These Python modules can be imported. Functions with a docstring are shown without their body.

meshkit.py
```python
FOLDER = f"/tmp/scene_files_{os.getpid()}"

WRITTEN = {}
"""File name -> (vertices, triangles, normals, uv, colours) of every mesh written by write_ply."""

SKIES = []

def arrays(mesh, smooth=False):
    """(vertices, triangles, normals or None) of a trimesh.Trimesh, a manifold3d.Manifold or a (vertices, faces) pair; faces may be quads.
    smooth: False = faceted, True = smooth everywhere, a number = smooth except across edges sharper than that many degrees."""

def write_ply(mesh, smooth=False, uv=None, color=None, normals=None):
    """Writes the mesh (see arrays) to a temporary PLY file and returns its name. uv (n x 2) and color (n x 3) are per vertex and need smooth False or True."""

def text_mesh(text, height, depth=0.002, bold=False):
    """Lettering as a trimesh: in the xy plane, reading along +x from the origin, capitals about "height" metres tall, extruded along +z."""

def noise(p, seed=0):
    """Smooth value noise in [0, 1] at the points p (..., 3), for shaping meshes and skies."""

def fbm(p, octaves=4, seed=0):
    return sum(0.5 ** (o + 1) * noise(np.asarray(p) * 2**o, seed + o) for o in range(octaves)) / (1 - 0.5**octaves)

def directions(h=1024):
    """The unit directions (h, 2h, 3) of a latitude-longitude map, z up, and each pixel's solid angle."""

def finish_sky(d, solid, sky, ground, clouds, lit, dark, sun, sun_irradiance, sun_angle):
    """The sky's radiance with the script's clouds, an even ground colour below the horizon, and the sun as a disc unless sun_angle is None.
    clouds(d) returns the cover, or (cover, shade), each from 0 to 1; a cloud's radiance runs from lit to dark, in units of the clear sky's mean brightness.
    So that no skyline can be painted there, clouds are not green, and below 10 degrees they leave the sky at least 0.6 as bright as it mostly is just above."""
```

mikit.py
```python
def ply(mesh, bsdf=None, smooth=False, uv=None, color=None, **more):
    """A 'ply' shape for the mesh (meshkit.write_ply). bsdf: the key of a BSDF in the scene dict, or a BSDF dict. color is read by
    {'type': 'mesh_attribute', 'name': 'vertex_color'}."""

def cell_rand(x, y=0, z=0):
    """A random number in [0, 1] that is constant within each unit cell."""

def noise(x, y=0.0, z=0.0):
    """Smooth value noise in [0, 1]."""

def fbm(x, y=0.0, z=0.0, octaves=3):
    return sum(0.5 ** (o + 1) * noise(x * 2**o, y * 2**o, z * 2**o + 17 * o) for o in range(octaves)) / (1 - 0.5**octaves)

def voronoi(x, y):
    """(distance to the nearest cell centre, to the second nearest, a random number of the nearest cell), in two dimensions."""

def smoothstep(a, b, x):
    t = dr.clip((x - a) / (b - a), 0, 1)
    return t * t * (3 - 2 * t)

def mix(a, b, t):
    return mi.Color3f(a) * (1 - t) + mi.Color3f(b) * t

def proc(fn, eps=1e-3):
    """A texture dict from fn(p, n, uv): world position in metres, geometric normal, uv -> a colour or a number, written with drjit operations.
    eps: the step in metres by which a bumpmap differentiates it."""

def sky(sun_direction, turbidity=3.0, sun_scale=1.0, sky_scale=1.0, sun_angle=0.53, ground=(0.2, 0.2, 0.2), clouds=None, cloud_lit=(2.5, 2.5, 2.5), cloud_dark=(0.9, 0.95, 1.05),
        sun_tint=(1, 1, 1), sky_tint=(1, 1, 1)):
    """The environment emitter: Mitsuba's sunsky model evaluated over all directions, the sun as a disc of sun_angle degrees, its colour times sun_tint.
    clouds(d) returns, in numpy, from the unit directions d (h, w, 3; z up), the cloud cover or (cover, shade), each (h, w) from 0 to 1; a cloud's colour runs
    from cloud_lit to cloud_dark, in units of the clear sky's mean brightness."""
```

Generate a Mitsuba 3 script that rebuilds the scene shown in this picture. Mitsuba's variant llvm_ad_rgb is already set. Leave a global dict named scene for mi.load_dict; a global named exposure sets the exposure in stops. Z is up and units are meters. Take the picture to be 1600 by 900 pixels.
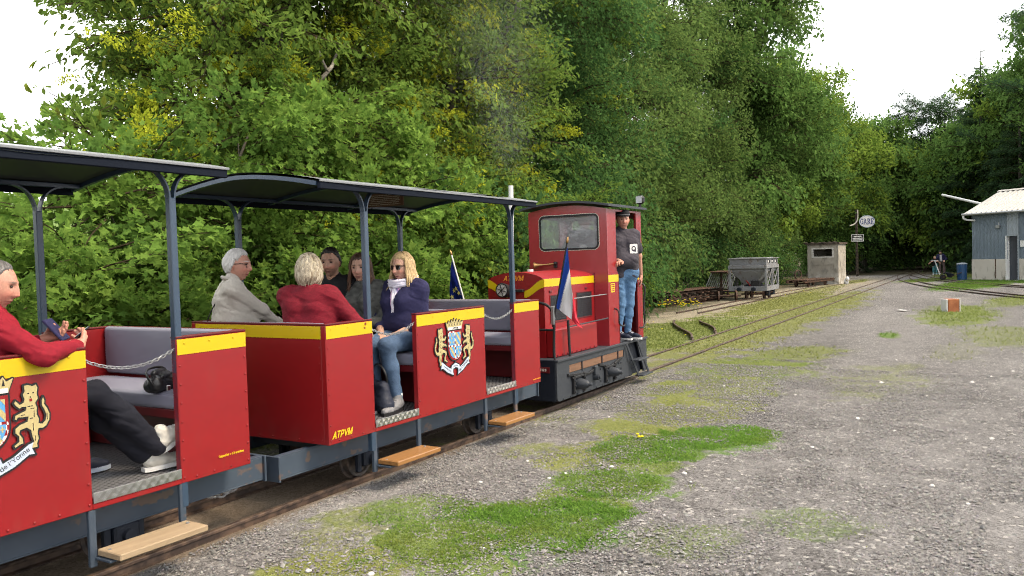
import math, random
import numpy as np, trimesh, manifold3d as m3, shapely, drjit as dr, mitsuba as mi, mikit, meshkit
from shapely.geometry import Polygon, Point, LineString, box as sbox
from shapely import affinity
from scipy.spatial import ConvexHull
T = mi.ScalarTransform4f
RNG = np.random.default_rng(7)
random.seed(7)

# ------------------------------------------------------------------ camera, sky, exposure
scene, labels = {}, {}
EYE = [0.0, 0.0, 1.65]
CR = np.array([[0.507, -0.862, -0.029], [-0.044, 0.008, -0.999], [0.861, 0.507, -0.034]])   # rows: right, down, forward
scene['camera'] = {'type': 'perspective', 'fov': 64.99, 'fov_axis': 'x', 'near_clip': 0.05, 'far_clip': 3000.0,
                   'to_world': T().look_at(origin=EYE, target=(np.array(EYE) + CR[2]).tolist(), up=(-CR[1]).tolist())}


def cloud(d):
    n = meshkit.fbm(np.stack([d[..., 0] * 4, d[..., 1] * 4, d[..., 2] * 5], -1), 4, 3)
    cover = np.clip(0.93 + (n - 0.42) * 0.6, 0.72, 1)
    return cover, np.clip((meshkit.fbm(d * 3.1, 4, 9) - 0.5) * 1.2, 0, 0.35)


scene['sky'] = mikit.sky([0.12, -0.62, 0.78], turbidity=3, sun_scale=0.3, sun_angle=20, sky_scale=1.0, clouds=cloud, cloud_lit=(2.1, 2.1, 2.1), cloud_dark=(1.3, 1.33, 1.38))
exposure = 3.75


# ------------------------------------------------------------------ helpers
def lin(r, g, b):
    c = np.array([r, g, b]) / 255.0
    return np.where(c <= 0.04045, c / 12.92, ((c + 0.055) / 1.055) ** 2.4).tolist()


def rgb(c):
    return {'type': 'rgb', 'value': list(map(float, c))}


DIM = 0.68


def paint(name, c, rough=0.4, spec=0.5, metal=0.0, coat=0.0, sheen=0.0):
    if not isinstance(c, dict):
        c = [q * DIM for q in c]
    elif c['type'] == 'proc' and name != 'm_ground':
        c = mikit.proc(lambda p, n, uv, f=mikit._FUNCTIONS[c['fn']]: f(p, n, uv) * DIM)
    scene[name] = {'type': 'twosided', 'bsdf': {'type': 'principled', 'base_color': c if isinstance(c, dict) else rgb(c), 'roughness': rough, 'specular': spec, 'metallic': metal, 'clearcoat': coat, 'clearcoat_gloss': 0.9, 'sheen': sheen}}
    return name


def vcol(name, rough=0.6, spec=0.3, sheen=0.0):
    return paint(name, {'type': 'mesh_attribute', 'name': 'vertex_color'}, rough, spec, 0, 0, sheen)


def free(key):
    if key not in scene:
        return key
    k = 1
    while f'{key}_{k:03d}' in scene:
        k += 1
    return f'{key}_{k:03d}'


def freething(name):
    used = {k.split('__')[0] for k in scene}
    if name not in used:
        return name
    k = 1
    while f'{name}_{k:03d}' in used:
        k += 1
    return f'{name}_{k:03d}'


def add(key, mesh, mat, smooth=False, color=None, tw=None, label=None, kind=None, flat=None):
    """one entry of the scene; key numbered when taken"""
    if isinstance(mesh, list):
        mesh = cat(mesh)
    key = free(key)
    more = {'to_world': tw} if tw is not None else {}
    scene[key] = mikit.ply(mesh, mat, smooth=smooth, color=color, **more)
    if label or kind:
        labels[key] = {k: v for k, v in (('label', label), ('kind', kind)) if v}
    return key


def tag(key, label, category=None, group=None, kind=None):
    labels[key] = {k: v for k, v in (('label', label), ('category', category), ('group', group), ('kind', kind)) if v}
    return key


def tm(v, f):
    return trimesh.Trimesh(np.asarray(v, float), np.asarray(f, int), process=False)


def cat(ms):
    ms = [m for m in ms if m is not None]
    v, f, n = [], [], 0
    for m in ms:
        v.append(np.asarray(m.vertices)); f.append(np.asarray(m.faces) + n); n += len(m.vertices)
    return tm(np.vstack(v), np.vstack(f))


def hull(p):
    p = np.asarray(p, float)
    h = ConvexHull(p)
    f = h.simplices.copy()
    c = p[h.vertices].mean(0)
    n = np.cross(p[f[:, 1]] - p[f[:, 0]], p[f[:, 2]] - p[f[:, 0]])
    flip = ((p[f[:, 0]] - c) * n).sum(1) < 0
    f[flip] = f[flip][:, ::-1]
    idx = np.full(len(p), -1); idx[h.vertices] = np.arange(len(h.vertices))
    return tm(p[h.vertices], idx[f])


def bx(x0, x1, y0, y1, z0, z1, c=0.004):
    """box with small chamfers"""
    x0, x1 = sorted((x0, x1)); y0, y1 = sorted((y0, y1)); z0, z1 = sorted((z0, z1))
    c = min(c, (x1 - x0) * .35, (y1 - y0) * .35, (z1 - z0) * .35)
    if c <= 0:
        m = trimesh.creation.box((x1 - x0, y1 - y0, z1 - z0)); m.apply_translation(((x0 + x1) / 2, (y0 + y1) / 2, (z0 + z1) / 2)); return m
    p = []
    for x, sx in ((x0, 1), (x1, -1)):
        for y, sy in ((y0, 1), (y1, -1)):
            for z, sz in ((z0, 1), (z1, -1)):
                p += [(x + sx * c, y + sy * c, z), (x + sx * c, y, z + sz * c), (x, y + sy * c, z + sz * c)]
    return hull(p)


def xf(m, rot=None, move=None, scale=None):
    m = m.copy()
    if scale is not None:
        m.apply_scale(scale)
    if rot is not None:
        axis, deg = rot
        m.apply_transform(trimesh.transformations.rotation_matrix(math.radians(deg), axis))
    if move is not None:
        m.apply_translation(move)
    return m


def tube(path, r, n=8, closed_ends=True, flat=1.0):
    """swept tube along a path; r a number or one per point"""
    P = np.asarray(path, float); k = len(P)
    R = np.full(k, r, float) if np.isscalar(r) else np.asarray(r, float)
    t = np.gradient(P, axis=0); t /= np.maximum(np.linalg.norm(t, axis=1, keepdims=True), 1e-9)
    a = np.array([0, 0, 1.0]) if abs(t[0, 2]) < .9 else np.array([1.0, 0, 0])
    u = np.cross(t[0], a); u /= np.linalg.norm(u)
    V = []
    ang = np.arange(n) * 2 * np.pi / n
    for i in range(k):
        u = u - t[i] * (u @ t[i]); u /= np.linalg.norm(u)
        w = np.cross(t[i], u)
        V.append(P[i] + R[i] * (np.cos(ang)[:, None] * u + flat * np.sin(ang)[:, None] * w))
    V = np.vstack(V); F = []
    j = np.arange(n); jn = (j + 1) % n
    for i in range(k - 1):
        a0, b0 = i * n, (i + 1) * n
        F += [np.stack([a0 + j, a0 + jn, b0 + jn], 1), np.stack([a0 + j, b0 + jn, b0 + j], 1)]
    if closed_ends:
        V = np.vstack([V, P[0], P[-1]])
        F += [np.stack([jn, j, np.full(n, k * n)], 1), np.stack([(k - 1) * n + j, (k - 1) * n + jn, np.full(n, k * n + 1)], 1)]
    return tm(V, np.vstack(F))


def cyl(p0, p1, r, n=16, r1=None):
    return tube([p0, p1], [r, r if r1 is None else r1], n)


def bar(p0, p1, w, h, up=(0, 0, 1)):
    """rectangular bar from p0 to p1"""
    p0, p1 = np.asarray(p0, float), np.asarray(p1, float)
    t = p1 - p0; L = np.linalg.norm(t); t /= L
    up = np.asarray(up, float); s = np.cross(up, t); s /= np.linalg.norm(s); u = np.cross(t, s)
    m = bx(0, L, -w / 2, w / 2, -h / 2, h / 2, min(w, h) * .15)
    M = np.eye(4); M[:3, 0], M[:3, 1], M[:3, 2], M[:3, 3] = t, s, u, p0
    m.apply_transform(M)
    return m


def sweep(path, prof, up=(0, 0, 1), closed=False):
    """sweep a closed profile (k x 2: side, up) along a path"""
    P = np.asarray(path, float); prof = np.asarray(prof, float); n = len(prof)
    t = np.gradient(P, axis=0); t /= np.linalg.norm(t, axis=1, keepdims=True)
    up = np.asarray(up, float)
    s = np.cross(up, t); s /= np.linalg.norm(s, axis=1, keepdims=True)
    u = np.cross(t, s)
    V = (P[:, None] + prof[None, :, :1] * s[:, None] + prof[None, :, 1:] * u[:, None]).reshape(-1, 3)
    F = []; j = np.arange(n); jn = (j + 1) % n
    for i in range(len(P) - 1):
        a, b = i * n, (i + 1) * n
        F += [np.stack([a + j, a + jn, b + jn], 1), np.stack([a + j, b + jn, b + j], 1)]
    for base, order in ((0, 1), ((len(P) - 1) * n, -1)):
        tri = trimesh.creation.triangulate_polygon(Polygon(prof), engine='earcut')
        pv, pf = tri
        d = np.linalg.norm(pv[:, None] - prof[None], axis=2).argmin(1)
        f = d[pf] + base
        F.append(f if order < 0 else f[:, ::-1])
    return tm(V, np.vstack(F))


def extr(poly, depth, M=None):
    """extrude a shapely polygon (or multipolygon) along +z by depth, then place with the 4x4 M"""
    gs = [g for g in getattr(poly, 'geoms', [poly]) if g.geom_type == 'Polygon' and g.area > 1e-9]
    m = cat([trimesh.creation.extrude_polygon(g, depth, engine='earcut') for g in gs])
    if M is not None:
        m.apply_transform(M)
    return m


def frame(o, ex, ey):
    ex, ey = np.asarray(ex, float), np.asarray(ey, float)
    M = np.eye(4); M[:3, 0], M[:3, 1], M[:3, 2], M[:3, 3] = ex, ey, np.cross(ex, ey), o
    return M


def rrect(w, h, r, cx=0, cy=0):
    return sbox(cx - w / 2 + r, cy - h / 2 + r, cx + w / 2 - r, cy + h / 2 - r).buffer(r, quad_segs=5)


def lathe(prof, n=24):
    """revolve (radius, z) profile round z"""
    return trimesh.creation.revolve(np.asarray(prof, float), sections=n)


def axis_to(d):
    """rotation that takes +z to d"""
    return trimesh.geometry.align_vectors([0, 0, 1], np.asarray(d, float) / np.linalg.norm(d))


def ball(c, r, sub=2, scale=None):
    m = trimesh.creation.icosphere(sub, 1.0)
    m.vertices *= (np.ones(3) * r if scale is None else np.asarray(scale))
    m.apply_translation(c)
    return m


def spline(pts, n):
    pts = np.asarray(pts, float); k = len(pts)
    from scipy.interpolate import CubicSpline
    s = np.r_[0, np.cumsum(np.linalg.norm(np.diff(pts, axis=0), axis=1))]
    return CubicSpline(s, pts)(np.linspace(0, s[-1], n))


def chain_links(path, L, r):
    """links along a path as one mesh"""
    P = np.asarray(path, float)
    s = np.r_[0, np.cumsum(np.linalg.norm(np.diff(P, axis=0), axis=1))]
    n = max(2, int(s[-1] / (L * .72)))
    out = []
    for i in range(n):
        a = [np.interp(s[-1] * (i + q) / n, s, P[:, c]) for q in (0.0, 1.0) for c in range(3)]
        a = np.array(a).reshape(2, 3); c = a.mean(0); t = a[1] - a[0]; t /= np.linalg.norm(t)
        up = np.array([0, 0, 1.0]) if abs(t[2]) < .9 else np.array([1.0, 0, 0]); sde = np.cross(up, t); sde /= np.linalg.norm(sde); up = np.cross(t, sde)
        w = sde * .7 + up * .7 * (1 if i % 2 else -1); w /= np.linalg.norm(w)
        ang = np.arange(11) * 2 * np.pi / 10
        ring = c + np.cos(ang)[:, None] * t * L / 2 + np.sin(ang)[:, None] * w * L * .3
        out.append(tube(ring, r, 5, False))
    return cat(out)


# ------------------------------------------------------------------ materials
RED = lin(176, 26, 32)


def red_fn(p, n, uv):
    a = mikit.fbm(p.x * 3.1, p.y * 3.1, p.z * 6.0, 4)
    d = mikit.smoothstep(0.62, 0.8, mikit.fbm(p.x * 9, p.y * 9, p.z * 3, 3))
    low = mikit.smoothstep(0.62, 0.40, p.z) * mikit.smoothstep(0.4, 0.7, mikit.fbm(p.x * 14, p.y * 14, p.z * 5, 3))
    return mikit.mix(mikit.mix([0.285, 0.0085, 0.011], [0.245, 0.009, 0.0115], a), [0.23, 0.045, 0.035], dr.clip(0.12 * d + 0.35 * low, 0, 1))


paint('m_red', mikit.proc(red_fn), 0.34, 0.45, coat=0.12)
paint('m_red_dark', (0.12, 0.007, 0.010), 0.42, 0.4)
paint('m_cab', (0.30, 0.022, 0.030), 0.24, 0.5, coat=0.9)
paint('m_yellow', (0.64, 0.46, 0.003), 0.38, 0.4)
paint('m_letter', (0.85, 0.55, 0.02), 0.5, 0.3)
paint('m_orange', (0.85, 0.33, 0.03), 0.5, 0.3)


def steel_fn(p, n, uv):
    a = mikit.fbm(p.x * 8, p.y * 8, p.z * 8, 4)
    r = mikit.smoothstep(0.66, 0.76, mikit.fbm(p.x * 11, p.y * 11, p.z * 11 + 3, 4))
    return mikit.mix(mikit.mix([0.058, 0.080, 0.112], [0.040, 0.058, 0.085], a), [0.16, 0.10, 0.065], 0.7 * r)


paint('m_steel_blue', mikit.proc(steel_fn), 0.42, 0.5)
paint('m_post', (0.034, 0.062, 0.105), 0.35, 0.5, coat=.15)
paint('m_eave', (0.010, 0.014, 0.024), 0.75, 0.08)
paint('m_frame_dark', (0.013, 0.017, 0.027), 0.5, 0.22)
paint('m_frame_grey', (0.040, 0.046, 0.056), 0.5, 0.3)
paint('m_black', (0.012, 0.012, 0.014), 0.5, 0.4)
paint('m_rubber', (0.02, 0.02, 0.02), 0.8, 0.2)
paint('m_vinyl', (0.23, 0.23, 0.295), 0.42, 0.45)
paint('m_alu', (0.62, 0.62, 0.62), 0.32, 0.5, metal=0.9)
paint('m_chrome', (0.75, 0.75, 0.75), 0.15, 0.5, metal=1.0)
paint('m_lamp', (.7, .7, .7), .35, .5, metal=.4)
paint('m_galv', (0.45, 0.46, 0.47), 0.4, 0.5, metal=0.7)
paint('m_white', (0.74, 0.74, 0.73), 0.5, 0.4)
paint('m_cream_sheet', (0.66, 0.62, 0.53), 0.45, 0.4)
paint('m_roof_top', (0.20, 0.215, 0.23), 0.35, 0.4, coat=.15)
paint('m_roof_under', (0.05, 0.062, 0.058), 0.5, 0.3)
paint('m_gold', (0.50, 0.42, 0.20), 0.45, 0.4)
paint('m_sky_blue', (0.10, 0.33, 0.62), 0.5, 0.3)
paint('m_pale_blue', (0.52, 0.60, 0.74), 0.5, 0.3)
paint('m_brass', (0.45, 0.26, 0.10), 0.38, 0.5, metal=.8)
scene['m_glass'] = {'type': 'blendbsdf', 'weight': 0.36, 'bsdf_0': {'type': 'thindielectric', 'int_ior': 1.5}, 'bsdf_1': {'type': 'twosided', 'bsdf': {'type': 'diffuse', 'reflectance': rgb((.36, .385, .41))}}}  # diffuse grey share paints the sky's pale reflection into the pane


def wood_fn(c0, c1, s=1.0):
    def fn(p, n, uv):
        g = mikit.fbm(p.x * 3 * s, p.y * 55 * s, p.z * 55 * s, 4)
        k = mikit.smoothstep(0.7, 0.8, mikit.fbm(p.x * 6, p.y * 20, p.z * 9, 3))
        return mikit.mix(mikit.mix(c0, c1, g), [c0[0] * .5, c0[1] * .45, c0[2] * .4], 0.35 * k)
    return mikit.proc(fn)


paint('m_wood_varnish', wood_fn([0.25, 0.115, 0.034], [0.37, 0.185, 0.062]), 0.3, 0.5, coat=.4)
paint('m_wood_pale', wood_fn([0.29, 0.21, 0.125], [0.41, 0.31, 0.20]), 0.6, 0.3)
paint('m_wood_beam', wood_fn([0.15, 0.078, 0.046], [0.22, 0.125, 0.076]), 0.7, 0.3)


def rust_fn(c0, c1, s):
    def fn(p, n, uv):
        a = mikit.fbm(p.x * s, p.y * s, p.z * s, 5)
        return mikit.mix(c0, c1, mikit.smoothstep(0.3, 0.7, a))
    return mikit.proc(fn)


paint('m_rust', rust_fn([0.035, 0.021, 0.015], [0.10, 0.052, 0.033], 14), 0.75, 0.3)
paint('m_rail', rust_fn([0.045, 0.030, 0.024], [0.12, 0.078, 0.055], 20), 0.55, 0.4)
paint('m_old_wood', rust_fn([0.035, 0.028, 0.022], [0.11, 0.085, 0.065], 11), 0.85, 0.2)
paint('m_wheel', rust_fn([0.045, 0.040, 0.038], [0.11, 0.08, 0.062], 25), 0.5, 0.4)
# ------------------------------------------------------------------ ground
# soft patches of green growth on the gravel: (x, y, half length, half width, turn in degrees, strength, lushness)
PATCH = [
    (3.25, 2.98, 0.65, 0.39, -18, .9, .12), (3.75, 2.75, 0.54, 0.54, -20, 1.0, .6), (4.2, 2.52, 0.59, 0.59, -15, 1.0, 1.0), (4.55, 2.42, 0.45, 0.46, 0, 1.0, 1.0), (4.9, 2.42, 0.54, 0.39, 0, .9, .5), (5.35, 2.38, 0.54, 0.48, 0, 1.0, .85), (5.8, 2.45, 0.43, 0.48, 10, .9, .5),
    (6.0, 2.85, 0.54, 0.44, 0, .8, .12), (6.5, 2.5, 0.65, 0.52, 0, 1.0, .9), (7.0, 2.2, 0.65, 0.51, -15, 1.0, 1.0), (7.35, 1.95, 0.43, 0.39, -20, .95, .95), (7.2, 2.75, 0.97, 0.52, 4, .95, .15), (8.4, 2.85, 1.19, 0.65, 0, 1.0, .15), (9.8, 2.95, 1.30, 0.78, 0, 1.0, .22), (11.5, 2.9, 1.62, 0.98, -3, .72, .38), (13.6, 2.7, 1.30, 0.78, -5, .55, .25),
    (4.22, 3.25, 0.41, 0.51, 30, .6, .7), (3.95, 3.55, 0.32, 0.39, 30, .5, .3), (3.6, 3.3, 0.43, 0.39, 30, .45, .15), (9.8, 4.9, 1.30, 0.67, 0, .4, .1), (6.0, 3.4, 0.32, 0.24, 0, .5, .2), (7.2, 3.3, 0.32, 0.24, 10, .4, .2), (5.05, .95, 0.32, 0.39, 0, .36, .8), (4.4, 1.5, 0.38, 0.34, 0, .4, .6), (11.2, 1.2, 1.73, 0.67, 0, .4, .2),
    (22.0, 4.3, 14.0, 1.1, 0, .66, .12), (16.5, 5.9, 5.0, 1.3, 0, .95, .4), (28, 5.8, 8, 1.1, 0, .85, .15), (36, 6.2, 7, .8, 0, .5, .1),
    (17.5, -0.3, 2.2, .8, 0, .45, .3), (23.0, 0.6, 3.4, .9, 0, .75, .4), (29.0, -1.0, 3.5, .9, -10, .6, .35), (17.0, 1.6, .5, .22, 0, .7, .8), (12.5, -1.4, 2.2, .45, 0, .3, .25), (14.5, 0.4, 1.6, .4, 0, .28, .2), (19.5, -3.4, 2.4, 1.0, 0, .4, .5),
    (42.5, 0.2, 7.0, 1.35, -8, 1.0, .85), (48.5, 2.0, 5.0, 1.1, -18, .9, .6), (55.0, 1.6, 6.0, 1.1, 0, .8, .4), (40.0, -3.0, 6.0, 1.0, 20, 1.0, .9),
    (6.0, 6.2, 9.0, .8, 0, .65, .3), (14.0, 6.7, 4.0, .8, 0, .9, .5), (46.5, 5.9, 3.5, .5, 0, .6, .15),
]


def patch_np(x, y):
    n = meshkit.fbm(np.stack([x * 2.3, y * 2.3, x * 0], -1), 4, 2) - .5
    n2 = meshkit.fbm(np.stack([x * 9, y * 9, x * 0], -1), 3, 5) - .5
    m, l = np.zeros_like(x), np.zeros_like(x)
    for cx, cy, a, b, rot, s, lush in PATCH:
        c, sn = math.cos(math.radians(rot)), math.sin(math.radians(rot))
        u, v = ((x - cx) * c + (y - cy) * sn) / a, (-(x - cx) * sn + (y - cy) * c) / b
        q = np.sqrt(u * u + v * v) + n * .95 + n2 * .6
        t = np.clip((1.25 - q) / .62, 0, 1); t = t * t * (3 - 2 * t) * s
        l = np.where(t > m, lush, l); m = np.maximum(m, t)
    return m, l


def patch_dr(x, y):
    n = mikit.fbm(x * 2.3, y * 2.3, 0, 4) - .5
    n2 = mikit.fbm(x * 9, y * 9, 5, 3) - .5
    w = n * .95 + n2 * .6
    m, l = mi.Float(0), mi.Float(0)
    for cx, cy, a, b, rot, s, lush in PATCH:
        c, sn = math.cos(math.radians(rot)), math.sin(math.radians(rot))
        u, v = ((x - cx) * c + (y - cy) * sn) / a, ((y - cy) * c - (x - cx) * sn) / b
        t = mikit.smoothstep(1.25, .63, dr.sqrt(u * u + v * v) + w) * s
        l = dr.select(t > m, lush, l); m = dr.maximum(m, t)
    return m, l


def ground_fn(p, n, uv):
    x, y = p.x, p.y
    big = mikit.fbm(x * .35, y * .35, 1, 3)
    mid = mikit.fbm(x * 3.0, y * 3.0, 4, 3)
    _, _, r1 = mikit.voronoi(x * 80, y * 80)
    _, _, r2 = mikit.voronoi(x * 42 + 7, y * 42)
    band = mikit.fbm(x * .22 + 5, y * 1.3, 9, 3)
    _, _, r3 = mikit.voronoi(x * 15, y * 15)
    g = 0.080 + 0.105 * r1 + .022 * (r3 - .5) + 0.05 * (mid - .5) + 0.04 * (big - .5) + .09 * (band - .5) + .05 * (mikit.fbm(x * 11, y * 11, 3, 2) - .5)
    col = mi.Color3f(g * 1.025, g * 0.975, g * 0.945)
    pale = mikit.smoothstep(.93, .95, r2) * .75
    col = mikit.mix(col, [.33, .315, .295], pale)
    # brown dirt and leaf litter between and beside the rails
    tr = mikit.smoothstep(.52, .30, dr.abs(y - 4.45) + (mid - .5) * .30) * mikit.smoothstep(11, 8, x)
    dirt = mikit.mix([.105, .080, .056], [.17, .135, .10], r1)
    col = mikit.mix(col, dirt, tr * .9)
    # siding strip, sandy
    side = mikit.smoothstep(2.6, .9, dr.abs(y - 6.6) + (mid - .5) * 1.2) * mikit.smoothstep(8, 14, x) * mikit.smoothstep(56, 48, x)
    col = mikit.mix(col, mikit.mix([.20, .175, .12], [.33, .29, .21], r1), side * .75)
    m, l = patch_dr(x, y)
    cov = mikit.smoothstep(.12, .75, m * (.55 + .9 * mikit.fbm(x * 26, y * 26, 2, 2)))
    green = mikit.mix(mikit.mix([.12, .135, .034], [.17, .17, .05], r1), mikit.mix([.055, .11, .02], [.09, .155, .034], r1), l)
    col = mikit.mix(col, green, cov * .9)
    # forest floor away from the yard
    wood = dr.maximum(mikit.smoothstep(7.2, 8.6, y + (mid - .5) * 1.4), mikit.smoothstep(56, 62, x + mid * 4))
    col = mikit.mix(col, mikit.mix([.035, .030, .018], [.08, .07, .035], mid), wood * .9)
    return col


paint('m_ground', mikit.proc(ground_fn), 0.92, 0.15)


def gravel_h(p, n, uv):
    a, b, _ = mikit.voronoi(p.x * 80, p.y * 80)
    return mikit.smoothstep(0, .35, b - a) + mikit.fbm(p.x * 30, p.y * 30, 0, 2)


scene['m_ground_bump'] = {'type': 'bumpmap', 'arbitrary': mikit.proc(gravel_h, 2e-3), 'scale': 0.007, 'bsdf': scene.pop('m_ground')}


def ground_h(x, y):
    h = .035 * (meshkit.fbm(np.stack([x * .5, y * .5, x * 0], -1), 3, 8) - .5) + .022 * (meshkit.fbm(np.stack([x * 3, y * 3, x * 0], -1), 2, 4) - .5)
    tr = np.clip((.37 - np.abs(y - 4.43)) / .08, 0, 1)
    sunk = .035 - .047 * np.clip((x - 7.5) / 3.0, 0, 1)
    h = np.where(x < 70, h * (1 - tr) - sunk * tr, h)
    w = np.clip((1.6 - np.abs(y - 7.0)) / .6, 0, 1) * np.clip((x - 12) / 4, 0, 1) * np.clip((50 - x) / 4, 0, 1)
    h = h * (1 - w) + .0 * w
    # valley beyond the hedge on the left, then the opposite slope
    r = np.hypot(x, y)
    beyond = np.clip((y - 10.5) / 30, 0, 1) * np.clip((30 - x) / 25, 0, 1)
    h = h - 9 * beyond ** 1.3
    return h


def axis_grid(lo, hi, fine_lo, fine_hi, step, grow=1.12):
    a = list(np.arange(fine_lo, fine_hi + 1e-6, step))
    s = step
    while a[-1] < hi:
        s = min(s * grow, 60); a.append(a[-1] + s)
    s = step
    while a[0] > lo:
        s = min(s * grow, 60); a.insert(0, a[0] - s)
    return np.array(a)


gx, gy = axis_grid(-120, 700, 2.0, 14.0, .07), axis_grid(-500, 400, -2.5, 6.0, .06)
GX, GY = np.meshgrid(gx, gy, indexing='ij')
gv = np.stack([GX, GY, ground_h(GX, GY)], -1).reshape(-1, 3)
ii = np.arange(len(gx) * len(gy)).reshape(len(gx), len(gy))
gf = np.stack([ii[:-1, :-1], ii[1:, :-1], ii[1:, 1:], ii[:-1, 1:]], -1).reshape(-1, 4)
add('ground', tm(gv, np.vstack([gf[:, [0, 1, 2]], gf[:, [0, 2, 3]]])), 'm_ground_bump', smooth=True)
tag('ground', 'gravel yard with patches of green growth and bare dirt', kind='structure')


def sheet(fn, xs, ys):
    X, Y = np.meshgrid(xs, ys, indexing='ij')
    v = np.stack([X, Y, fn(X, Y)], -1).reshape(-1, 3)
    i = np.arange(X.size).reshape(X.shape)
    q = np.stack([i[:-1, :-1], i[1:, :-1], i[1:, 1:], i[:-1, 1:]], -1).reshape(-1, 4)
    return tm(v, np.vstack([q[:, [0, 1, 2]], q[:, [0, 2, 3]]]))


# opposite side of the valley, seen through the gap at the left
def hill_fn(p, n, uv):
    a, b, r = mikit.voronoi(p.x * .16, p.y * .16)
    f = mikit.fbm(p.x * .9, p.y * .9, p.z * .9, 4)
    return mikit.mix(mikit.mix([.10, .16, .045], [.17, .24, .08], f), [.07, .12, .035], mikit.smoothstep(.5, .9, r) * .7)


paint('m_hill', mikit.proc(hill_fn), .95, .1)


def hill_h(x, y):
    d = np.clip((y - 150) / 130, 0, 1)
    lump = meshkit.fbm(np.stack([x * .16, y * .16, x * 0], -1), 3, 6)
    return -9.5 + 36 * d * d * (3 - 2 * d) * (.75 + .4 * meshkit.fbm(np.stack([x * .012, y * .012, x * 0], -1), 3, 1)) + 3.2 * lump


add('hill', sheet(hill_h, np.linspace(-150, 420, 230), np.linspace(140, 330, 90)), 'm_hill', smooth=True)
tag('hill', 'pale green slope across the valley', kind='structure')

# loose stones: three tiles of crushed stone, laid over the near ground
vcol('m_stone', .9, .2)


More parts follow.
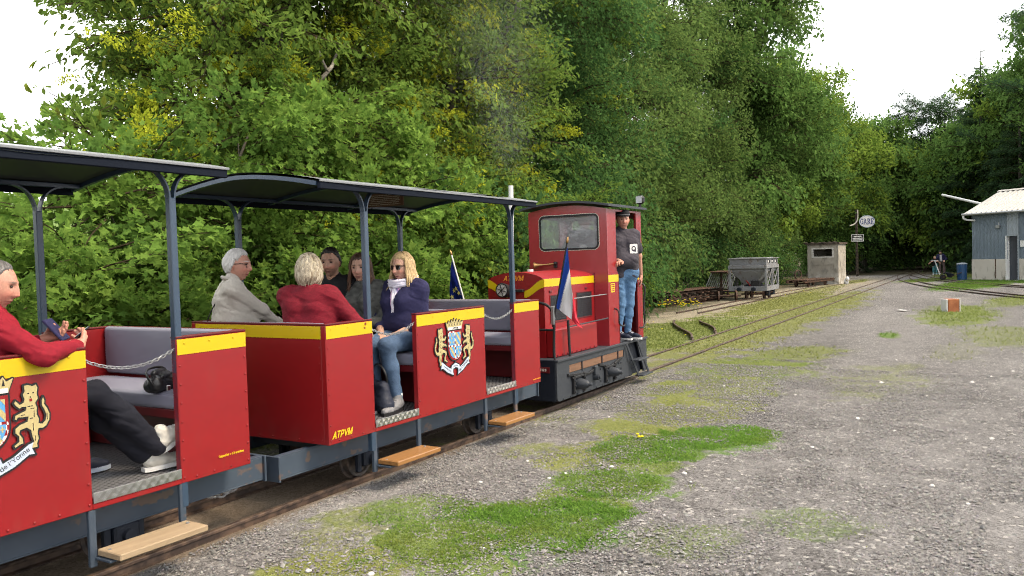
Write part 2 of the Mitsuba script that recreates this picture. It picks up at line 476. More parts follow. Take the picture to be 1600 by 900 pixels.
def stone_tile(seed, n):
    r = np.random.default_rng(seed)
    base = trimesh.creation.icosahedron()
    octa = np.array([[1, 0, 0], [-1, 0, 0], [0, 1, 0], [0, -1, 0], [0, 0, 1], [0, 0, -1.0]])
    of = np.array([[0, 2, 4], [2, 1, 4], [1, 3, 4], [3, 0, 4], [2, 0, 5], [1, 2, 5], [3, 1, 5], [0, 3, 5]])
    s = np.exp(r.normal(math.log(.0050), .38, n)).clip(.0028, .017)
    V = octa[None] * (1 + r.uniform(-.4, .4, (n, 6, 1))) + r.uniform(-.25, .25, (n, 6, 3))
    V *= s[:, None, None] * np.array([1.25, 1, .75])
    a = r.uniform(0, 6.28, n); c, sn = np.cos(a), np.sin(a)
    X = V[..., 0] * c[:, None] - V[..., 1] * sn[:, None]; Y = V[..., 0] * sn[:, None] + V[..., 1] * c[:, None]
    pos = r.uniform(-.5, .5, (n, 2))
    V = np.stack([X + pos[:, :1], Y + pos[:, 1:], V[..., 2] + (s * .25)[:, None]], -1)
    g = r.uniform(.095, .215, n) * np.where(r.random(n) < .025, 1.6, 1)
    col = np.stack([g * 1.025, g * .975, g * .945], 1) * (1 + r.uniform(-.05, .05, (n, 3)))
    F = (of[None] + 6 * np.arange(n)[:, None, None]).reshape(-1, 3)
    return tm(V.reshape(-1, 3), F), np.repeat(col.clip(.03, .62), 6, 0)


for k in range(3):
    m, c = stone_tile(40 + k, 3000)
    scene[f'stone_tile_{"abc"[k]}'] = {'type': 'shapegroup', 'stones': mikit.ply(m, 'm_stone', smooth=False, color=c)}
r = np.random.default_rng(5); k = 0
for i in range(2, 12):
    for j in range(-3, 5):
        cx, cy = i + .5, j + .5
        az = math.degrees(math.atan2(cy, cx))
        if not (-7 < az < 68) or (j >= 4):
            continue
        if j == 4:
            continue
        k += 1
        z = float(ground_h(np.array([cx]), np.array([cy]))[0])
        scene[f'gravel__{k:03d}'] = {'type': 'instance', 'g': {'type': 'ref', 'id': f'stone_tile_{"abc"[r.integers(3)]}'},
                                     'to_world': T().translate([cx, cy, z + .001]).rotate([0, 0, 1], float(90 * r.integers(4)))}
tag('gravel', 'loose grey crushed stones scattered over the yard', 'gravel', kind='stuff')

# bigger pale stones lying about
r = np.random.default_rng(15)
vs, cs = [], []
for k in range(75):
    x = 2.6 + 11 * r.random() ** 1.6; y = r.uniform(-2.4, 3.6)
    s = float(np.exp(r.normal(math.log(.0105), .35)))
    b = trimesh.creation.icosphere(1, 1.0)
    b.vertices = b.vertices * (1 + .5 * (meshkit.noise(b.vertices * 1.7 + k * 9, 3)[:, None] - .5)) * s * np.array([1.2, 1, .6])
    b = xf(b, ([0, 0, 1], r.uniform(0, 360)), (x, y, float(ground_h(np.array([x]), np.array([y]))[0]) + s * .3))
    vs.append(b); g = r.uniform(.35, .62); cs.append(np.tile([g, g * .97, g * .93], (len(b.vertices), 1)))
add('pale_stones', cat(vs), 'm_stone', smooth=True, color=np.vstack(cs))
tag('pale_stones', 'scattered larger whitish stones on the gravel', 'stones', kind='stuff')

# ------------------------------------------------------------------ grass on the gravel
scene['m_grass'] = {'type': 'principledthin', 'base_color': {'type': 'mesh_attribute', 'name': 'vertex_color'}, 'roughness': .6, 'diff_trans': .9, 'spec_trans': 0.0, 'eta': 1.3}


def blades(x, y, h, w, lean, r, col):
    n = len(x); z = ground_h(x, y) - .004
    a, b = r.uniform(0, 6.28, n), r.uniform(0, 6.28, n)
    dx, dy = np.cos(a) * w, np.sin(a) * w
    lx, ly = np.cos(b) * lean * h, np.sin(b) * lean * h
    P = np.empty((n, 5, 3))
    P[:, 0] = np.stack([x - dx, y - dy, z], 1); P[:, 1] = np.stack([x + dx, y + dy, z], 1)
    P[:, 2] = np.stack([x - dx * .8 + lx * .4, y - dy * .8 + ly * .4, z + h * .6], 1); P[:, 3] = np.stack([x + dx * .8 + lx * .4, y + dy * .8 + ly * .4, z + h * .6], 1)
    P[:, 4] = np.stack([x + lx, y + ly, z + h], 1)
    f = np.array([[0, 1, 3], [0, 3, 2], [2, 3, 4]])
    return P.reshape(-1, 3), (f[None] + 5 * np.arange(n)[:, None, None]).reshape(-1, 3), np.repeat(col, 5, 0)


r = np.random.default_rng(21)
N = 1900000
x = 2.4 + 12.0 * r.random(N) ** 1.45; y = r.uniform(-3, 6.4, N)
az = np.degrees(np.arctan2(y, x)); ok = (az > -7) & (az < 68) & (np.abs(y - 4.45) > .12)
x, y = x[ok], y[ok]
m, l = patch_np(x, y)
d = m * (.42 + .58 * l) * (.35 + 1.3 * meshkit.fbm(np.stack([x * 5, y * 5, x * 0], -1), 3, 12)); keep = r.random(len(x)) < np.clip(d, 0, 1.1) ** 1.7 * .62 + .0010
x, y, m, l = x[keep], y[keep], m[keep], l[keep]
t = r.random((len(x), 1))
dry = np.array([[.14, .165, .035]]) * (1 - t) + np.array([[.23, .22, .06]]) * t
lus = np.array([[.075, .165, .024]]) * (1 - t) + np.array([[.155, .265, .048]]) * t
l = np.clip(l + 1.1 * (meshkit.fbm(np.stack([x * 3, y * 3, x * 0], -1), 3, 22) - .55), 0, 1) * np.clip(m * 1.5, 0, 1)
col = dry * (1 - l[:, None]) + lus * l[:, None]
P1 = blades(x, y, (.008 + .013 * l * m) * r.uniform(.5, 1.6, len(x)), (.0022 + .0016 * l) * r.uniform(.7, 1.5, len(x)), r.uniform(.4, 2.0, len(x)), r, col)
# coarser tufts further off
N = 330000
x = r.uniform(13, 60, N); y = r.uniform(-5, 8.2, N)
m, l = patch_np(x, y)
keep = (r.random(N) < m * m * .62)
x, y, m, l = x[keep], y[keep], m[keep], l[keep]
t = r.random((len(x), 1))
dry = np.array([[.16, .165, .045]]) * (1 - t) + np.array([[.25, .24, .09]]) * t
lus = np.array([[.055, .135, .02]]) * (1 - t) + np.array([[.12, .21, .04]]) * t
P2 = blades(x, y, (.026 + .035 * l) * r.uniform(.5, 1.5, len(x)), .009 * r.uniform(.7, 1.4, len(x)), r.uniform(.3, 1.2, len(x)), r, dry * (1 - l[:, None]) + lus * l[:, None])
# rank grass at the foot of the hedge and between rails
N = 14000
x = r.uniform(2.5, 48, N); x = np.where(r.random(N) < .5, r.uniform(2.5, 14, N), x); y = np.where(x < 13, r.normal(7.0, .5, N), 9.2 + np.abs(r.normal(0, .6, N)))
t = r.random((N, 1))
P3 = blades(x, y, r.uniform(.05, .22, N), .008 * r.uniform(.7, 1.5, N), r.uniform(.2, .9, N), r, np.array([[.07, .13, .025]]) * (1 - t) + np.array([[.19, .21, .06]]) * t)
V, F, C, n = [], [], [], 0
for P in (P1, P2, P3):
    V.append(P[0]); F.append(P[1] + n); C.append(P[2]); n += len(P[0])
add('grass', tm(np.vstack(V), np.vstack(F)), 'm_grass', smooth=False, color=np.vstack(C))
tag('grass', 'short green and yellowing grass growing through the gravel', 'grass', kind='stuff')
print('grass blades', n // 5)
# ------------------------------------------------------------------ foliage
scene['m_leaf'] = {'type': 'principledthin', 'base_color': {'type': 'mesh_attribute', 'name': 'vertex_color'}, 'roughness': .5, 'diff_trans': 1.0, 'spec_trans': 0.0, 'eta': 1.35}


def bark_fn(p, n, uv):
    a = mikit.fbm(p.x * 22, p.y * 22, p.z * 5, 4)
    return mikit.mix([.035, .030, .024], [.15, .135, .11], a)


paint('m_bark', mikit.proc(bark_fn), .9, .2)

# leaf outlines: base at the origin, tip along +x
MAPLE = np.array([[0, 0], [.04, -.44], [.30, -.29], [.52, -.58], [.60, -.22], [1.0, 0], [.60, .22], [.52, .58], [.30, .29], [.04, .44]])
MAPLE_F = np.array([[0, 1, 2], [0, 2, 4], [2, 3, 4], [0, 4, 6], [4, 5, 6], [0, 6, 8], [6, 7, 8], [0, 8, 9]])
OVAL = np.array([[0, 0], [.35, -.27], [.75, -.18], [1, 0], [.75, .18], [.35, .27]])
OVAL_F = np.array([[0, 1, 3], [1, 2, 3], [0, 3, 5], [3, 4, 5]])
KITE = np.array([[0, 0], [.45, -.30], [1, 0], [.45, .30]])
KITE_F = np.array([[0, 1, 2], [0, 2, 3]])


def leaf_cloud(pos, heading, size, pitch, roll, shape, faces, col, r, fold=.18, droop=.25):
    n = len(pos); u = shape
    z = fold * np.abs(u[:, 1]) - droop * u[:, 0] ** 2
    L = np.concatenate([u, z[:, None]], 1)[None] * size[:, None, None]
    c, s = np.cos(roll)[:, None], np.sin(roll)[:, None]
    y, zz = L[..., 1] * c - L[..., 2] * s, L[..., 1] * s + L[..., 2] * c
    c, s = np.cos(pitch)[:, None], np.sin(pitch)[:, None]
    x, zz = L[..., 0] * c - zz * s, L[..., 0] * s + zz * c
    c, s = np.cos(heading)[:, None], np.sin(heading)[:, None]
    X, Y = x * c - y * s, x * s + y * c
    V = np.stack([X, Y, zz], -1) + pos[:, None]
    k = len(u)
    return V.reshape(-1, 3), (faces[None] + k * np.arange(n)[:, None, None]).reshape(-1, 3), np.repeat(col, k, 0)


def bough(seed, L, n, size, shape, faces, c0, c1, spread=.55, pitch=(-1.0, .05), thick=.13, tips=None):
    """a leafy branch along +x from the origin, roughly a drooping flat spray of n leaves"""
    r = np.random.default_rng(seed)
    k = max(6, n // 9)                       # side twigs
    t = np.sort(r.uniform(.08, 1, k)); side = np.where(np.arange(k) % 2, 1, -1)
    V, F, C, off = [], [], [], 0
    th = side * r.uniform(.5, 1.15, k)
    tl = L * spread * (1.1 - .75 * t) * r.uniform(.6, 1.25, k)
    per = int(n / k) + 1
    s = r.random((k, per)) ** .8
    bx_ = t * L; bz = -.16 * L * t ** 2 + .05 * L * t
    P = np.stack([bx_[:, None] + np.cos(th)[:, None] * tl[:, None] * s, np.sin(th)[:, None] * tl[:, None] * s, bz[:, None] - .22 * tl[:, None] * s ** 2], -1)
    P += r.normal(0, 1, P.shape) * np.array([.03, .03, thick * .5]) * L
    P = P.reshape(-1, 3); m = len(P)
    hd = np.repeat(th, per) + r.normal(0, .8, m)
    q = r.random((m, 1)) * .75 + np.repeat(r.random(k), per)[:, None] * .25
    col = np.asarray(c0) * (1 - q) + np.asarray(c1) * q
    if tips is not None:
        w = ((s.reshape(-1) > .7) & (r.random(m) < .5))[:, None]
        col = np.where(w, np.asarray(tips) * r.uniform(.8, 1.15, (m, 1)), col)
    col = col * r.uniform(.82, 1.15, (m, 1))
    v, f, c = leaf_cloud(P, hd, size * r.uniform(.6, 1.25, m), r.uniform(pitch[0], pitch[1], m), r.normal(0, .38, m), shape, faces, col, r)
    V, F, C = [v], [f], [c]; off = len(v)
    tw = [tube([[0, 0, 0], [L * .5, 0, 0], [L * .95, 0, -.1 * L]], [.012 * L, .008 * L, .002 * L], 4, False)]
    for i in range(0, k, 2):
        e = np.array([np.cos(th[i]), np.sin(th[i]), -.18]) * tl[i]
        tw.append(tube([[bx_[i], 0, bz[i]], np.array([bx_[i], 0, bz[i]]) + e * .9], [.005 * L, .0015 * L], 3, False))
    for w in tw:
        V.append(np.asarray(w.vertices)); F.append(np.asarray(w.faces) + off); C.append(np.tile([.07, .055, .035], (len(w.vertices), 1))); off += len(w.vertices)
    return tm(np.vstack(V), np.vstack(F)), np.vstack(C)


def proto(name, *a, **k):
    m, c = bough(*a, **k)
    scene[name] = {'type': 'shapegroup', 'leaves': mikit.ply(m, 'm_leaf', smooth=False, color=c)}
    return len(m.faces)


G_MAPLE = ([.098, .188, .032], [.205, .318, .062])
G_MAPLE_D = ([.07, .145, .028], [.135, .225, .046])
G_HORN = ([.082, .146, .028], [.17, .252, .05])
G_YEL = ([.28, .35, .03], [.50, .53, .05])
G_DARK = ([.046, .108, .032], [.094, .178, .052])
G_OLIVE = ([.076, .135, .036], [.15, .222, .06])
G_FAR = ([.066, .135, .032], [.128, .22, .056])
G_FARY = ([.115, .195, .032], [.215, .30, .052])
G_CON = ([.028, .062, .030], [.065, .115, .050])
NT = {}
for k in range(2):
    NT[f'maple_{k}'] = proto(f'bough_maple_{"ab"[k]}', 100 + k, 1.0, 104, .088, MAPLE, MAPLE_F, *G_MAPLE, spread=.6, pitch=(-1.0, .05), thick=.14)
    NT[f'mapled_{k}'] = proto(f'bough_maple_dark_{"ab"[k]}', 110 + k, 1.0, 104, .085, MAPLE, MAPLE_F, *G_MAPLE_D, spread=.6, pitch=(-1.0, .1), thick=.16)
    NT[f'horn_{k}'] = proto(f'bough_hornbeam_{"ab"[k]}', 120 + k, 1.2, 140, .09, OVAL, OVAL_F, *G_HORN, spread=.5, tips=None if k else [.20, .24, .035])
    NT[f'yellow_{k}'] = proto(f'bough_yellow_{"ab"[k]}', 130 + k, 1.0, 130, .085, OVAL, OVAL_F, *G_YEL, spread=.5)
    NT[f'dark_{k}'] = proto(f'bough_dark_{"ab"[k]}', 140 + k, 1.3, 210, .10, KITE, KITE_F, *G_DARK, spread=.55, thick=.25)
    NT[f'olive_{k}'] = proto(f'bough_olive_{"ab"[k]}', 150 + k, 1.5, 240, .115, KITE, KITE_F, *G_OLIVE, spread=.55, thick=.28)
    NT[f'far_{k}'] = proto(f'bough_far_{"ab"[k]}', 160 + k, 1.9, 190, .20, KITE, KITE_F, *G_FAR, spread=.6, thick=.28)
    NT[f'fary_{k}'] = proto(f'bough_far_light_{"ab"[k]}', 170 + k, 1.9, 190, .20, KITE, KITE_F, *G_FARY, spread=.6, thick=.26)
    NT[f'con_{k}'] = proto(f'bough_conifer_{"ab"[k]}', 180 + k, 2.0, 230, .21, KITE * [1, .35], KITE_F, *G_CON, spread=.42, pitch=(-.5, .2), thick=.1)
print(NT)
FAM = {'maple': ['bough_maple_a', 'bough_maple_b'], 'maple_dark': ['bough_maple_dark_a', 'bough_maple_dark_b'], 'hornbeam': ['bough_hornbeam_a', 'bough_hornbeam_b'], 'yellow': ['bough_yellow_a', 'bough_yellow_b'],
       'dark': ['bough_dark_a', 'bough_dark_b'], 'olive': ['bough_olive_a', 'bough_olive_b'], 'far': ['bough_far_a', 'bough_far_b'], 'far_light': ['bough_far_light_a', 'bough_far_light_b'], 'conifer': ['bough_conifer_a', 'bough_conifer_b']}
NB = [0]


def put_boughs(key, where, fam, r, scale=1.0):
    """where: list of (position, outward direction)"""
    tw_all = []
    for i, (p, d) in enumerate(where):
        name = FAM[fam if isinstance(fam, str) else r.choice(list(fam), p=list(fam.values()))][int(r.integers(2))]
        az = math.degrees(math.atan2(d[1], d[0])) + r.normal(0, 28)
        el = math.degrees(math.asin(np.clip(d[2], -1, 1))) * .40 + r.normal(-6, 12)
        s = scale * r.uniform(.7, 1.3)
        NB[0] += 1
        k = len(PUT.setdefault(key, [])) + 1; PUT[key].append(1)
        scene[f'{key}__{k:03d}'] = {'type': 'instance', 'g': {'type': 'ref', 'id': name},
                                    'to_world': T().translate([float(c) for c in p]).rotate([0, 0, 1], az).rotate([0, 1, 0], -el).rotate([1, 0, 0], float(r.normal(0, 18))).scale([s, s, s * float(r.choice([1, 1, -1]))])}


PUT = {}


def lobe_points(lobes, n, r, back=-.3, inner=.16):
    """points on (and some inside) a union of ellipsoid lobes, mostly on the side towards the camera"""
    W = np.array([(a * b + b * c + a * c) for _, (a, b, c) in lobes]); W = W / W.sum()
    out = []
    C = np.array([l[0] for l in lobes]); Rr = np.array([l[1] for l in lobes])
    tries = 0
    while len(out) < n and tries < n * 12:
        tries += 1
        i = r.choice(len(lobes), p=W)
        d = r.normal(0, 1, 3); d /= np.linalg.norm(d)
        toc = np.array([-C[i][0], -C[i][1], 0]); toc /= np.linalg.norm(toc)
        if d @ toc < back or d[2] < -.75:
            continue
        q = r.uniform(.35, .8) if r.random() < inner else r.uniform(.82, 1.12)
        p = C[i] + d * Rr[i] * q
        e = (p - C) / Rr
        if q > .8 and (np.delete((e * e).sum(1), i) < .45).any():
            continue
        out.append((p - d * .35 * min(1, Rr[i].min()), d))
    return out


def tree(name, x, y, h, spread, fam, label, group, base=.3, lobes=9, n=260, scale=1.0, seed=1, trunk=.16, lean=(0, 0), extra=(), flat=.75, lr=.37, back=-.3):
    r = np.random.default_rng(seed)
    key = freething(name)
    z0 = float(ground_h(np.array([x]), np.array([y]))[0]) - .05
    top = np.array([x + lean[0], y + lean[1], z0 + h])
    tp = spline([[x, y, z0], [x + .1 * r.normal(), y + .1 * r.normal(), z0 + h * .35], [x + lean[0] * .6 + .2 * r.normal(), y + lean[1] * .6, z0 + h * .7], top - [0, 0, h * .06]], 10)
    add(key + '__trunk', tube(tp, np.linspace(trunk, trunk * .2, 10) * np.r_[1.25, np.ones(9)], 10), 'm_bark', smooth=True)
    L, limbs = [], []
    for i in range(lobes):
        f = base + (1 - base) * (i + .5) / lobes
        a = i * 2.4 + r.normal(0, .5)
        prof = math.sin(math.pi * min(1, max(.08, (f - base) / (1 - base) * .82 + .2))) ** .6
        rad = spread * prof * r.uniform(.45, .72)
        on = tp[int(f * 9)] if f < 1 else tp[-1]
        c = np.array([on[0] + math.cos(a) * rad, on[1] + math.sin(a) * rad, z0 + h * f])
        s = spread * lr * r.uniform(.8, 1.25) * (.65 + .5 * prof)
        L.append((c, np.array([s, s, s * flat * r.uniform(.85, 1.2)])))
        st = tp[int(max(.12, f - .22) * 9)]
        limbs.append(tube(spline([st, st * .45 + c * .55 + [0, 0, .12 * h * .2], c], 6), np.linspace(trunk * .38, trunk * .08, 6), 6, False))
    for c, s in extra:
        L.append((np.array(c, float), np.array(s, float)))
        st = tp[4]
        limbs.append(tube(spline([st, st * .45 + np.array(c) * .55 + [0, 0, .2], np.array(c, float)], 6), np.linspace(trunk * .38, trunk * .08, 6), 6, False))
    add(key + '__limbs', cat(limbs), 'm_bark', smooth=True)
    put_boughs(key + '__crown', lobe_points(L, n, r, back), fam, r, scale)
    tag(key, label, 'tree', group)
    return key


def bush(name, x, y, h, spread, fam, label, group, n=90, scale=1.0, seed=1, lobes=4, length=None):
    r = np.random.default_rng(seed)
    key = freething(name)
    z0 = float(ground_h(np.array([x]), np.array([y]))[0])
    stems = []; L = []
    for i in range(lobes):
        a = i * 2.4 + r.normal(0, .4)
        q = np.array([x + math.cos(a) * spread * .5 * (length or 1), y + math.sin(a) * spread * .4, z0 + h * r.uniform(.35, .68)])
        L.append((q, np.array([spread * .6, spread * .6, h * .42])))
        stems.append(tube(spline([[x, y, z0 - .05], [(x + q[0]) / 2, (y + q[1]) / 2, z0 + h * .3], q], 5), np.linspace(.03, .01, 5), 5, False))
    add(key + '__stems', cat(stems), 'm_bark', smooth=True)
    put_boughs(key + '__foliage', lobe_points(L, n, r, -.4), fam, r, scale)
    tag(key, label, 'bush', group)
    return key


gh, gt, gf_ = 'big leaved saplings behind the train', 'tall trees above the train', 'trees lining the far track'
# large leaved maples right behind the train
for i, (x, y, h, s, n) in enumerate([(4.4, 7.3, 1.9, .9, 110), (5.4, 7.6, 2.75, 1.05, 160), (6.7, 7.5, 3.5, 1.35, 210), (8.1, 7.7, 3.9, 1.3, 190), (9.7, 7.9, 3.0, 1.2, 130)]):
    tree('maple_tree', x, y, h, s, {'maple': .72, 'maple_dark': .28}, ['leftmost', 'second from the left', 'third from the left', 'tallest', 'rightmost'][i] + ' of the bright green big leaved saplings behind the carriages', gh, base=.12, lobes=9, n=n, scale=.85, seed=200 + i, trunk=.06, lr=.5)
# yellowing hornbeams above them
tree('hornbeam_tree', 9.3, 9.3, 8.6, 2.1, {'hornbeam': .84, 'yellow': .16}, 'tall spreading tree with yellowing sprays reaching out to the left edge', None, base=.24, lobes=13, n=470, seed=231, trunk=.2, extra=[((5.9, 8.6, 2.9), (.6, .5, .22)), ((6.8, 8.5, 3.9), (.8, .7, .5)), ((7.0, 8.6, 5.0), (.8, .8, .6)), ((7.5, 8.6, 6.3), (1.0, .9, .9))])
tree('hornbeam_tree', 11.2, 9.5, 9.2, 2.3, {'hornbeam': .8, 'yellow': .2}, 'tall green and yellow tree above the middle of the second canopy roof', None, base=.22, lobes=13, n=450, seed=232, trunk=.2)
tree('hornbeam_tree', 13.8, 9.6, 8.6, 2.1, {'hornbeam': .72, 'yellow': .28}, 'tree with the most yellow sprays just left of the locomotive cab', None, base=.12, lobes=12, n=430, seed=233, trunk=.17)
tree('hornbeam_tree', 11.8, 12.6, 11.0, 2.6, {'hornbeam': .6, 'dark': .4}, 'dark tree behind the yellowing trees, left one of two', 'dark trees in the second row', base=.15, lobes=12, n=330, seed=234, trunk=.22)
tree('hornbeam_tree', 15.5, 12.8, 12.0, 2.9, {'hornbeam': .4, 'dark': .6}, 'dark tree behind the yellowing trees, right one of two', 'dark trees in the second row', base=.12, lobes=12, n=330, seed=235, trunk=.22)
# dark rounded trees by the locomotive and beyond
tree('alder_tree', 17.4, 10.3, 10.5, 2.8, {'dark': .7, 'hornbeam': .3}, 'dark green tree with rounded drooping clumps above the locomotive cab', None, base=.08, lobes=15, n=440, scale=1.05, seed=241, trunk=.22)
tree('alder_tree', 22.5, 11.6, 12.0, 2.9, {'dark': .5, 'olive': .5}, 'dense tree rising behind the stack of old rails', None, base=.06, lobes=15, n=440, scale=1.1, seed=242, trunk=.25)
tree('willow_tree', 28.5, 13.0, 14.5, 3.4, {'olive': .85, 'dark': .15}, 'tall olive green tree behind the grey hopper wagon', None, base=.06, lobes=17, n=440, scale=1.15, seed=243, trunk=.28)
tree('willow_tree', 35.5, 12.4, 15.5, 3.3, {'olive': .75, 'dark': .25}, 'tall olive green tree beside the big patch of sky', None, base=.05, lobes=17, n=440, scale=1.15, seed=244, trunk=.28)
tree('ash_tree', 40.5, 10.6, 16.5, 3.2, {'olive': .35, 'far': .65}, 'green tree overhanging the concrete hut', None, base=.06, lobes=16, n=340, scale=1.05, seed=245, trunk=.25)
tree('ash_tree', 50.5, 11.5, 13.6, 2.9, {'far': .6, 'far_light': .4}, 'lighter green tree just left of the station sign', None, base=.16, lobes=15, n=300, scale=1.05, seed=246, trunk=.25)
tree('ash_tree', 61.0, 11.0, 13.6, 3.4, {'far': .35, 'far_light': .65}, 'yellowish green tree over the mouth of the forest cutting', None, base=.2, lobes=15, n=300, scale=1.15, seed=247, trunk=.25)

paint('m_bark_pale', rust_fn([.16, .145, .12], [.30, .28, .24], 9), .9, .2)
for owner, pts, r0, r1 in (('hornbeam_tree', [(8.6, 9.2, 3.2), (8.3, 8.15, 4.0), (8.46, 7.85, 4.35), (8.86, 8.1, 4.61), (9.12, 8.2, 4.87), (9.32, 8.2, 5.01)], .05, .015), ('hornbeam_tree', [(8.46, 7.85, 4.35), (8.3, 7.85, 4.6), (8.25, 7.85, 4.8)], .025, .008),
                           ('hornbeam_tree_001', [(11.2, 9.4, 2.7), (10.8, 7.75, 2.49), (11.46, 7.65, 2.38), (12.28, 7.65, 2.46), (12.85, 7.7, 2.5)], .03, .008), ('hornbeam_tree_001', [(11.2, 9.4, 2.0), (9.9, 7.7, 2.5), (11.11, 7.6, 2.85), (12.32, 7.6, 3.27), (13.0, 7.7, 3.51)], .028, .008),
                           ('hornbeam_tree_002', [(13.8, 9.5, 5.2), (13.7, 8.4, 5.9), (13.6, 7.8, 6.3), (13.5, 7.7, 7.2)], .07, .05)):
    add(owner + '__bare_limb', tube(spline(pts, 20), np.linspace(r0, r1, 20), 7), 'm_bark_pale', smooth=True)

# the yellowing sprays at the face of the crowns
r = np.random.default_rng(909)
for owner, c in [('hornbeam_tree', [6.14, 7.9, 4.27]), ('hornbeam_tree', [5.69, 7.9, 4.31]), ('hornbeam_tree', [6.58, 7.9, 4.22]), ('hornbeam_tree', [5.38, 8.1, 3.66]), ('hornbeam_tree', [5.42, 7.4, 3.04]), ('hornbeam_tree', [5.16, 7.5, 2.94]), ('hornbeam_tree', [5.78, 7.2, 2.89]), ('hornbeam_tree', [7.44, 7.8, 4.17]), ('hornbeam_tree', [7.6, 7.7, 3.9]), ('hornbeam_tree', [7.18, 7.9, 4.54]), ('hornbeam_tree_001', [9.18, 7.9, 4.98]), ('hornbeam_tree_001', [10.97, 7.9, 4.38]), ('hornbeam_tree_001', [11.24, 7.9, 4.31]), ('hornbeam_tree_002', [13.44, 8.0, 5.15]), ('hornbeam_tree_002', [14.08, 8.0, 5.45]), ('hornbeam_tree_002', [13.08, 8.0, 4.9]), ('hornbeam_tree_002', [14.55, 8.0, 4.56]), ('hornbeam_tree_002', [13.89, 7.8, 3.76]), ('hornbeam_tree_002', [14.27, 7.8, 3.6]), ('hornbeam_tree_002', [11.69, 7.6, 2.97]), ('hornbeam_tree_002', [13.02, 7.6, 3.24]), ('hornbeam_tree_001', [9.14, 7.0, 1.9]), ('hornbeam_tree_001', [8.51, 6.9, 1.81]), ('hornbeam_tree_001', [9.58, 7.1, 2.0]), ('hornbeam_tree_001', [8.31, 7.1, 2.24]), ('hornbeam_tree_001', [7.59, 7.0, 2.34]), ('hornbeam_tree_002', [16.01, 8.0, 4.55])]:
    put_boughs(owner + '__crown', [(np.array(c) + r.normal(0, .22, 3) * [1.3, .5, .5] + [0, .35, 0], np.array([.25, -.95, .1])) for _ in range(4)], 'yellow', r, .5)
# the dark cutting where the track enters the forest, and the trees on the right of it
for i, (x, y, h, s, fam, lab) in enumerate([
    (72, 9.6, 12.0, 3.6, {'far': .5, 'far_light': .5}, 'forest tree on the left side of the track inside the cutting'),
    (88, 5.2, 11.0, 4.4, {'far': .7, 'far_light': .3}, 'forest tree closing the far end of the cutting'),
    (80, -1.0, 14.0, 4.4, {'far': .8, 'conifer': .2}, 'forest tree on the right side of the track inside the cutting'),
    (66, 0.2, 10.5, 3.1, {'far': .75, 'far_light': .25}, 'broad green tree overhanging the two people by the track'),
    (69, 8.2, 11.5, 3.0, {'far': .8, 'far_light': .2}, 'leafy tree leaning over the track behind the station sign'),
]):
    tree('forest_tree', x, y, h, s, fam, lab, None, base=.2 if i != 1 else .06, lobes=14, n=240, scale=1.25, seed=260 + i, trunk=.24, back=-.7)
for i, (x, y) in enumerate([(98, 9), (100, 5.5), (100, 2), (98, -1.5), (94, 12), (94, -5)]):
    tree('forest_tree', x, y, 12.4, 4.2, {'conifer': .8, 'far': .2}, 'tree deep inside the dark forest at the end of the track, ' + ['first', 'second', 'third', 'fourth', 'fifth', 'sixth', 'seventh', 'eighth', 'ninth', 'tenth', 'eleventh', 'twelfth'][i] + ' of its row', 'trees deep in the forest', base=.06, lobes=12, n=105, scale=2.0, seed=270 + i, trunk=.25)  # dark conifer boughs put the shade of the cutting into leaf colour


for i, (x, y, h, s, lab) in enumerate([(75, 1.2, 11.5, 3.8, 'forest tree whose crown closes over the track from the right, deep in the cutting'), (78, 7.4, 11.5, 3.8, 'forest tree whose crown closes over the track from the left, deep in the cutting'), (64, -2.2, 12.6, 3.3, 'rounded green tree right of the pointed spruce')]):
    tree('forest_tree', x, y, h, s, {'far': .7, 'conifer': .3} if i < 2 else {'far': .85, 'far_light': .15}, lab, None, base=.25, lobes=13, n=210, scale=1.4, seed=290 + i, trunk=.24, back=-.7, lr=.46)


def conifer(name, x, y, h, w, label, seed, n=420, group=None, top_gap=0.0):
    r = np.random.default_rng(seed)
    key = freething(name); z0 = float(ground_h(np.array([x]), np.array([y]))[0]) - .05
    add(key + '__trunk', tube([[x, y, z0], [x, y, z0 + h * .6], [x, y, z0 + h]], [.2, .1, .015], 8), 'm_bark', smooth=True)
    pts = []
    for k in range(n):
        f = 1 - (1 - r.random()) ** .75 * .95
        f = math.floor(f * 26) / 26 + r.uniform(-.008, .008)
        rad = w * (1 - f) ** .8 * r.uniform(.55, 1.0)
        a = r.uniform(0, 6.28)
        d = np.array([math.cos(a), math.sin(a), -.18 + .5 * f])
        p = np.array([x, y, z0 + h * f]) + d * max(0, rad - 1.2)
        pts.append((p, d / np.linalg.norm(d)))
    keyc = key + '__crown'
    for p, d in pts:
        f = (p[2] - z0) / h
        s = max(.22, min(1.0, (1 - f) * 1.9)) * r.uniform(.7, 1.1)
        k = len(PUT.setdefault(keyc, [])) + 1; PUT[keyc].append(1); NB[0] += 1
        scene[f'{keyc}__{k:03d}'] = {'type': 'instance', 'g': {'type': 'ref', 'id': FAM['conifer'][int(r.integers(2))]},
                                     'to_world': T().translate(p.tolist()).rotate([0, 0, 1], math.degrees(math.atan2(d[1], d[0])) + float(r.normal(0, 10))).rotate([0, 1, 0], -math.degrees(math.asin(d[2])) + float(r.normal(0, 5))).scale(float(s))}
    tag(key, label, 'tree', group)


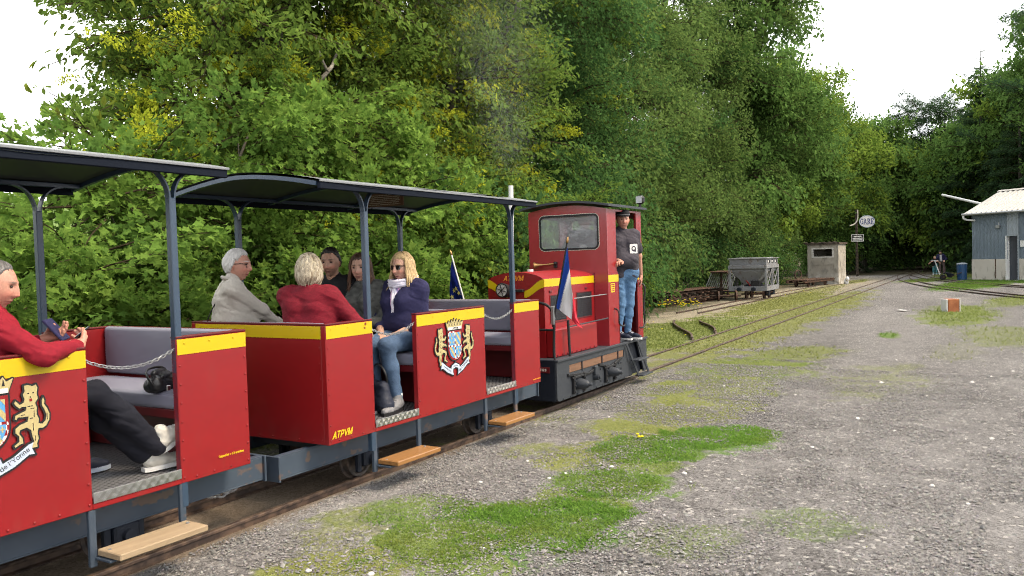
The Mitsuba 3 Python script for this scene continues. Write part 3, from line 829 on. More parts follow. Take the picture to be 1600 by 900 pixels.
conifer('spruce_tree', 63.0, 0.15, 15.4, 3.0, 'tall pointed dark spruce standing against the sky', 281, 340)
conifer('spruce_tree', 58.0, -1.9, 12.2, 2.8, 'shorter spruce directly behind the shed roof', 282, 260)
tree('pine_tree', 72.0, 2.6, 13.4, 2.4, {'conifer': 1.0}, 'dark pine reaching a flat branch into the sky left of the spruce', None, base=.5, lobes=7, n=150, scale=.9, seed=283, trunk=.2, extra=[((71, 4.1, 12.3), (1.3, 1.2, .4))], flat=.35)
tree('forest_tree', 60.0, -4.4, 15.5, 3.6, {'far': .6, 'conifer': .4}, 'tallest tree at the right edge above the shed', None, base=.08, lobes=15, n=270, scale=1.2, seed=284, trunk=.28)
tree('forest_tree', 70.0, -3.5, 14.6, 3.6, {'far': .8, 'far_light': .2}, 'round topped green tree between the spruce and the right edge', None, base=.1, lobes=14, n=230, scale=1.2, seed=285, trunk=.28)
tree('forest_tree', 52.5, -5.3, 16.5, 3.5, {'far': .5, 'conifer': .5}, 'dark tree standing behind the shed roof at the frame edge', None, base=.1, lobes=12, n=190, scale=1.2, seed=286, trunk=.28)

# bushes along the foot of the trees
hb = 'low hedge bushes behind the train'
for i, (x, y, h, s) in enumerate([(2.9, 6.9, 1.5, .8), (3.7, 6.9, 1.7, .8), (4.6, 6.8, 1.8, .9), (5.6, 6.8, 1.9, .9), (6.7, 6.9, 2.0, .9), (7.9, 7.0, 2.0, .9), (9.1, 7.1, 2.0, .9), (3.4, 7.9, 1.75, .9)]):
    bush('maple_bush', x, y, h, s, {'maple': .6, 'maple_dark': .4}, ['first', 'second', 'third', 'fourth', 'fifth', 'sixth', 'seventh', 'eighth', 'ninth', 'tenth', 'eleventh', 'twelfth'][i] + ' leafy hedge bush from the left, right behind the carriages', hb, n=75, scale=.75, seed=300 + i)
hb2 = 'undergrowth bushes along the far siding'
for i, (x, y, h, s) in enumerate([(10.6, 7.5, 2.4, 1.0), (12.2, 7.7, 2.6, 1.1), (13.9, 7.9, 2.8, 1.1), (15.7, 8.2, 2.6, 1.2), (17.6, 8.6, 2.5, 1.3), (20, 10.2, 2.4, 1.3), (23, 11.2, 2.6, 1.4), (26.5, 11.6, 2.6, 1.5), (30.5, 11.8, 3.0, 1.6), (35, 11.4, 2.8, 1.7), (39, 11.0, 2.6, 1.6), (43, 10.6, 2.6, 1.5)]):
    bush('hedge_bush', x, y, h, s, {'dark': .55, 'hornbeam': .45} if x < 20 else {'dark': .8, 'olive': .2}, ['first', 'second', 'third', 'fourth', 'fifth', 'sixth', 'seventh', 'eighth', 'ninth', 'tenth', 'eleventh', 'twelfth'][i] + ' dense green bush from the locomotive along the foot of the trees', hb2, n=95, scale=.95, seed=320 + i)
bush('yellow_bush', 9.9, 7.2, 2.5, .9, {'yellow': .8, 'hornbeam': .2}, 'bush with bright yellow green leaves behind the blonde woman', None, n=60, scale=.7, seed=350)
bush('forest_bush', 58.5, 9.3, 2.8, 1.4, {'far': 1.0}, 'dark bush right of the concrete hut under the station sign', None, n=50, scale=.7, seed=351)
for i, (x, y, h, s) in enumerate([(64, 9.0, 3, 1.6), (72, 7.6, 3, 1.6), (70, -.5, 3, 1.6), (62, -1.8, 2.4, 1.4), (78, 1.0, 3, 1.7), (84, 8, 3.5, 1.8), (92, 4, 4, 2.2)]):
    bush('forest_bush', x, y, h, s, {'far': .4, 'conifer': .6}, 'dark bush inside the forest cutting, ' + ['first', 'second', 'third', 'fourth', 'fifth', 'sixth', 'seventh', 'eighth', 'ninth', 'tenth', 'eleventh', 'twelfth'][i] + ' counted away from the viewer', 'bushes inside the cutting', n=55, scale=.9, seed=360 + i)  # conifer share darkens these bushes, shade of the cutting by leaf colour
print('boughs', NB[0])
_tri = {}
for _k, _d in scene.items():
    if _d.get('type') == 'instance':
        _g = scene[_d['g']['id']]; _f = next(v for v in _g.values() if isinstance(v, dict))['filename']
        _tri[_d['g']['id']] = _tri.get(_d['g']['id'], 0) + len(meshkit.WRITTEN[_f][1])
print(_tri, sum(_tri.values()))
# ------------------------------------------------------------------ rails
RAIL = np.array([(-.034, 0), (.034, 0), (.034, .008), (.007, .014), (.007, .045), (.019, .052), (.019, .066), (.014, .070), (-.014, .070), (-.019, .066), (-.019, .052), (-.007, .045), (-.007, .014), (-.034, .008)])
CY = 4.5


def rail_path(key, pts, n=60, mat='m_rail', prof=RAIL, name='rail'):
    return add(f'{key}__{name}', sweep(spline(pts, n) if len(pts) > 2 else np.array(pts, float), prof), mat)


k = freething('railway_track')
for s in (-1, 1):
    P = [[x, 4.43 + s * .31, -.03 + .0 * x] for x in np.linspace(-6, 100, 90)]
    rail_path(k, P, 180)
r = np.random.default_rng(3)
for i in range(13):
    x = .9 + i * .64
    add(k + '__sleeper', xf(bx(-.055, .055, -.52, .52, -.05, .0, .006), ([0, 0, 1], r.normal(0, 1.2)), (x, 4.43 + r.normal(0, .015), -.052 + .006 * r.random())), 'm_old_wood')
tag(k, 'straight narrow gauge track that the train stands on, running off into the forest', 'railway track')

# diverging track curving to the right beyond the yard
k = freething('railway_track')
ctr = np.array([[58, 4.5], [52, 4.1], [47, 3.55], [42.5, 2.75], [38, 1.65], [34, .35], [30, -1.2], [26, -3.1], [22, -5.4]])
ct = spline(np.c_[ctr, ctr[:, :1] * 0], 90)
tn = np.gradient(ct, axis=0); tn /= np.linalg.norm(tn, axis=1, keepdims=True); nn = np.stack([-tn[:, 1], tn[:, 0], tn[:, 0] * 0], 1)
for s in (-1, 1):
    rail_path(k, (ct + s * .31 * nn + [0, 0, -.022])[:: 1], 120)
tag(k, 'curved track branching off to the right towards the shed', 'railway track')
k = freething('railway_track')
ctr = np.array([[62, 4.35], [56, 3.7], [50, 2.75], [45, 1.5], [40.5, -.1], [36, -2.1], [31, -4.9]])
ct = spline(np.c_[ctr, ctr[:, :1] * 0], 90)
tn = np.gradient(ct, axis=0); tn /= np.linalg.norm(tn, axis=1, keepdims=True); nn = np.stack([-tn[:, 1], tn[:, 0], tn[:, 0] * 0], 1)
for s in (-1, 1):
    rail_path(k, ct + s * .31 * nn + [0, 0, -.02], 120)
tag(k, 'curved track nearest to the shed and its lawn', 'railway track')
# overgrown siding with the hopper wagon, and the loose turnout rails
k = freething('railway_track')
for s in (-1, 1):
    rail_path(k, [[22, 7.25 + s * .31, -.02], [30, 7.05 + s * .31, -.03], [38, 6.75 + s * .31, -.04], [47, 6.0 + s * .31, -.055]], 40)
tag(k, 'overgrown rusty siding under the grey hopper wagon', 'railway track')
k = freething('turnout_rail')
add(k, sweep(spline([[15.2, 4.93, -.01], [15.7, 5.1, 0], [16.6, 5.55, .0], [17.8, 6.15, .0], [19.2, 6.65, -.02]], 26), RAIL * 1.15), 'm_rail')
tag(k, 'loose curved rail lying in the grass nearest to the locomotive', 'rail')
k = freething('turnout_rail')
add(k, sweep(spline([[16.6, 4.88, -.01], [17.0, 5.0, 0], [18.0, 5.45, .0], [19.3, 6.05, -.02]], 22), RAIL * 1.15), 'm_rail')
tag(k, 'second loose curved rail in the grass, farther from the locomotive', 'rail')

# ------------------------------------------------------------------ coat of arms (flat painted cut-outs)
LION = np.array([(.02, .99), (.10, 1.0), (.20, .97), (.27, .99), (.30, .93), (.28, .84), (.30, .76), (.24, .70), (.27, .62), (.26, .52), (.30, .44), (.29, .38), (.36, .36), (.42, .40), (.44, .48), (.41, .56), (.36, .64), (.36, .72), (.40, .78), (.43, .72), (.42, .66),
                 (.47, .60), (.52, .50), (.51, .40), (.44, .31), (.36, .28), (.28, .29), (.26, .22), (.28, .14), (.24, .06), (.25, .0), (.12, .0), (.12, .05), (.17, .10), (.14, .18), (.12, .28), (.04, .33), (-.08, .31), (-.10, .26), (-.04, .19), (-.03, .10), (-.10, .09),
                 (-.20, .05), (-.22, .09), (-.12, .14), (-.12, .22), (-.19, .28), (-.18, .35), (-.08, .40), (.06, .43), (.08, .50), (-.02, .50), (-.12, .51), (-.14, .47), (-.19, .49), (-.17, .55), (-.06, .58), (.03, .60), (.05, .65), (-.03, .66), (-.08, .64), (-.15, .69), (-.19, .74), (-.15, .78), (-.11, .75), (-.07, .71), (.0, .73), (.02, .78), (-.01, .85), (.03, .90)])


def arms(key, x, y, z, s, far_side=False):
    """emblem centred at x, z on a panel whose outer face is at y (facing -y); s: overall width"""
    M = frame([x, y, z], [1, 0, 0], [0, 0, 1])          # local: x right, y up, z towards the viewer
    a = f'{key}__coat_of_arms'
    sh = Polygon([(-.185, .237), (.185, .237), (.185, -.02)] + [(.185 * math.cos(t), -.02 - .20 * math.sin(t) ** .9) for t in np.linspace(.1, 1.5, 8)] + [(0, -.231)] + [(-.185 * math.cos(t), -.02 - .20 * math.sin(t) ** .9) for t in np.linspace(1.5, .1, 8)] + [(-.185, -.02)])
    li = Polygon(LION).buffer(0)
    rl = affinity.translate(affinity.scale(li, .42, .55, origin=(0, 0)), .30, -.256)
    ll = affinity.scale(rl, -1, 1, origin=(0, 0))
    crown = Polygon([(-.18, .25), (.18, .25), (.225, .365), (.17, .34), (.145, .385), (.105, .34), (.07, .40), (.035, .345), (0, .415), (-.035, .345), (-.07, .40), (-.105, .34), (-.145, .385), (-.17, .34), (-.225, .365)])
    ban_r = Polygon([(.055, -.444), (.21, -.385), (.33, -.31), (.385, -.315), (.36, -.255), (.375, -.20), (.325, -.215), (.20, -.295), (.075, -.345)])
    ban_l = affinity.scale(ban_r, -1, 1, origin=(0, 0))
    ban_m = Polygon([(-.125, -.36), (-.10, -.29), (0, -.252), (.10, -.29), (.125, -.36), (.07, -.385), (.06, -.345), (0, -.328), (-.06, -.345), (-.07, -.385)])
    allp = shapely.union_all([sh, rl, ll, crown, ban_r, ban_l, ban_m]).buffer(.012)
    S = lambda p: affinity.scale(p, s, s, origin=(0, 0))
    def put(part, poly, z0, d, mat):
        m = extr(S(poly), d); m.apply_translation([0, 0, z0]); m.apply_transform(M)
        add(a + part, m, mat)
    put('', allp, .0, .006, 'm_black')
    put('__lion', rl.buffer(-.004), .006, .003, 'm_gold'); put('__lion', ll.buffer(-.004), .006, .003, 'm_gold')
    # inked details of the lions: mane strokes, eyes, tongues
    ink = []
    for sx in (1, -1):
        for (u, v, w, h) in ((.10, .86, .035, .015), (.20, .86, .035, .015), (.13, .66, .10, .012), (.17, .62, .08, .010), (.14, .47, .06, .012), (.17, .33, .012, .12), (.20, .15, .012, .08), (.02, .25, .012, .09), (-.02, .54, .08, .010), (.46, .46, .012, .1), (.20, .53, .012, .1), (.14, .80, .015, .03)):
            ink.append(affinity.translate(affinity.scale(sbox(u - w / 2, v - h / 2, u + w / 2, v + h / 2), .42 * sx, .55, origin=(0, 0)), .30 * sx, -.256))
    put('__ink', shapely.union_all(ink), .009, .0012, 'm_black'); labels[a + '__ink'] = {'kind': 'stuff'}
    put('__tongue', shapely.union_all([affinity.translate(affinity.scale(sbox(.12, .735, .17, .775), .42 * sx, .55, origin=(0, 0)), .30 * sx, -.256) for sx in (1, -1)]), .0095, .0016, 'm_red')
    put('__crown', crown, .006, .004, 'm_gold')
    put('__crown_band', sbox(-.18, .25, .18, .29), .010, .0015, 'm_white')
    put('__crown_points', shapely.union_all([Polygon([(u - .012, .31), (u + .012, .31), (u, .37)]) for u in (-.145, -.07, 0, .07, .145)]), .010, .0012, 'm_black')
    tx = meshkit.text_mesh('ATPVM', .030 * s, .0012, True); tx.apply_translation([-.058 * s, .255 * s, .0115]); tx.apply_transform(M)
    add(a + '__crown_lettering', tx, 'm_black')
    put('__shield', sh.buffer(-.006), .006, .003, 'm_red')
    inner = sh.buffer(-.035)
    q1, q2 = inner & sbox(-1, .015, -.012, 1), inner & sbox(.012, .015, 1, 1)
    q3, q4 = inner & sbox(-1, -1, -.012, -.009), inner & sbox(.012, -1, 1, -.009)
    put('__quarter', q1, .009, .0016, 'm_sky_blue'); put('__quarter', q4, .009, .0016, 'm_sky_blue')
    st = [affinity.rotate(sbox(-1, k * .085, 1, k * .085 + .042), -52, origin=(.1, .1)) for k in range(-9, 9)]
    st = shapely.union_all(st)
    put('__quarter', q2, .009, .0016, 'm_sky_blue'); put('__quarter', q3, .009, .0016, 'm_sky_blue')
    put('__bend', shapely.union_all([q2 & st, q3 & affinity.rotate(st, 0)]), .0106, .0012, 'm_gold')
    fl = []
    for (cx, cy) in ((-.125, .17), (-.055, .17), (-.09, .12), (-.125, .06), (-.055, .06), (.055, -.05), (.12, -.05), (.085, -.10), (.045, -.15), (.10, -.14)):
        fl += [sbox(cx - .006, cy - .024, cx + .006, cy + .026), sbox(cx - .02, cy - .004, cx + .02, cy + .006)]
    put('__lily', shapely.union_all(fl), .0106, .0012, 'm_gold')
    edge = (q1.buffer(.022) - q1) | (q4.buffer(.022) - q4)
    dash = shapely.union_all([sbox(-.5 + k * .088, -.5, -.5 + k * .088 + .042, .5) for k in range(12)])
    dash2 = shapely.union_all([sbox(-.5, -.5 + k * .088, .5, -.5 + k * .088 + .042) for k in range(12)])
    put('__border', (edge & dash & dash2) | ((edge - dash) - dash2), .009, .0018, 'm_white')
    for b in (ban_r, ban_l, ban_m):
        put('__banner', b.buffer(-.006), .006, .003, 'm_pale_blue')
    tx = meshkit.text_mesh("de l'Yonne", .040 * s, .0012); tx.apply_transform(trimesh.transformations.rotation_matrix(math.radians(29), [0, 0, 1])); tx.apply_translation([.095 * s, -.405 * s, .0092]); tx.apply_transform(M)
    add(a + '__banner_lettering', tx, 'm_black')
    # the writing on the other two ribbons is too small to read in the photograph: faint ink strokes
    for poly, ang_, (u0, v0) in ((ban_l, -29, (-.30, -.285)), (ban_m, 0, (-.055, -.31))):
        st_ = [affinity.rotate(sbox(u0 + k_ * .022, v0, u0 + k_ * .022 + .013, v0 + .014), ang_, origin=(u0, v0)) for k_ in range(9 if ang_ else 5)]
        put('__banner_marks', shapely.union_all(st_), .0092, .001, 'm_black'); labels[[q for q in scene if q.startswith(a + '__banner_marks')][-1]] = {'kind': 'stuff'}
    labels[a] = {'label': 'painted coat of arms with two golden lions, a quartered shield and a crown'}


def lettering(key, text, h, x, y, z, mat, shear=.35, bold=True, spread=1.0):
    t = meshkit.text_mesh(text, h, .0015, bold)
    M = np.eye(4); M[0, 1] = shear; M[0, 0] = spread
    t.apply_transform(M); t.apply_transform(frame([x, y, z], [1, 0, 0], [0, 0, 1]))
    return add(key, t, mat)


# ------------------------------------------------------------------ passenger carriages
Y0, Y1 = 3.82, 5.18
ZB, ZT, ZY = .436, 1.249, 1.157
PAN = [(0.0, .48), (1.0, 1.99), (2.51, 3.0)]
TREAD_BUMP = mikit.proc(lambda p, n, uv: mikit.smoothstep(.62, .9, dr.abs(dr.sin((p.x + p.y) * 95)) * dr.abs(dr.sin((p.x - p.y) * 95))), 1e-3)
scene['m_tread'] = {'type': 'bumpmap', 'arbitrary': TREAD_BUMP, 'scale': .004, 'bsdf': {'type': 'twosided', 'bsdf': {'type': 'principled', 'base_color': mikit.proc(lambda p, n, uv: mikit.mix([.012, .012, .013], [.13, .13, .135], mikit.smoothstep(.25, .5, 1 - dr.abs(dr.sin((p.x + 1.7 * p.y) * 48) * dr.sin((p.x - 1.7 * p.y) * 48))))), 'roughness': .42, 'metallic': .3, 'specular': .5}}}


def seat_cushion(x0, x1, y0, y1, z0, z1):
    """padded cushion: chamfered box, top slightly domed with a seam"""
    m = m3.Manifold.hull(m3.Manifold.compose([m3.Manifold.sphere(.022, 12).translate([x, y, z]) for x in (x0 + .022, x1 - .022) for y in (y0 + .022, y1 - .022) for z in (z0 + .022, z1 - .022)]))
    m = m.refine_to_length(.06)
    a = m.to_mesh(); v = np.array(a.vert_properties[:, :3], float); f = np.array(a.tri_verts)
    nv = np.stack([(v[:, 0] - (x0 + x1) / 2) / ((x1 - x0) / 2), (v[:, 1] - (y0 + y1) / 2) / ((y1 - y0) / 2), (v[:, 2] - (z0 + z1) / 2) / ((z1 - z0) / 2)], 1)
    puff = .010 * (1 - nv[:, 0] ** 2).clip(0) * (1 - nv[:, 1] ** 4).clip(0)
    thin = np.argmin([x1 - x0, y1 - y0, z1 - z0])
    c = [(x0 + x1) / 2, (y0 + y1) / 2, (z0 + z1) / 2][thin]
    q = [(1 - nv[:, j] ** 2).clip(0) for j in range(3) if j != thin]
    v[:, thin] += np.sign(v[:, thin] - c) * .012 * np.sqrt(q[0] * q[1]) + .004 * (meshkit.noise(v * 7) - .5)
    return tm(v, f)


def carriage(key, X, dy, dz, wood, second):
    sx = lambda m: xf(m, None, (X, dy, dz))
    A = lambda part, mesh, mat, **k: add(f'{key}__{part}', sx(mesh if not isinstance(mesh, list) else cat(mesh)), mat, **k)
    th = .045
    for ya, yb, out in ((Y0, Y0 + th, -1), (Y1 - th, Y1, 1)):
        for i, (a, b) in enumerate(PAN):
            p = A('side_panel', bx(a, b, ya, yb, ZB, ZT, .004), 'm_red')
            yo = ya if out < 0 else yb
            add(p + '__stripe', sx(bx(a + .004, b - .004, yo - (.003 if out < 0 else -.001), yo + (.003 if out > 0 else -.001), ZY, ZT - .005, .001)), 'm_yellow')
            A('panel_cap', bx(a, b, ya - .003, yb + .003, ZT + .0005, ZT + .012, .003), 'm_red_dark')
    for xa, xb, out in ((0, .03, -1), (2.97, 3.0, 1)):
        p = A('end_panel', bx(xa + (.003 if out < 0 else 0), xb - (.003 if out > 0 else 0), Y0 + th + .001, Y1 - th - .001, ZB, ZT, .003), 'm_red')
        xo = xa + .003 if out < 0 else xb - .003
        add(p + '__stripe', sx(bx(xo - (.003 if out < 0 else -.001), xo + (.003 if out > 0 else -.001), Y0 + th, Y1 - th, ZY, ZT - .005, .001)), 'm_yellow')
        A('panel_cap', bx(xa, xb, Y0 + th + .004, Y1 - th - .004, ZT + .0005, ZT + .012, .003), 'm_red_dark')
    # rivets round every visible panel edge
    rv = []
    riv = trimesh.creation.icosphere(1, .0065)
    for a, b in PAN:
        pts = [(a + .018, z) for z in np.arange(ZB + .03, ZY, .105)] + [(b - .018, z) for z in np.arange(ZB + .03, ZY, .105)] + [(x, ZB + .022) for x in np.arange(a + .1, b - .05, .12)]
        for x, z in pts:
            q = riv.copy(); q.vertices *= [1, .5, 1]; q.apply_translation([x, Y0 - .003, z]); rv.append(q)
    for y in (Y0 + th + .02, Y1 - th - .02):
        for z in np.arange(ZB + .03, ZY, .105):
            q = riv.copy(); q.vertices *= [.5, 1, 1]; q.apply_translation([.002, y, z]); rv.append(q)
    for y in np.arange(Y0 + .15, Y1 - .1, .13):
        for z in (ZB + .022,):
            q = riv.copy(); q.vertices *= [.5, 1, 1]; q.apply_translation([.001, y, z]); rv.append(q)
    A('rivets', rv, 'm_red', kind='stuff', smooth=True)
    rv = []
    for a, b in PAN:
        for x in list(np.arange(a + .05, b - .02, .17)):
            q = riv.copy(); q.vertices *= [1, .5, 1]; q.apply_translation([x, Y0 - .005, ZT - .028]); rv.append(q)
    for y in np.arange(Y0 + .12, Y1 - .1, .19):
        q = riv.copy(); q.vertices *= [.5, 1, 1]; q.apply_translation([-.002, y, ZT - .028]); rv.append(q)
    A('rivets', rv, 'm_yellow', kind='stuff', smooth=True)
    # benches
    for (s0, s1, b0, b1, fr) in ((.075, .475, .034, .072, .46), (1.035, 1.425, 1.425, 1.475, 1.05), (1.525, 1.915, 1.476, 1.524, 1.90), (2.525, 2.925, 2.928, 2.966, 2.54)):
        p = A('bench', bx(s0 + .01, s1 - .01, Y0 + th + .002, Y1 - th - .002, .79, .842, .004), 'm_red_dark')
        add(p + '__seat_cushion', sx(seat_cushion(s0, s1, Y0 + th + .004, Y1 - th - .004, .845, .93)), 'm_vinyl', smooth=40)
        add(p + '__backrest', sx(seat_cushion(b0, b1, Y0 + th + .004, Y1 - th - .004, .945, 1.262)), 'm_vinyl', smooth=40)
        bd = (s0 + .12 if b0 < s0 else s1 - .12)
        add(p + '__bench_board', sx(bx(bd - .01, bd + .01, Y0 + th + .002, Y1 - th - .002, .50, .789, .003)), 'm_red_dark')
    # floor with tread plate, and bright sills in the doorways
    A('floor', bx(.032, 2.968, Y0 + th + .002, Y1 - th - .002, .465, .492, .002), 'm_tread')
    for a, b in ((.48, 1.0), (1.99, 2.51)):
        for ya, yb in ((Y0, Y0 + th), (Y1 - th, Y1)):
            A('door_sill', bx(a + .001, b - .001, ya, yb, ZB, .466, .003), 'm_red')
        s = A('tread_strip', [bx(a + .002, b - .002, Y0 - .005, Y0 - .002, .467, .521, .001), bx(a + .002, b - .002, Y0 - .005, Y0 + .062, .494, .499, .001)], 'm_alu')
        lug = []
        for i, u in enumerate(np.arange(a + .03, b - .02, .028)):
            for j in range(2):
                ang = 45 if (i + j) % 2 else -45
                for w in (-.006, 0, .006):
                    q = bx(-.010, .010, -.0014, .0014, 0, .0022, 0); q = xf(q, ([0, 0, 1], ang)); q.apply_translation([w * (1 if ang > 0 else 1), w * (-1 if ang > 0 else 1), 0])
                    q.apply_transform(frame([u, Y0 - .005, .481 + j * .026], [1, 0, 0], [0, 0, 1])); lug.append(q)
        add(s + '__tread_lugs', sx(cat(lug)), 'm_chrome', kind='stuff')
    # underframe
    for y in (4.02, 4.93):
        A('sole_bar', [bx(-.27, 3.27, y, y + .05, .395, .405, .002), bx(-.27, 3.27, y, y + .05, .245, .255, .002), bx(-.27, 3.27, y + (.0 if y > 4.5 else 0), y + .012, .2551, .3949, .002)], 'm_steel_blue')
    for x in (-.285, 3.27):
        A('buffer_beam', bx(x, x + .016, 4.0, 5.0, .235, .405, .003), 'm_steel_blue')
    for x in (.35, 1.05, 1.95, 2.65):
        A('cross_member', bx(x - .025, x + .025, 4.071, 4.929, .30, .39, .003), 'm_steel_blue')
    for x in (-.30, 3.29):
        s = -1 if x < 0 else 1
        A('coupling_block', [bx(x - .03 + .02 * s, x + .03 + .03 * s, 4.40, 4.60, .27, .37, .012), bx(x + .0 * s, x + .13 * s, 4.44, 4.56, .295, .345, .012)], 'm_frame_dark')
        e = [4.22, 4.78]
        for y in e:
            a_ = np.linspace(0, 1, 9); P = np.stack([x + s * (.01 + .30 * a_), y + (4.5 - y) * .35 * a_, .33 - .28 * a_ * (1.45 - a_)], 1)
            A('safety_chain', chain_links(P, .055, .007), 'm_galv')
            A('chain_ring', tube(np.array([[x + s * .012 + .028 * s * (1 - math.cos(t)), y, .33 + .028 * math.sin(t)] for t in np.linspace(0, 2 * np.pi, 13)]), .0065, 6, False), 'm_galv')
    wheel_prof = [(0, -.03), (.045, -.03), (.045, -.02), (.085, -.012), (.118, -.014), (.125, -.026), (.146, -.028), (.149, .018), (.168, .022), (.170, .032), (.160, .036), (.12, .036), (.11, .018), (.05, .015), (.04, .03), (0, .03)]
    for x in (.65, 2.30):
        for y in (4.16, 4.70):
            w = lathe(wheel_prof, 32); w.apply_transform(axis_to([0, 1 if y < 4.4 else -1, 0])); w.apply_translation([x, y, .185])
            wk = A('wheel', w, 'm_wheel', smooth=35)
        A('axle', cyl([x, 4.02, .185], [x, 4.84, .185], .022), 'm_rust', smooth=40)
        for y, s in ((4.06, 1), (4.86, -1)):
            A('axle_box', [bx(x - .075, x + .075, y - .045, y + .03, .135, .245, .012), bx(x - .12, x - .08, y - .02, y + .02, .10, .25, .006), bx(x + .08, x + .12, y - .02, y + .02, .10, .25, .006), cyl([x, y - .045 * (1 if s > 0 else -1), .185], [x, y - .075 * s, .185], .035, 14)], 'm_frame_dark')
            A('leaf_spring', [bx(x - .16 + .02 * i, x + .16 - .02 * i, y - .018, y + .018, .247 + 0.0 * i, .2475, 0) if False else bx(x - .15 + .025 * i, x + .15 - .025 * i, y - .016, y + .016, .2465 - .0 + i * .0, .2535, .001) for i in range(1)], 'm_frame_dark')
    # posts and roof
    ey = (Y0 + .0225, Y1 - .0225)
    hoop = lambda y: 2.195 + .100 * (1 - abs((y - 4.5) / .785) ** 1.65)
    for x in (.459, 2.531):
        for y in ey:
            A('post', bx(x - .021, x + .021, y - .021, y + .021, .30, 2.035, .004), 'm_post')
            ang = np.linspace(0, np.pi / 2, 9)
            for s in (-1, 1):
                pth = np.array([[x + s * .014, y, 1.90]] + [[x + s * (.014 + .15 * (1 - math.cos(t))), y, 2.03 + .165 * math.sin(t)] for t in ang])
                A('roof_bracket', sweep(pth, [(-.019, -.005), (.019, -.005), (.019, .005), (-.019, .005)], up=(s * .999, 0, .05)), 'm_post')
    ys = np.linspace(3.715, 5.285, 25)
    rx = np.linspace(-.11, 2.84, 14)
    wob = lambda x: .008 * math.sin(x * 2.3 + X) + .006 * math.sin(x * 6.1 + 2 * X)
    top = np.array([[[x, y, hoop(y) + .021 + (wob(x) * (abs(y - 4.5) / .78) ** 4)] for y in ys] for x in rx]).reshape(-1, 3)
    bot = top - [0, 0, .014]
    n, m = len(rx), len(ys); idx = np.arange(n * m).reshape(n, m)
    q = np.stack([idx[:-1, :-1], idx[1:, :-1], idx[1:, 1:], idx[:-1, 1:]], -1).reshape(-1, 4)
    ft = np.vstack([q[:, [0, 1, 2]], q[:, [0, 2, 3]]])
    A('roof', tm(top, ft), 'm_roof_top', smooth=True)
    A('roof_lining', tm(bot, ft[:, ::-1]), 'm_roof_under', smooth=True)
    [A('roof_edge', bx(-.108, 2.838, y - .006, y + .006, hoop(y) + .006, hoop(y) + .0205, .002), 'm_roof_top') for y in (3.718, 5.282)]
    for y in (3.735, 5.265):
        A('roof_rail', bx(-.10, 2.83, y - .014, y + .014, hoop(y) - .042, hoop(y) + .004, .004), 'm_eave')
    for y in ey:
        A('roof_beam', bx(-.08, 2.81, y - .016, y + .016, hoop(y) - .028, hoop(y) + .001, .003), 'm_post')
    for x in (-.095, .88, 1.86, 2.825):
        P = [[x, y, hoop(y) - .004] for y in np.linspace(3.75, 5.25, 21)]
        A('roof_hoop', sweep(P, [(-.014, -.02), (.014, -.02), (.014, .008), (-.014, .008)]), 'm_post')
    # steps below the doorways on the near side
    for a, b in ((.48, 1.0), (1.99, 2.51)):
        for x in (a - .004, b + .006):
            A('step_hanger', bx(x - .019, x + .019, Y0 + .004, Y0 + .028, .145, ZB - .002, .003), 'm_steel_blue')
        s = A('step_board', xf(bx(-.262, .262, -.095, .095, -.017, .017, .005), ([0, 1, 0], 0.6), ((a + b) / 2 + .015, Y0 - .092, .213)), wood)
        add(s + '__bolt', sx(cat([cyl([x, Y0 - .06, .229], [x, Y0 - .06, .234], .009, 10) for x in (a + .04, b - .02)])), 'm_galv')
        A('step_bracket', bx(a, b, Y0 - .12, Y0 + .003, .182, .194, .002), 'm_steel_blue')
        zz = np.linspace(0, 1, 14)
        P = np.stack([a + .0 + (b - a) * zz, np.full(14, Y0 + .022), 1.19 - .26 * zz * (1 - zz)], 1)
        A('door_chain', chain_links(P, .030, .0027), 'm_galv')
    arms(key, X + 1.505, Y0 + dy - .0035, dz + .955, .55)
    return key


c2 = carriage('passenger_carriage', 4.0, 0.0, 0.0, 'm_wood_varnish', True)
tag(c2, 'red open sided carriage with the women and the old man aboard, coupled to the locomotive', 'railway carriage', 'red open sided carriages of the train')
c1 = carriage('passenger_carriage_001', .38, .06, .02, 'm_wood_pale', False)
tag(c1, 'red open sided carriage cut off at the left edge, with the handbag on its bench', 'railway carriage', 'red open sided carriages of the train')
lettering(c2 + '__lettering', 'ATPVM', .046, 4.025, Y0 - .0035, .476, 'm_letter', .30, True, .88)
lettering(c2 + '__lettering', 'Capacité = 12 adultes', .011, 6.835, Y0 - .0035, .475, 'm_orange', .1, True, .98)
lettering(c1 + '__lettering', 'Capacité = 12 adultes', .013, 3.14, Y0 + .06 - .0035, .545, 'm_letter', .1, True, 1.0)
# notice hung under the second carriage's roof
nb = add(c2 + '__notice_board', bx(5.50, 5.515, 4.30, 4.72, 2.155, 2.27, .002), 'm_wood_beam', label='brown notice board with lines of small print under the roof')
add(nb + '__print', [bx(5.4985, 5.4995, 4.33 + .01 * (i % 2), 4.69 - .02 * (i % 3), 2.168 + i * .016, 2.173 + i * .016, 0) for i in range(6)], 'm_cream_sheet', kind='stuff')
# ------------------------------------------------------------------ locomotive
L = freething('locomotive')
LA = lambda part, mesh, mat, **k: add(f'{L}__{part}', mesh, mat, **k)
YN, YF = 3.93, 5.07
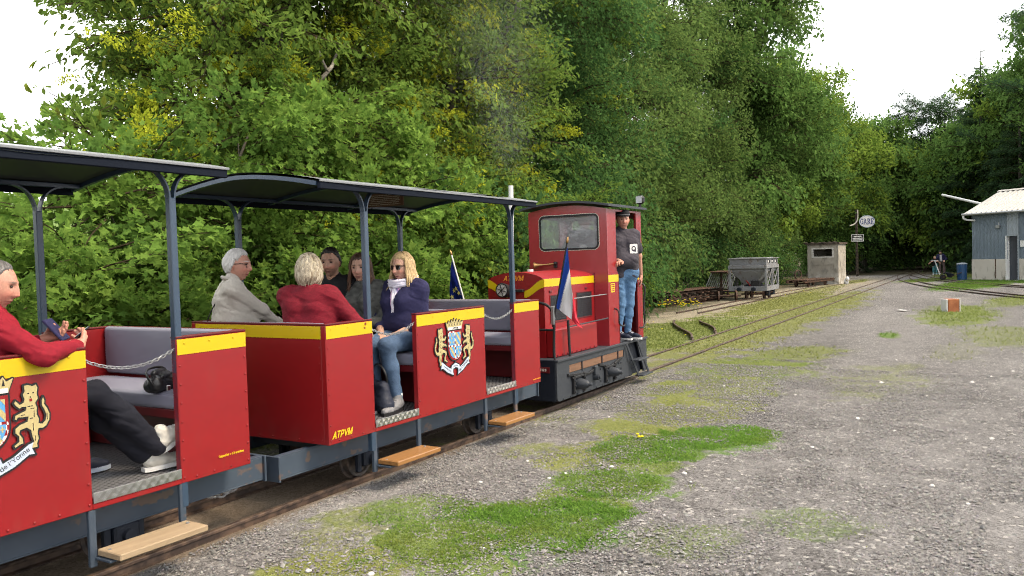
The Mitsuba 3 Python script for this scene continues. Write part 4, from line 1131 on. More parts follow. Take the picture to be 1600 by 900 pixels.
# frame: end plates, side plates with rounded corners, deck
for x in (7.56, 10.165):
    LA('buffer_plate', bx(x, x + .025, YN + .021, YF - .021, .13, .574, .006), 'm_frame_dark')
side = sbox(7.56, .13, 10.19, .55).buffer(-.05).buffer(.05)
lad = Polygon([(9.47, .60), (9.80, .60), (10.06, .145), (9.72, .05)])
side = (side | sbox(7.56, .4, 10.19, .55)) - lad.buffer(.015)
cut = sbox(7.86, .40, 9.40, .49)
for y, s in ((YN, 1), (YF - .02, -1)):
    m = extr(side - cut if s > 0 else side, .02); m.apply_transform(frame([0, y + .02, 0], [1, 0, 0], [0, 0, 1]))
    LA('side_frame', m, 'm_frame_grey')
    LA('frame_flange', bx(7.555, 10.195, y - (.02 if s > 0 else 0), y + (.02 if s > 0 else .04), .553, .578, .003), 'm_frame_grey')
LA('deck', bx(7.585, 10.165, YN + .022, YF - .022, .54, .574, .002), 'm_frame_grey')
LA('wooden_beam', bx(7.86, 9.39, YN + .004, YN + .045, .402, .488, .004), 'm_wood_beam')
LA('beam_strap', [bx(x, x + .022, YN - .006, YN + .0035, .385, .50, .002) for x in (8.17, 8.72, 9.2)], 'm_frame_dark')
LA('spring_bar', [bar([7.80, YN - .012, .385], [8.34, YN - .012, .335], .022, .03), bar([8.34, YN - .012, .335], [8.56, YN - .012, .375], .022, .03), bar([8.62, YN - .012, .40], [8.95, YN - .012, .335], .022, .03), bar([8.95, YN - .012, .335], [9.30, YN - .012, .40], .022, .03)], 'm_black')
for x, z, r_ in ((8.06, .255, .062), (8.93, .275, .06)):
    b = lathe([(0, -.16), (.018, -.155), (.024, -.12), (r_ * .72, -.10), (r_, -.03), (r_, .02), (r_ * 1.2, .025), (r_ * 1.2, .04), (0, .04)], 22)
    b.apply_transform(axis_to([0, 1, 0])); b.apply_translation([x, YN - .02, z])
    p = LA('axle_box', b, 'm_frame_grey', smooth=35)
    add(p + '__guide', [bx(x - .15, x - .115, YN - .035, YN - .003, .16, .37, .004), bx(x + .115, x + .15, YN - .035, YN - .003, .16, .37, .004), bx(x - .17, x + .17, YN - .03, YN - .004, .33, .352, .003)], 'm_black')
    add(p + '__bolt', [cyl([x + sx_, YN - .036, z_], [x + sx_, YN - .046, z_], .009, 8) for sx_ in (-.132, .132) for z_ in (.19, .25, .31)], 'm_frame_grey')
LA('spring_shackle', [cyl([8.50, YN - .07, .275], [8.50, YN + .001, .275], .04, 14), cyl([8.50, YN - .085, .275], [8.50, YN - .0701, .275], .022, 10), bx(8.46, 8.54, YN - .04, YN - .002, .30, .40, .006)], 'm_frame_grey')
LA('frame_bolt', [cyl([x, YN - .012, z], [x, YN + .002, z], .011, 8) for x in (8.68, 9.14, 9.22, 9.30) for z in (.20, .27, .34)] + [cyl([x, YN - .01, .145], [x, YN + .002, .145], .009, 8) for x in np.arange(7.7, 9.6, .17)], 'm_frame_grey')
wp = [(0, -.03), (.06, -.03), (.20, -.02), (.215, -.028), (.22, .02), (.245, .03), (.23, .04), (.06, .03), (0, .03)]
for x in (8.06, 8.93, 9.75):
    for y in (4.17, 4.72):
        w = lathe(wp, 36); w.apply_transform(axis_to([0, 1 if y < 4.4 else -1, 0])); w.apply_translation([x, y, .27]); LA('wheel', w, 'm_wheel', smooth=35)
    LA('axle', cyl([x, 4.0, .27], [x, 4.9, .27], .035), 'm_wheel', smooth=40)
# step ladder under the cab door
for (a, b) in (((9.43, .552), (9.71, .115)), ((9.81, .552), (10.055, .125))):
    LA('ladder_rail', bar([a[0], YN - .03, a[1]], [b[0], YN - .075, b[1]], .012, .035), 'm_frame_grey')
for z, x0, x1 in ((.335, 9.57, 9.93), (.125, 9.705, 10.06)):
    LA('ladder_step', bx(x0, x1, YN - .135, YN - .02, z - .01, z + .006, .003), 'm_frame_grey')
LA('ladder_back', bx(9.45, 10.05, YN + .04, YN + .05, .13, .538, .003), 'm_frame_dark')
pl = LA('number_plate', bx(7.553, 7.5595, 4.01, 4.42, .435, .50, .002), 'm_red_dark')
add(pl + '__print', [bx(7.5515, 7.5529, 4.40 - k_ * .030 - .018, 4.40 - k_ * .030, .455, .482, 0) for k_ in range(12)], 'm_cream_sheet', kind='stuff')
# hood
HX0, HX1, HN, HF = 7.72, 9.028, 4.14, 4.86


def hood_sec(g=0.0):
    y0, y1 = HN - g, HF + g
    pts = [(y0, .575), (y0, 1.40)]
    pts += [(y0 + .075 - .075 * math.cos(t), 1.40 + .07 * math.sin(t)) for t in np.linspace(.25, 1.35, 6)]
    pts += [(y, 1.475 + .045 * (1 - ((y - 4.5) / .29) ** 2) + g) for y in np.linspace(4.23, 4.77, 11)]
    pts += [(9.0 - y, z) for y, z in pts[:8][::-1]]
    return Polygon(pts)


def xprism(poly, x0, x1):
    m = extr(poly, x1 - x0)           # local z -> +x ; local x -> y ; local y -> z
    m.apply_transform(frame([x0, 0, 0], [0, 1, 0], [0, 0, 1]))
    return m


LA('hood', xprism(hood_sec(), HX0 + .02, HX1), 'm_red', smooth=35)
nose = hood_sec()
no = LA('nose_plate', xprism(nose, HX0, HX0 + .0195), 'm_red')
half = Polygon([(HN + .002, 1.352), (HN + .002, 1.438)] + [(y, 1.438 - .0 - .125 * (3 * q * q - 2 * q ** 3)) for y, q in ((4.14 + .25 * q, q) for q in np.linspace(.05, 1, 12))] + [(y, 1.345 - .112 * (3 * q * q - 2 * q ** 3)) for y, q in ((4.14 + .25 * q, q) for q in np.linspace(1, .05, 12))])
for p in (half, affinity.scale(half, -1, 1, origin=(4.5, 0))):
    add(no + '__stripe', xprism(p.buffer(0), HX0 - .003, HX0 - .0004), 'm_yellow')
for y in (HN, HF):
    LA('hood_stripe', bx(HX0 + .001, HX1, y - (.0025 if y < 4.5 else -.0006), y + (.0025 if y > 4.5 else -.0006), 1.352, 1.438, .0005), 'm_yellow')
t = meshkit.text_mesh('ATPVM', .055, .0015, True); M = np.eye(4); M[0, 1] = .25; t.apply_transform(M); t.apply_scale([.95, 1, 1]); t.apply_transform(frame([HX0 - .0005, 4.655, 1.425], [0, -1, 0], [0, 0, 1]))
add(no + '__lettering', t, 'm_orange')
LA('hood_seam', [bx(x, x + .008, HN - .0018, HN + .001, .90, 1.345, 0) for x in (8.38,)] + [bx(9.018, 9.0279, HN - .004, HN + .001, .6, 1.47, 0)], 'm_red_dark')
LA('hood_latch', [bx(x, x + .05, HN - .014, HN - .0005, 1.285, 1.31, .004) for x in (7.83, 8.30, 8.75)], 'm_red_dark')
g = LA('radiator_grille', bx(7.855, 8.225, HN - .004, HN - .0005, .965, 1.245, .002), 'm_black')
g2 = LA('radiator_grille', bx(8.52, 8.92, HN - .004, HN - .0005, .955, 1.245, .002), 'm_black')
for gg, a, b in ((g, 7.855, 8.225), (g2, 8.52, 8.92)):
    add(gg + '__frame', [bx(a - .012, b + .012, HN - .008, HN - .0006, z, z + .012, .002) for z in (.945, 1.246)] + [bx(x, x + .012, HN - .008, HN - .0006, .957, 1.246, .002) for x in (a - .012, b)], 'm_red_dark')
    add(gg + '__louvre', [bar([a + .01, HN - .006, z], [b - .01, HN - .006, z], .004, .006) for z in np.arange(.98, 1.24, .024)], 'm_frame_dark', kind='stuff')
LA('side_tank', bx(7.73, 8.84, 4.03, 4.1375, .576, .885, .012), 'm_red')
LA('side_tank', bx(7.73, 8.84, 4.8625, 4.97, .576, .885, .012), 'm_red')
LA('tank_bolt', [cyl([x, 4.022, .60], [x, 4.031, .60], .010, 8) for x in np.arange(7.78, 8.8, .12)], 'm_red_dark')
# headlamp on the nose
h = lathe([(0, -.09), (.05, -.085), (.07, -.05), (.078, 0), (.082, .03), (.074, .034), (.06, .012), (.0, -.008)], 26); h.apply_transform(axis_to([-1, 0, 0])); h.apply_translation([HX0 - .10, 4.60, 1.325])
hl = LA('headlamp', h, 'm_black', smooth=40)
d = lathe([(0, 0), (.03, .003), (.058, .012), (.066, .02), (.0, .018)], 22); d.apply_transform(axis_to([-1, 0, 0])); d.apply_translation([HX0 - .115, 4.60, 1.325]); add(hl + '__reflector', d, 'm_lamp', smooth=40)
add(hl + '__spoke', [bar([HX0 - .141, 4.60 + .06 * math.cos(a), 1.325 + .06 * math.sin(a)], [HX0 - .141, 4.60 - .06 * math.cos(a), 1.325 - .06 * math.sin(a)], .006, .01, up=(1, 0, 0)) for a in (.3, .3 + np.pi / 3, .3 + 2 * np.pi / 3)], 'm_black')
add(hl + '__bracket', [bx(HX0 - .05, HX0 - .004, 4.575, 4.625, 1.24, 1.275, .004), bx(HX0 - .06, HX0 - .0035, 4.38, 4.54, 1.30, 1.33, .004)], 'm_black')
e = LA('exhaust_pipe', cyl([7.93, 4.665, 1.50], [7.93, 4.645, 2.505], .027, 18), 'm_white', smooth=40)
add(e + '__collar', cyl([7.93, 4.665, 1.47], [7.93, 4.665, 1.53], .04, 18), 'm_galv', smooth=40)
LA('filler_cap', cyl([8.05, 4.49, 1.50], [8.05, 4.49, 1.545], .035, 18), 'm_white', smooth=40)
# cab
CX0, CX1, CN, CF = 9.03, 10.155, 3.955, 5.045
eave = lambda y: 2.25 + .062 * (1 - ((y - 4.5) / .545) ** 2)
outer = Polygon([(CN, .576), (CF, .576)] + [(y, eave(y)) for y in np.linspace(CF, CN, 15)])
win = rrect(.80, .415, .055, 4.475, 1.98)
LA('cab_front', xprism(outer - win, CX0, CX0 + .018), 'm_cab')
rearwin = rrect(.34, .38, .04, 4.22, 1.98)
rearwin2 = rrect(.34, .38, .04, 4.80, 1.98)
LA('cab_rear', xprism(outer - rearwin - rearwin2, CX1 - .018, CX1), 'm_red')
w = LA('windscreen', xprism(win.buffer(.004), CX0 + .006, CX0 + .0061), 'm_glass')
fr = xprism(win.buffer(.012) - win.buffer(-.012), CX0 - .008, CX0 - .0005); add(w + '__gasket', fr, 'm_black')
fr = xprism(win.buffer(.018) - win.buffer(.0125), CX0 - .005, CX0 - .0005); add(w + '__trim', fr, 'm_cream_sheet')
fs = Polygon([(CX0 + .019, .576), (CX1 - .019, .576), (CX1 - .019, 2.249), (CX0 + .019, 2.249)])
door_near = Polygon([(9.345, .576), (9.345, 1.44), (9.30, 1.50), (9.30, 2.225), (9.965, 2.225), (9.965, 1.5), (9.975, 1.4), (9.975, .576)])
for y, poly in ((CN, fs - door_near), (CF - .018, fs - rrect(.55, .45, .05, 9.6, 1.95))):
    m = extr(poly, .018); m.apply_transform(frame([0, y + .018, 0], [1, 0, 0], [0, 0, 1]))
    LA('cab_side', m, 'm_red')
LA('cab_stripe', bx(CX0 + .001, 9.343, CN - .0028, CN - .0005, 1.352, 1.44, 0), 'm_yellow')
LA('cab_stripe', bx(9.98, CX1 - .002, CN - .0028, CN - .0005, 1.352, 1.44, 0), 'm_yellow')
LA('cab_badge', [bx(9.10, 9.22, CN - .003, CN - .0005, z, z + .010, 0) for z in (1.225, 1.25, 1.275, 1.30, 1.325)] + [bx(x, x + .010, CN - .003, CN - .0005, 1.235, 1.325, 0) for x in (9.10, 9.21)], 'm_letter')
LA('cab_floor', bx(CX0 + .019, CX1 - .019, CN + .02, CF - .02, .577, .592, .002), 'm_frame_grey')
LA('door_post', [bx(9.345, 9.352, CN - .004, CN + .03, .578, 1.44, .001), bx(9.967, 9.974, CN - .004, CN + .03, .578, 2.22, .001)], 'm_red_dark')
hd = lambda x: tube(spline([[x, CN + .0, 1.30], [x, CN - .05, 1.28], [x, CN - .055, 1.1], [x, CN - .055, .85], [x, CN - .05, .75], [x - .05, CN - .05, .72], [x - .10, CN - .02, .72]], 24), .011, 8)
LA('grab_rail', hd(10.07), 'm_black', smooth=40)
LA('grab_rail', tube(spline([[9.20, CN, 1.02], [9.20, CN - .045, 1.0], [9.22, CN - .05, .85], [9.30, CN - .05, .80], [9.42, CN - .04, .80]], 18), .010, 8), 'm_black', smooth=40)
LA('control_desk', bx(CX0 + .03, CX0 + .30, 4.15, 4.9, .595, 1.50, .02), 'm_frame_dark')
LA('control_lever', [cyl([9.40, 4.05, .6], [9.37, 4.02, 1.40], .012, 8), ball([9.37, 4.02, 1.42], .03)], 'm_black', smooth=40)
ys = np.linspace(3.885, 5.115, 23)
tp = np.array([[[x, y, 2.277 + .066 * (1 - ((y - 4.5) / .615) ** 2)] for y in ys] for x in (8.93, 10.20)])
prof = [(y, 2.277 + .066 * (1 - ((y - 4.5) / .615) ** 2)) for y in ys]
LA('cab_roof', xprism(Polygon([(y, z - .004) for y, z in prof] + [(y, z + .022) for y, z in prof[::-1]]), 8.93, 10.20), 'm_frame_grey', smooth=30)
# horn on the cab front
hn = lathe([(.044, 0), (.046, .004), (.030, .03), (.018, .07), (.010, .12), (.009, .30), (0, .30), (0, .295), (.006, .29), (.007, .12), (.014, .07), (.026, .03), (.040, .002)], 22)
hn.apply_transform(axis_to([.35, -.93, .06])); hn.apply_translation([8.94, 4.93, 1.578])
hk = LA('horn', hn, 'm_brass', smooth=35)
add(hk + '__bracket', [bx(8.99, 9.0295, 4.64, 4.68, 1.545, 1.62, .004), ball([8.975, 4.645, 1.60], .022)], 'm_black')
add(hk + '__throat', ball([8.95, 4.905, 1.58], .02), 'm_black', smooth=True)
# railings on the footplate
LA('hand_rail', tube(spline([[7.605, 3.97, .577], [7.60, 3.97, .85], [7.60, 3.97, 1.03], [7.605, 3.99, 1.10], [7.61, 4.05, 1.16], [7.615, 4.14, 1.185], [7.615, 4.40, 1.19], [7.615, 4.9, 1.19]], 36), .015, 8), 'm_black', smooth=40)
LA('hand_rail', cyl([7.60, 3.97, .895], [7.615, 4.9, .895], .012, 8), 'm_black', smooth=40)
LA('hand_rail', cyl([7.965, 3.97, .577], [7.94, 3.97, .975], .016, 8), 'm_black', smooth=40)
LA('hand_rail', cyl([7.94, 3.97, .90], [9.03, 3.97, .915], .008, 8), 'm_frame_grey', smooth=40)
LA('hand_rail', cyl([7.94, 3.97, 1.205], [9.03, 3.985, 1.207], .006, 8), 'm_galv', smooth=40)
# work lamp on the roof
wl = LA('work_lamp', cat([bx(10.0, 10.10, 3.86, 3.97, 2.345, 2.46, .03), cyl([10.05, 3.92, 2.295], [10.05, 3.92, 2.35], .018, 10)]), 'm_black')
add(wl + '__lens', xf(bx(-.002, .002, -.04, .04, -.045, .045, .001), None, (9.9975, 3.915, 2.402)), 'm_galv')
tag(L, 'small red diesel locomotive with a yellow band and a windowed cab', 'locomotive')

# ------------------------------------------------------------------ flags
def cloth(pole0, pole1, W, fall, seed, u0=.05, u1=.92, n=28, m=26):
    """hanging flag: hoist along the pole from pole1 (top) downwards"""
    pole0, pole1 = np.asarray(pole0, float), np.asarray(pole1, float)
    V = []
    for i in range(n):
        u = i / (n - 1)
        base = pole1 + (pole0 - pole1) * (u0 + (u1 - u0) * u)
        for j in range(m):
            v = j / (m - 1)
            late = max(0, v - .26) / .74
            drop = ((1 - u) * v + u * .28 * late) * W
            side = fall * W * (.20 * v * (1 - u) + .70 * u * late)
            wv = .028 * math.sin(v * 9 + u * 3.0 + seed) * v ** .5 + .02 * math.sin(v * 17 - u * 4 + seed) * v
            V.append(base + np.array([wv * 1.1 + .05 * v * u, side + wv * .25, -drop]))
    V = np.array(V)
    i = np.arange(n * m).reshape(n, m)
    q = np.stack([i[:-1, :-1], i[1:, :-1], i[1:, 1:], i[:-1, 1:]], -1).reshape(-1, 4)
    return tm(V, np.vstack([q[:, [0, 1, 2]], q[:, [0, 2, 3]]])), np.array([(a / (n - 1), b / (m - 1)) for a in range(n) for b in range(m)])


vcol('m_cloth', .75, .2, .3)
paint('m_flag_blue', (.006, .018, .20), .7, .2)


def split(mesh, uv, a, b):
    fu = uv[mesh.faces][:, :, 1].mean(1)
    return tm(mesh.vertices, mesh.faces[(fu >= a) & (fu < b)])


paint('m_fr_blue', (.012, .055, .32), .7, .2); paint('m_fr_white', (.72, .72, .74), .7, .2); paint('m_fr_red', (.62, .03, .055), .7, .2)
f = freething('flag')
p0, p1 = [7.60, 3.985, .93], [7.62, 3.785, 1.885]
add(f + '__pole', cyl(p0, [7.6185, 3.797, 1.82], .009, 10), 'm_black', smooth=40)
add(f + '__finial', lathe([(0, 0), (.012, .0), (.016, .02), (.009, .045), (.0, .075)], 10).apply_transform(axis_to(np.array(p1) - p0)).apply_translation([7.6186, 3.797, 1.82]), 'm_brass', smooth=True)
m, uv = cloth([7.60, 3.94, 1.13], [7.6185, 3.80, 1.805], .77, -.53, .4, 0, 1)
for a, b, mt in ((0, .335, 'm_fr_blue'), (.335, .667, 'm_fr_white'), (.667, 1.1, 'm_fr_red')):
    add(f + '__stripe', split(m, uv, a, b), mt, smooth=True)
tag(f, 'French tricolour flag of blue, white and red on the near side of the locomotive', 'flag')
LA('flag_socket', [bx(7.575, 7.612, 3.955, 3.99, .955, 1.155, .004)], 'm_galv')
f = freething('flag')
p0, p1 = [7.60, 5.03, .93], [7.62, 5.30, 1.80]
add(f + '__pole', cyl(p0, [7.6185, 5.28, 1.735], .009, 10), 'm_white', smooth=40)
add(f + '__finial', lathe([(0, 0), (.012, .0), (.016, .02), (.009, .045), (.0, .075)], 10).apply_transform(axis_to(np.array(p1) - p0)).apply_translation([7.6186, 5.28, 1.735]), 'm_brass', smooth=True)
m, uv = cloth([7.60, 5.07, 1.05], [7.6185, 5.275, 1.715], .78, .60, 2.4, 0, 1)
add(f + '__cloth', m, 'm_flag_blue', smooth=True)
stars = []
tri = np.asarray(m.vertices)[m.faces]; cen = tri.mean(1); fuv = uv[m.faces].mean(1)
for k in range(12):
    a = k * np.pi / 6
    t_ = np.array([.5 + .30 * math.cos(a), .5 + .27 * math.sin(a)])
    i = ((fuv - t_) ** 2).sum(1).argmin()
    nrm = np.cross(tri[i][1] - tri[i][0], tri[i][2] - tri[i][0]); nrm /= np.linalg.norm(nrm)
    star = Polygon([((.030 if j % 2 == 0 else .0125) * math.cos(np.pi / 2 + j * np.pi / 5), (.030 if j % 2 == 0 else .0125) * math.sin(np.pi / 2 + j * np.pi / 5)) for j in range(10)])
    for sgn in (1, -1):
        q = extr(star, .002); q.apply_transform(axis_to(nrm * sgn)); q.apply_translation(cen[i] + nrm * sgn * .003); stars.append(q)
paint('m_star', (.85, .75, .25), .6, .3)
add(f + '__stars', stars, 'm_star', kind='stuff')
tag(f, 'dark blue flag with a ring of pale stars on the far side of the train', 'flag')
# ------------------------------------------------------------------ shed at the right
SD, SB = np.array([-.6, -.8, 0.0]), np.array([.8, -.6, 0.0])       # along the front wall (to the right in view), and back
SO = np.array([46.45, .54, -.02])


def sp(s, b, z):
    return SO + SD * s + SB * b + np.array([0, 0, z])


def ribbed(o, along, up, w, h, pitch=.18, depth=.022, face=None):
    """trapezoid-ribbed sheet: starts at o, w along, h up; ribs run up, standing out along face"""
    face = np.cross(along, up) if face is None else np.asarray(face)
    xs, zs = [], []
    n = int(round(w / pitch)); p = w / n
    for i in range(n):
        xs += [i * p, i * p + .55 * p, i * p + .65 * p, i * p + .9 * p]; zs += [0, 0, depth, depth]
    xs.append(w); zs.append(0)
    xs, zs = np.array(xs), np.array(zs)
    a = o + xs[:, None] * along + zs[:, None] * face
    V = np.vstack([a, a + up * h, a - face * .01, a - face * .01 + up * h]); k = len(xs); i = np.arange(k - 1)
    F = np.vstack([np.stack([i, i + 1, k + i + 1], 1), np.stack([i, k + i + 1, k + i], 1), np.stack([2 * k + i + 1, 2 * k + i, 3 * k + i], 1), np.stack([2 * k + i + 1, 3 * k + i, 3 * k + i + 1], 1),
                   np.stack([k + i, k + i + 1, 3 * k + i + 1], 1), np.stack([k + i, 3 * k + i + 1, 3 * k + i], 1)])
    return tm(V, F)


paint('m_shed_blue', rust_fn([.14, .182, .222], [.175, .218, .262], 1.3), .55, .3)
paint('m_shed_pale', (.30, .34, .38), .55, .3)


def plaster_fn(p, n, uv):
    a = mikit.fbm(p.x * 3, p.y * 3, p.z * 3, 5)
    s = mikit.smoothstep(.55, .75, mikit.fbm(p.x * 5 + 3, p.y * 5, p.z * 1.6, 4)) * mikit.smoothstep(1.0, .1, p.z)
    return mikit.mix(mikit.mix([.50, .46, .40], [.60, .57, .52], a), [.20, .19, .15], s)


paint('m_plaster', mikit.proc(plaster_fn), .9, .2)


def roof_fn(p, n, uv):
    a = mikit.fbm(p.x * 2, p.y * 2, p.z * 2, 4)
    return mikit.mix([.42, .40, .36], [.54, .525, .49], a)


paint('m_roof_sheet', mikit.proc(roof_fn), .55, .3)
S = freething('shed')


def wallbox(s0, s1, z0, z1, b0=-.01, b1=.14):
    return hull([sp(s, b, z) for s in (s0, s1) for b in (b0, b1) for z in (z0, z1)])


D0, D1 = 1.87, 2.42
add(S + '__plinth', wallbox(0, D0 - .09, 0, 1.06, -.03), 'm_plaster'); add(S + '__plinth', wallbox(D1 + .03, 9, 0, 1.06, -.03), 'm_plaster')
up = np.array([0, 0, 1.0])
add(S + '__cladding', ribbed(sp(0, 0, 1.061), SD, up, D0 - .02, 2.30, face=-SB), 'm_shed_blue')
add(S + '__cladding', ribbed(sp(D1 + .02, 0, 1.061), SD, up, 6.9, 2.30, face=-SB), 'm_shed_blue')
add(S + '__lintel_panel', ribbed(sp(D0 - .01, -.035, 2.16), SD, up, D1 - D0 + .02, 1.2, face=-SB), 'm_shed_pale')
add(S + '__inner_wall', wallbox(0, D0 - .07, 1.062, 3.36, .022, .14), 'm_shed_pale')
add(S + '__inner_wall', wallbox(D1 + .07, 9, 1.062, 3.36, .022, .14), 'm_shed_pale')
add(S + '__gable_plinth', hull([sp(s, b, z) for s in (-.03, .12) for b in (.141, 4.94) for z in (0, 1.06)]), 'm_plaster')
gp = [sp(.0, b, z) for b, z in ((.141, 1.062), (4.94, 1.062), (4.94, 3.36), (2.4, 4.40), (.141, 3.40))]
add(S + '__gable_wall', hull([p + o for p in gp for o in (SD * .0, SD * .06)]), 'm_shed_blue')
add(S + '__back_wall', hull([sp(s, b, z) for s in (.07, 9) for b in (4.8, 4.9) for z in (0, 3.36)]), 'm_shed_blue')
fr = S + '__door_frame'
for s in (D0 - .085, D1 - .03):
    add(fr, wallbox(s, s + .055, 0, 2.15, -.055, .16), 'm_white' if s < D0 else 'm_shed_pale')
add(fr, wallbox(D0 - .085, D1 + .025, 2.151, 2.20, -.053, .16), 'm_shed_pale')
paint('m_door_dark', (.05, .06, .075), .5, .4)
dk = add(S + '__door', hull([sp(D0 - .02, .165, z) + (SB * .42 + SD * .10) * u + n_ for z in (.02, 2.12) for u in (0, 1.25) for n_ in (SD * .0, SD * .04)]), 'm_door_dark')
add(dk + '__handle', ball(sp(D0 + .10, .58, 1.05), .04), 'm_galv')
add(S + '__shed_floor', hull([sp(s, b, z) for s in (.1, 9) for b in (.15, 4.79) for z in (0, .03)]), 'm_plaster')
# roof: two slopes of ribbed sheet
sl = (SB * 2.65 + up * 1.155); Ls = np.linalg.norm(sl); sl /= Ls
nf = np.cross(SD, sl); nf = nf if nf[2] > 0 else -nf
add(S + '__roof', ribbed(sp(-.28, -.25, 3.345), SD, sl, 9.2, Ls, .26, .035, face=nf), 'm_roof_sheet')
sl2 = (SB * 2.65 - up * 1.155) / Ls; nf2 = np.cross(SD, sl2); nf2 = nf2 if nf2[2] > 0 else -nf2
add(S + '__roof', ribbed(sp(-.28, 2.4, 4.50), SD, sl2, 9.2, Ls, .26, .035, face=nf2), 'm_roof_sheet')
add(S + '__ridge_cap', sweep([sp(-.30, 2.4, 4.545), sp(8.9, 2.4, 4.545)], [(-.16, -.06), (0, .02), (.16, -.06), (0, -.01)]), 'm_roof_sheet')
add(S + '__gutter', tube([sp(-.30, -.32, 3.30), sp(8.9, -.32, 3.27)], .06, 10), 'm_galv', smooth=40)
add(S + '__verge_board', bar(sp(-.29, -.22, 3.30), sp(-.29, 2.4, 4.43), .03, .10), 'm_roof_top')
add(S + '__downpipe', tube(spline([sp(-.22, -.32, 3.25), sp(-.22, -.30, 3.12), sp(-.12, -.18, 3.04), sp(.20, -.08, 3.0)], 14), .05, 10), 'm_white', smooth=40)
fl = add(S + '__floodlight', hull([sp(s, b, z) for s in (1.36, 1.54) for b in (-.14, -.04) for z in (2.56, 2.70)]), 'm_galv')
add(fl + '__bracket', bar(sp(1.45, -.03, 2.70), sp(1.45, -.03, 2.84), .03, .05, up=(1, 0, 0)), 'm_galv')
add(S + '__conduit', tube([sp(1.27, -.05, 1.06), sp(1.28, -.05, .55), sp(1.27, -.045, .12)], .018, 8), 'm_rust', smooth=40)
pn = add(S + '__wall_notice', wallbox(2.52, 2.86, 1.62, 1.92, -.052, -.045), 'm_white')
tag(S, 'blue grey ribbed metal shed with a cream roof, pale plinth and open dark door', 'shed')
k = freething('pole')
add(k, tube([[52.0, 2.045, 4.666], [47.1, -.48, 3.62]], .07, 10), 'm_white', smooth=40)
tag(k, 'white pole slanting out behind the shed roof', 'pole')
k = freething('bin')
paint('m_bin_blue', (.012, .06, .16), .45, .4)
b0 = np.array([46.75, 1.0, 0])
add(k, xf(lathe([(0, 0), (.20, 0), (.22, .03), (.23, .45), (.24, .80), (.0, .80)], 24), None, b0), 'm_bin_blue', smooth=40)
add(k + '__lid', xf(lathe([(0, .88), (.18, .865), (.25, .84), (.255, .805), (.0, .802)], 24), None, b0), 'm_shed_pale', smooth=40)
tag(k, 'round blue bin with a pale lid at the left corner of the shed', 'bin')
k = freething('wheelbarrow')
add(k + '__tray', hull([b0 + p for p in ((-.2, .35, .30), (.2, .35, .30), (-.28, .75, .42), (.28, .75, .42), (-.12, .45, .14), (.12, .45, .14), (-.12, .62, .14), (.12, .62, .14))]), 'm_frame_dark')
w = lathe([(0, -.03), (.13, -.03), (.15, 0), (.13, .03), (0, .03)], 18); w.apply_transform(axis_to([1, 0, 0])); w.apply_translation(b0 + [0, .86, .15]); add(k + '__wheel', w, 'm_rubber', smooth=40)
for s in (-1, 1):
    add(k + '__handle', tube([b0 + [s * .06, .86, .15], b0 + [s * .16, .40, .22], b0 + [s * .26, .0, .40]], .018, 8), 'm_rust', smooth=40)
tag(k, 'small dark barrow lying beside the blue bin', 'barrow')

# ------------------------------------------------------------------ concrete hut
def hut_fn(p, n, uv):
    a = mikit.fbm(p.x * 2.2, p.y * 2.2, p.z * 2.2, 5)
    st = mikit.fbm(p.x * 7 + 9, p.y * 7, p.z * 3.0, 5)
    run = .7 * mikit.smoothstep(.44, .74, st) * mikit.smoothstep(.05, .7, p.z) * mikit.smoothstep(1.9, 1.1, p.z)
    top = mikit.smoothstep(.45, .7, mikit.fbm(p.x * 9, p.y * 9, p.z * 1.2, 3)) * mikit.smoothstep(1.5, 2.0, p.z)
    peel = mikit.smoothstep(.48, .60, mikit.fbm(p.x * 4 + 2, p.y * 4, p.z * 4, 4)) * mikit.smoothstep(.75, .2, p.z)
    c = mikit.mix([.30, .27, .22], [.43, .40, .345], a)
    c = mikit.mix(c, [.10, .095, .08], dr.clip(run * .75 + top * .4, 0, 1))
    return mikit.mix(c, [.62, .60, .55], peel * .7)


paint('m_frame_pale', (.56, .54, .50), .8, .2)
paint('m_hut', mikit.proc(hut_fn), .9, .2)
B = freething('concrete_hut')
ho = np.array([42.7, 6.27, -.02]); hd = np.array([.10, .995, 0]) ; hb = np.array([.995, -.10, 0])   # hd: along the front to the left, hb: back


def hp(s, b, z):
    return ho + hd * s + hb * b + np.array([0, 0, z])


def hbx(s0, s1, b0, b1, z0, z1):
    return hull([hp(s, b, z) for s in (s0, s1) for b in (b0, b1) for z in (z0, z1)])


W = 1.50
for s0, s1, z0, z1 in ((0, .22, 0, 2.02), (W - .20, W, 0, 2.02), (.2205, W - .2005, 1.86, 2.02), (.2205, W - .2005, 1.0, 1.36)):
    add(B + '__wall', hbx(s0, s1, 0, .12, z0, z1), 'm_hut')
add(B + '__front_panel', hbx(.2205, W - .2005, .035, .11, 0, .999), 'm_hut')
add(B + '__wall', hbx(0, .12, .121, 1.45, 0, 2.02), 'm_hut'); add(B + '__wall', hbx(W - .12, W, .121, 1.45, 0, 2.02), 'm_hut'); add(B + '__wall', hbx(.121, W - .121, 1.33, 1.45, 0, 2.02), 'm_hut')
for s0, s1, z0, z1 in ((.2205, .30, 1.361, 1.859), (W - .28, W - .2005, 1.361, 1.859), (.301, W - .281, 1.79, 1.859), (.301, W - .281, 1.361, 1.42)):
    add(B + '__window_frame', hbx(s0, s1, -.015, .10, z0, z1), 'm_frame_pale')
add(B + '__roof_slab', hbx(-.07, W + .07, -.08, 1.52, 2.021, 2.12), 'm_old_wood')
add(B + '__roof_litter', [ball(hp(u, v, 2.12), .05, 1, (.14, .12, .035)) for u, v in ((.2, .1), (.5, .3), (.9, .05), (1.3, .2), (1.6, .0), (.7, .0))], 'm_old_wood', kind='stuff', smooth=True)
add(B + '__hut_floor', hbx(.13, W - .13, .13, 1.32, 0, .05), 'm_hut')
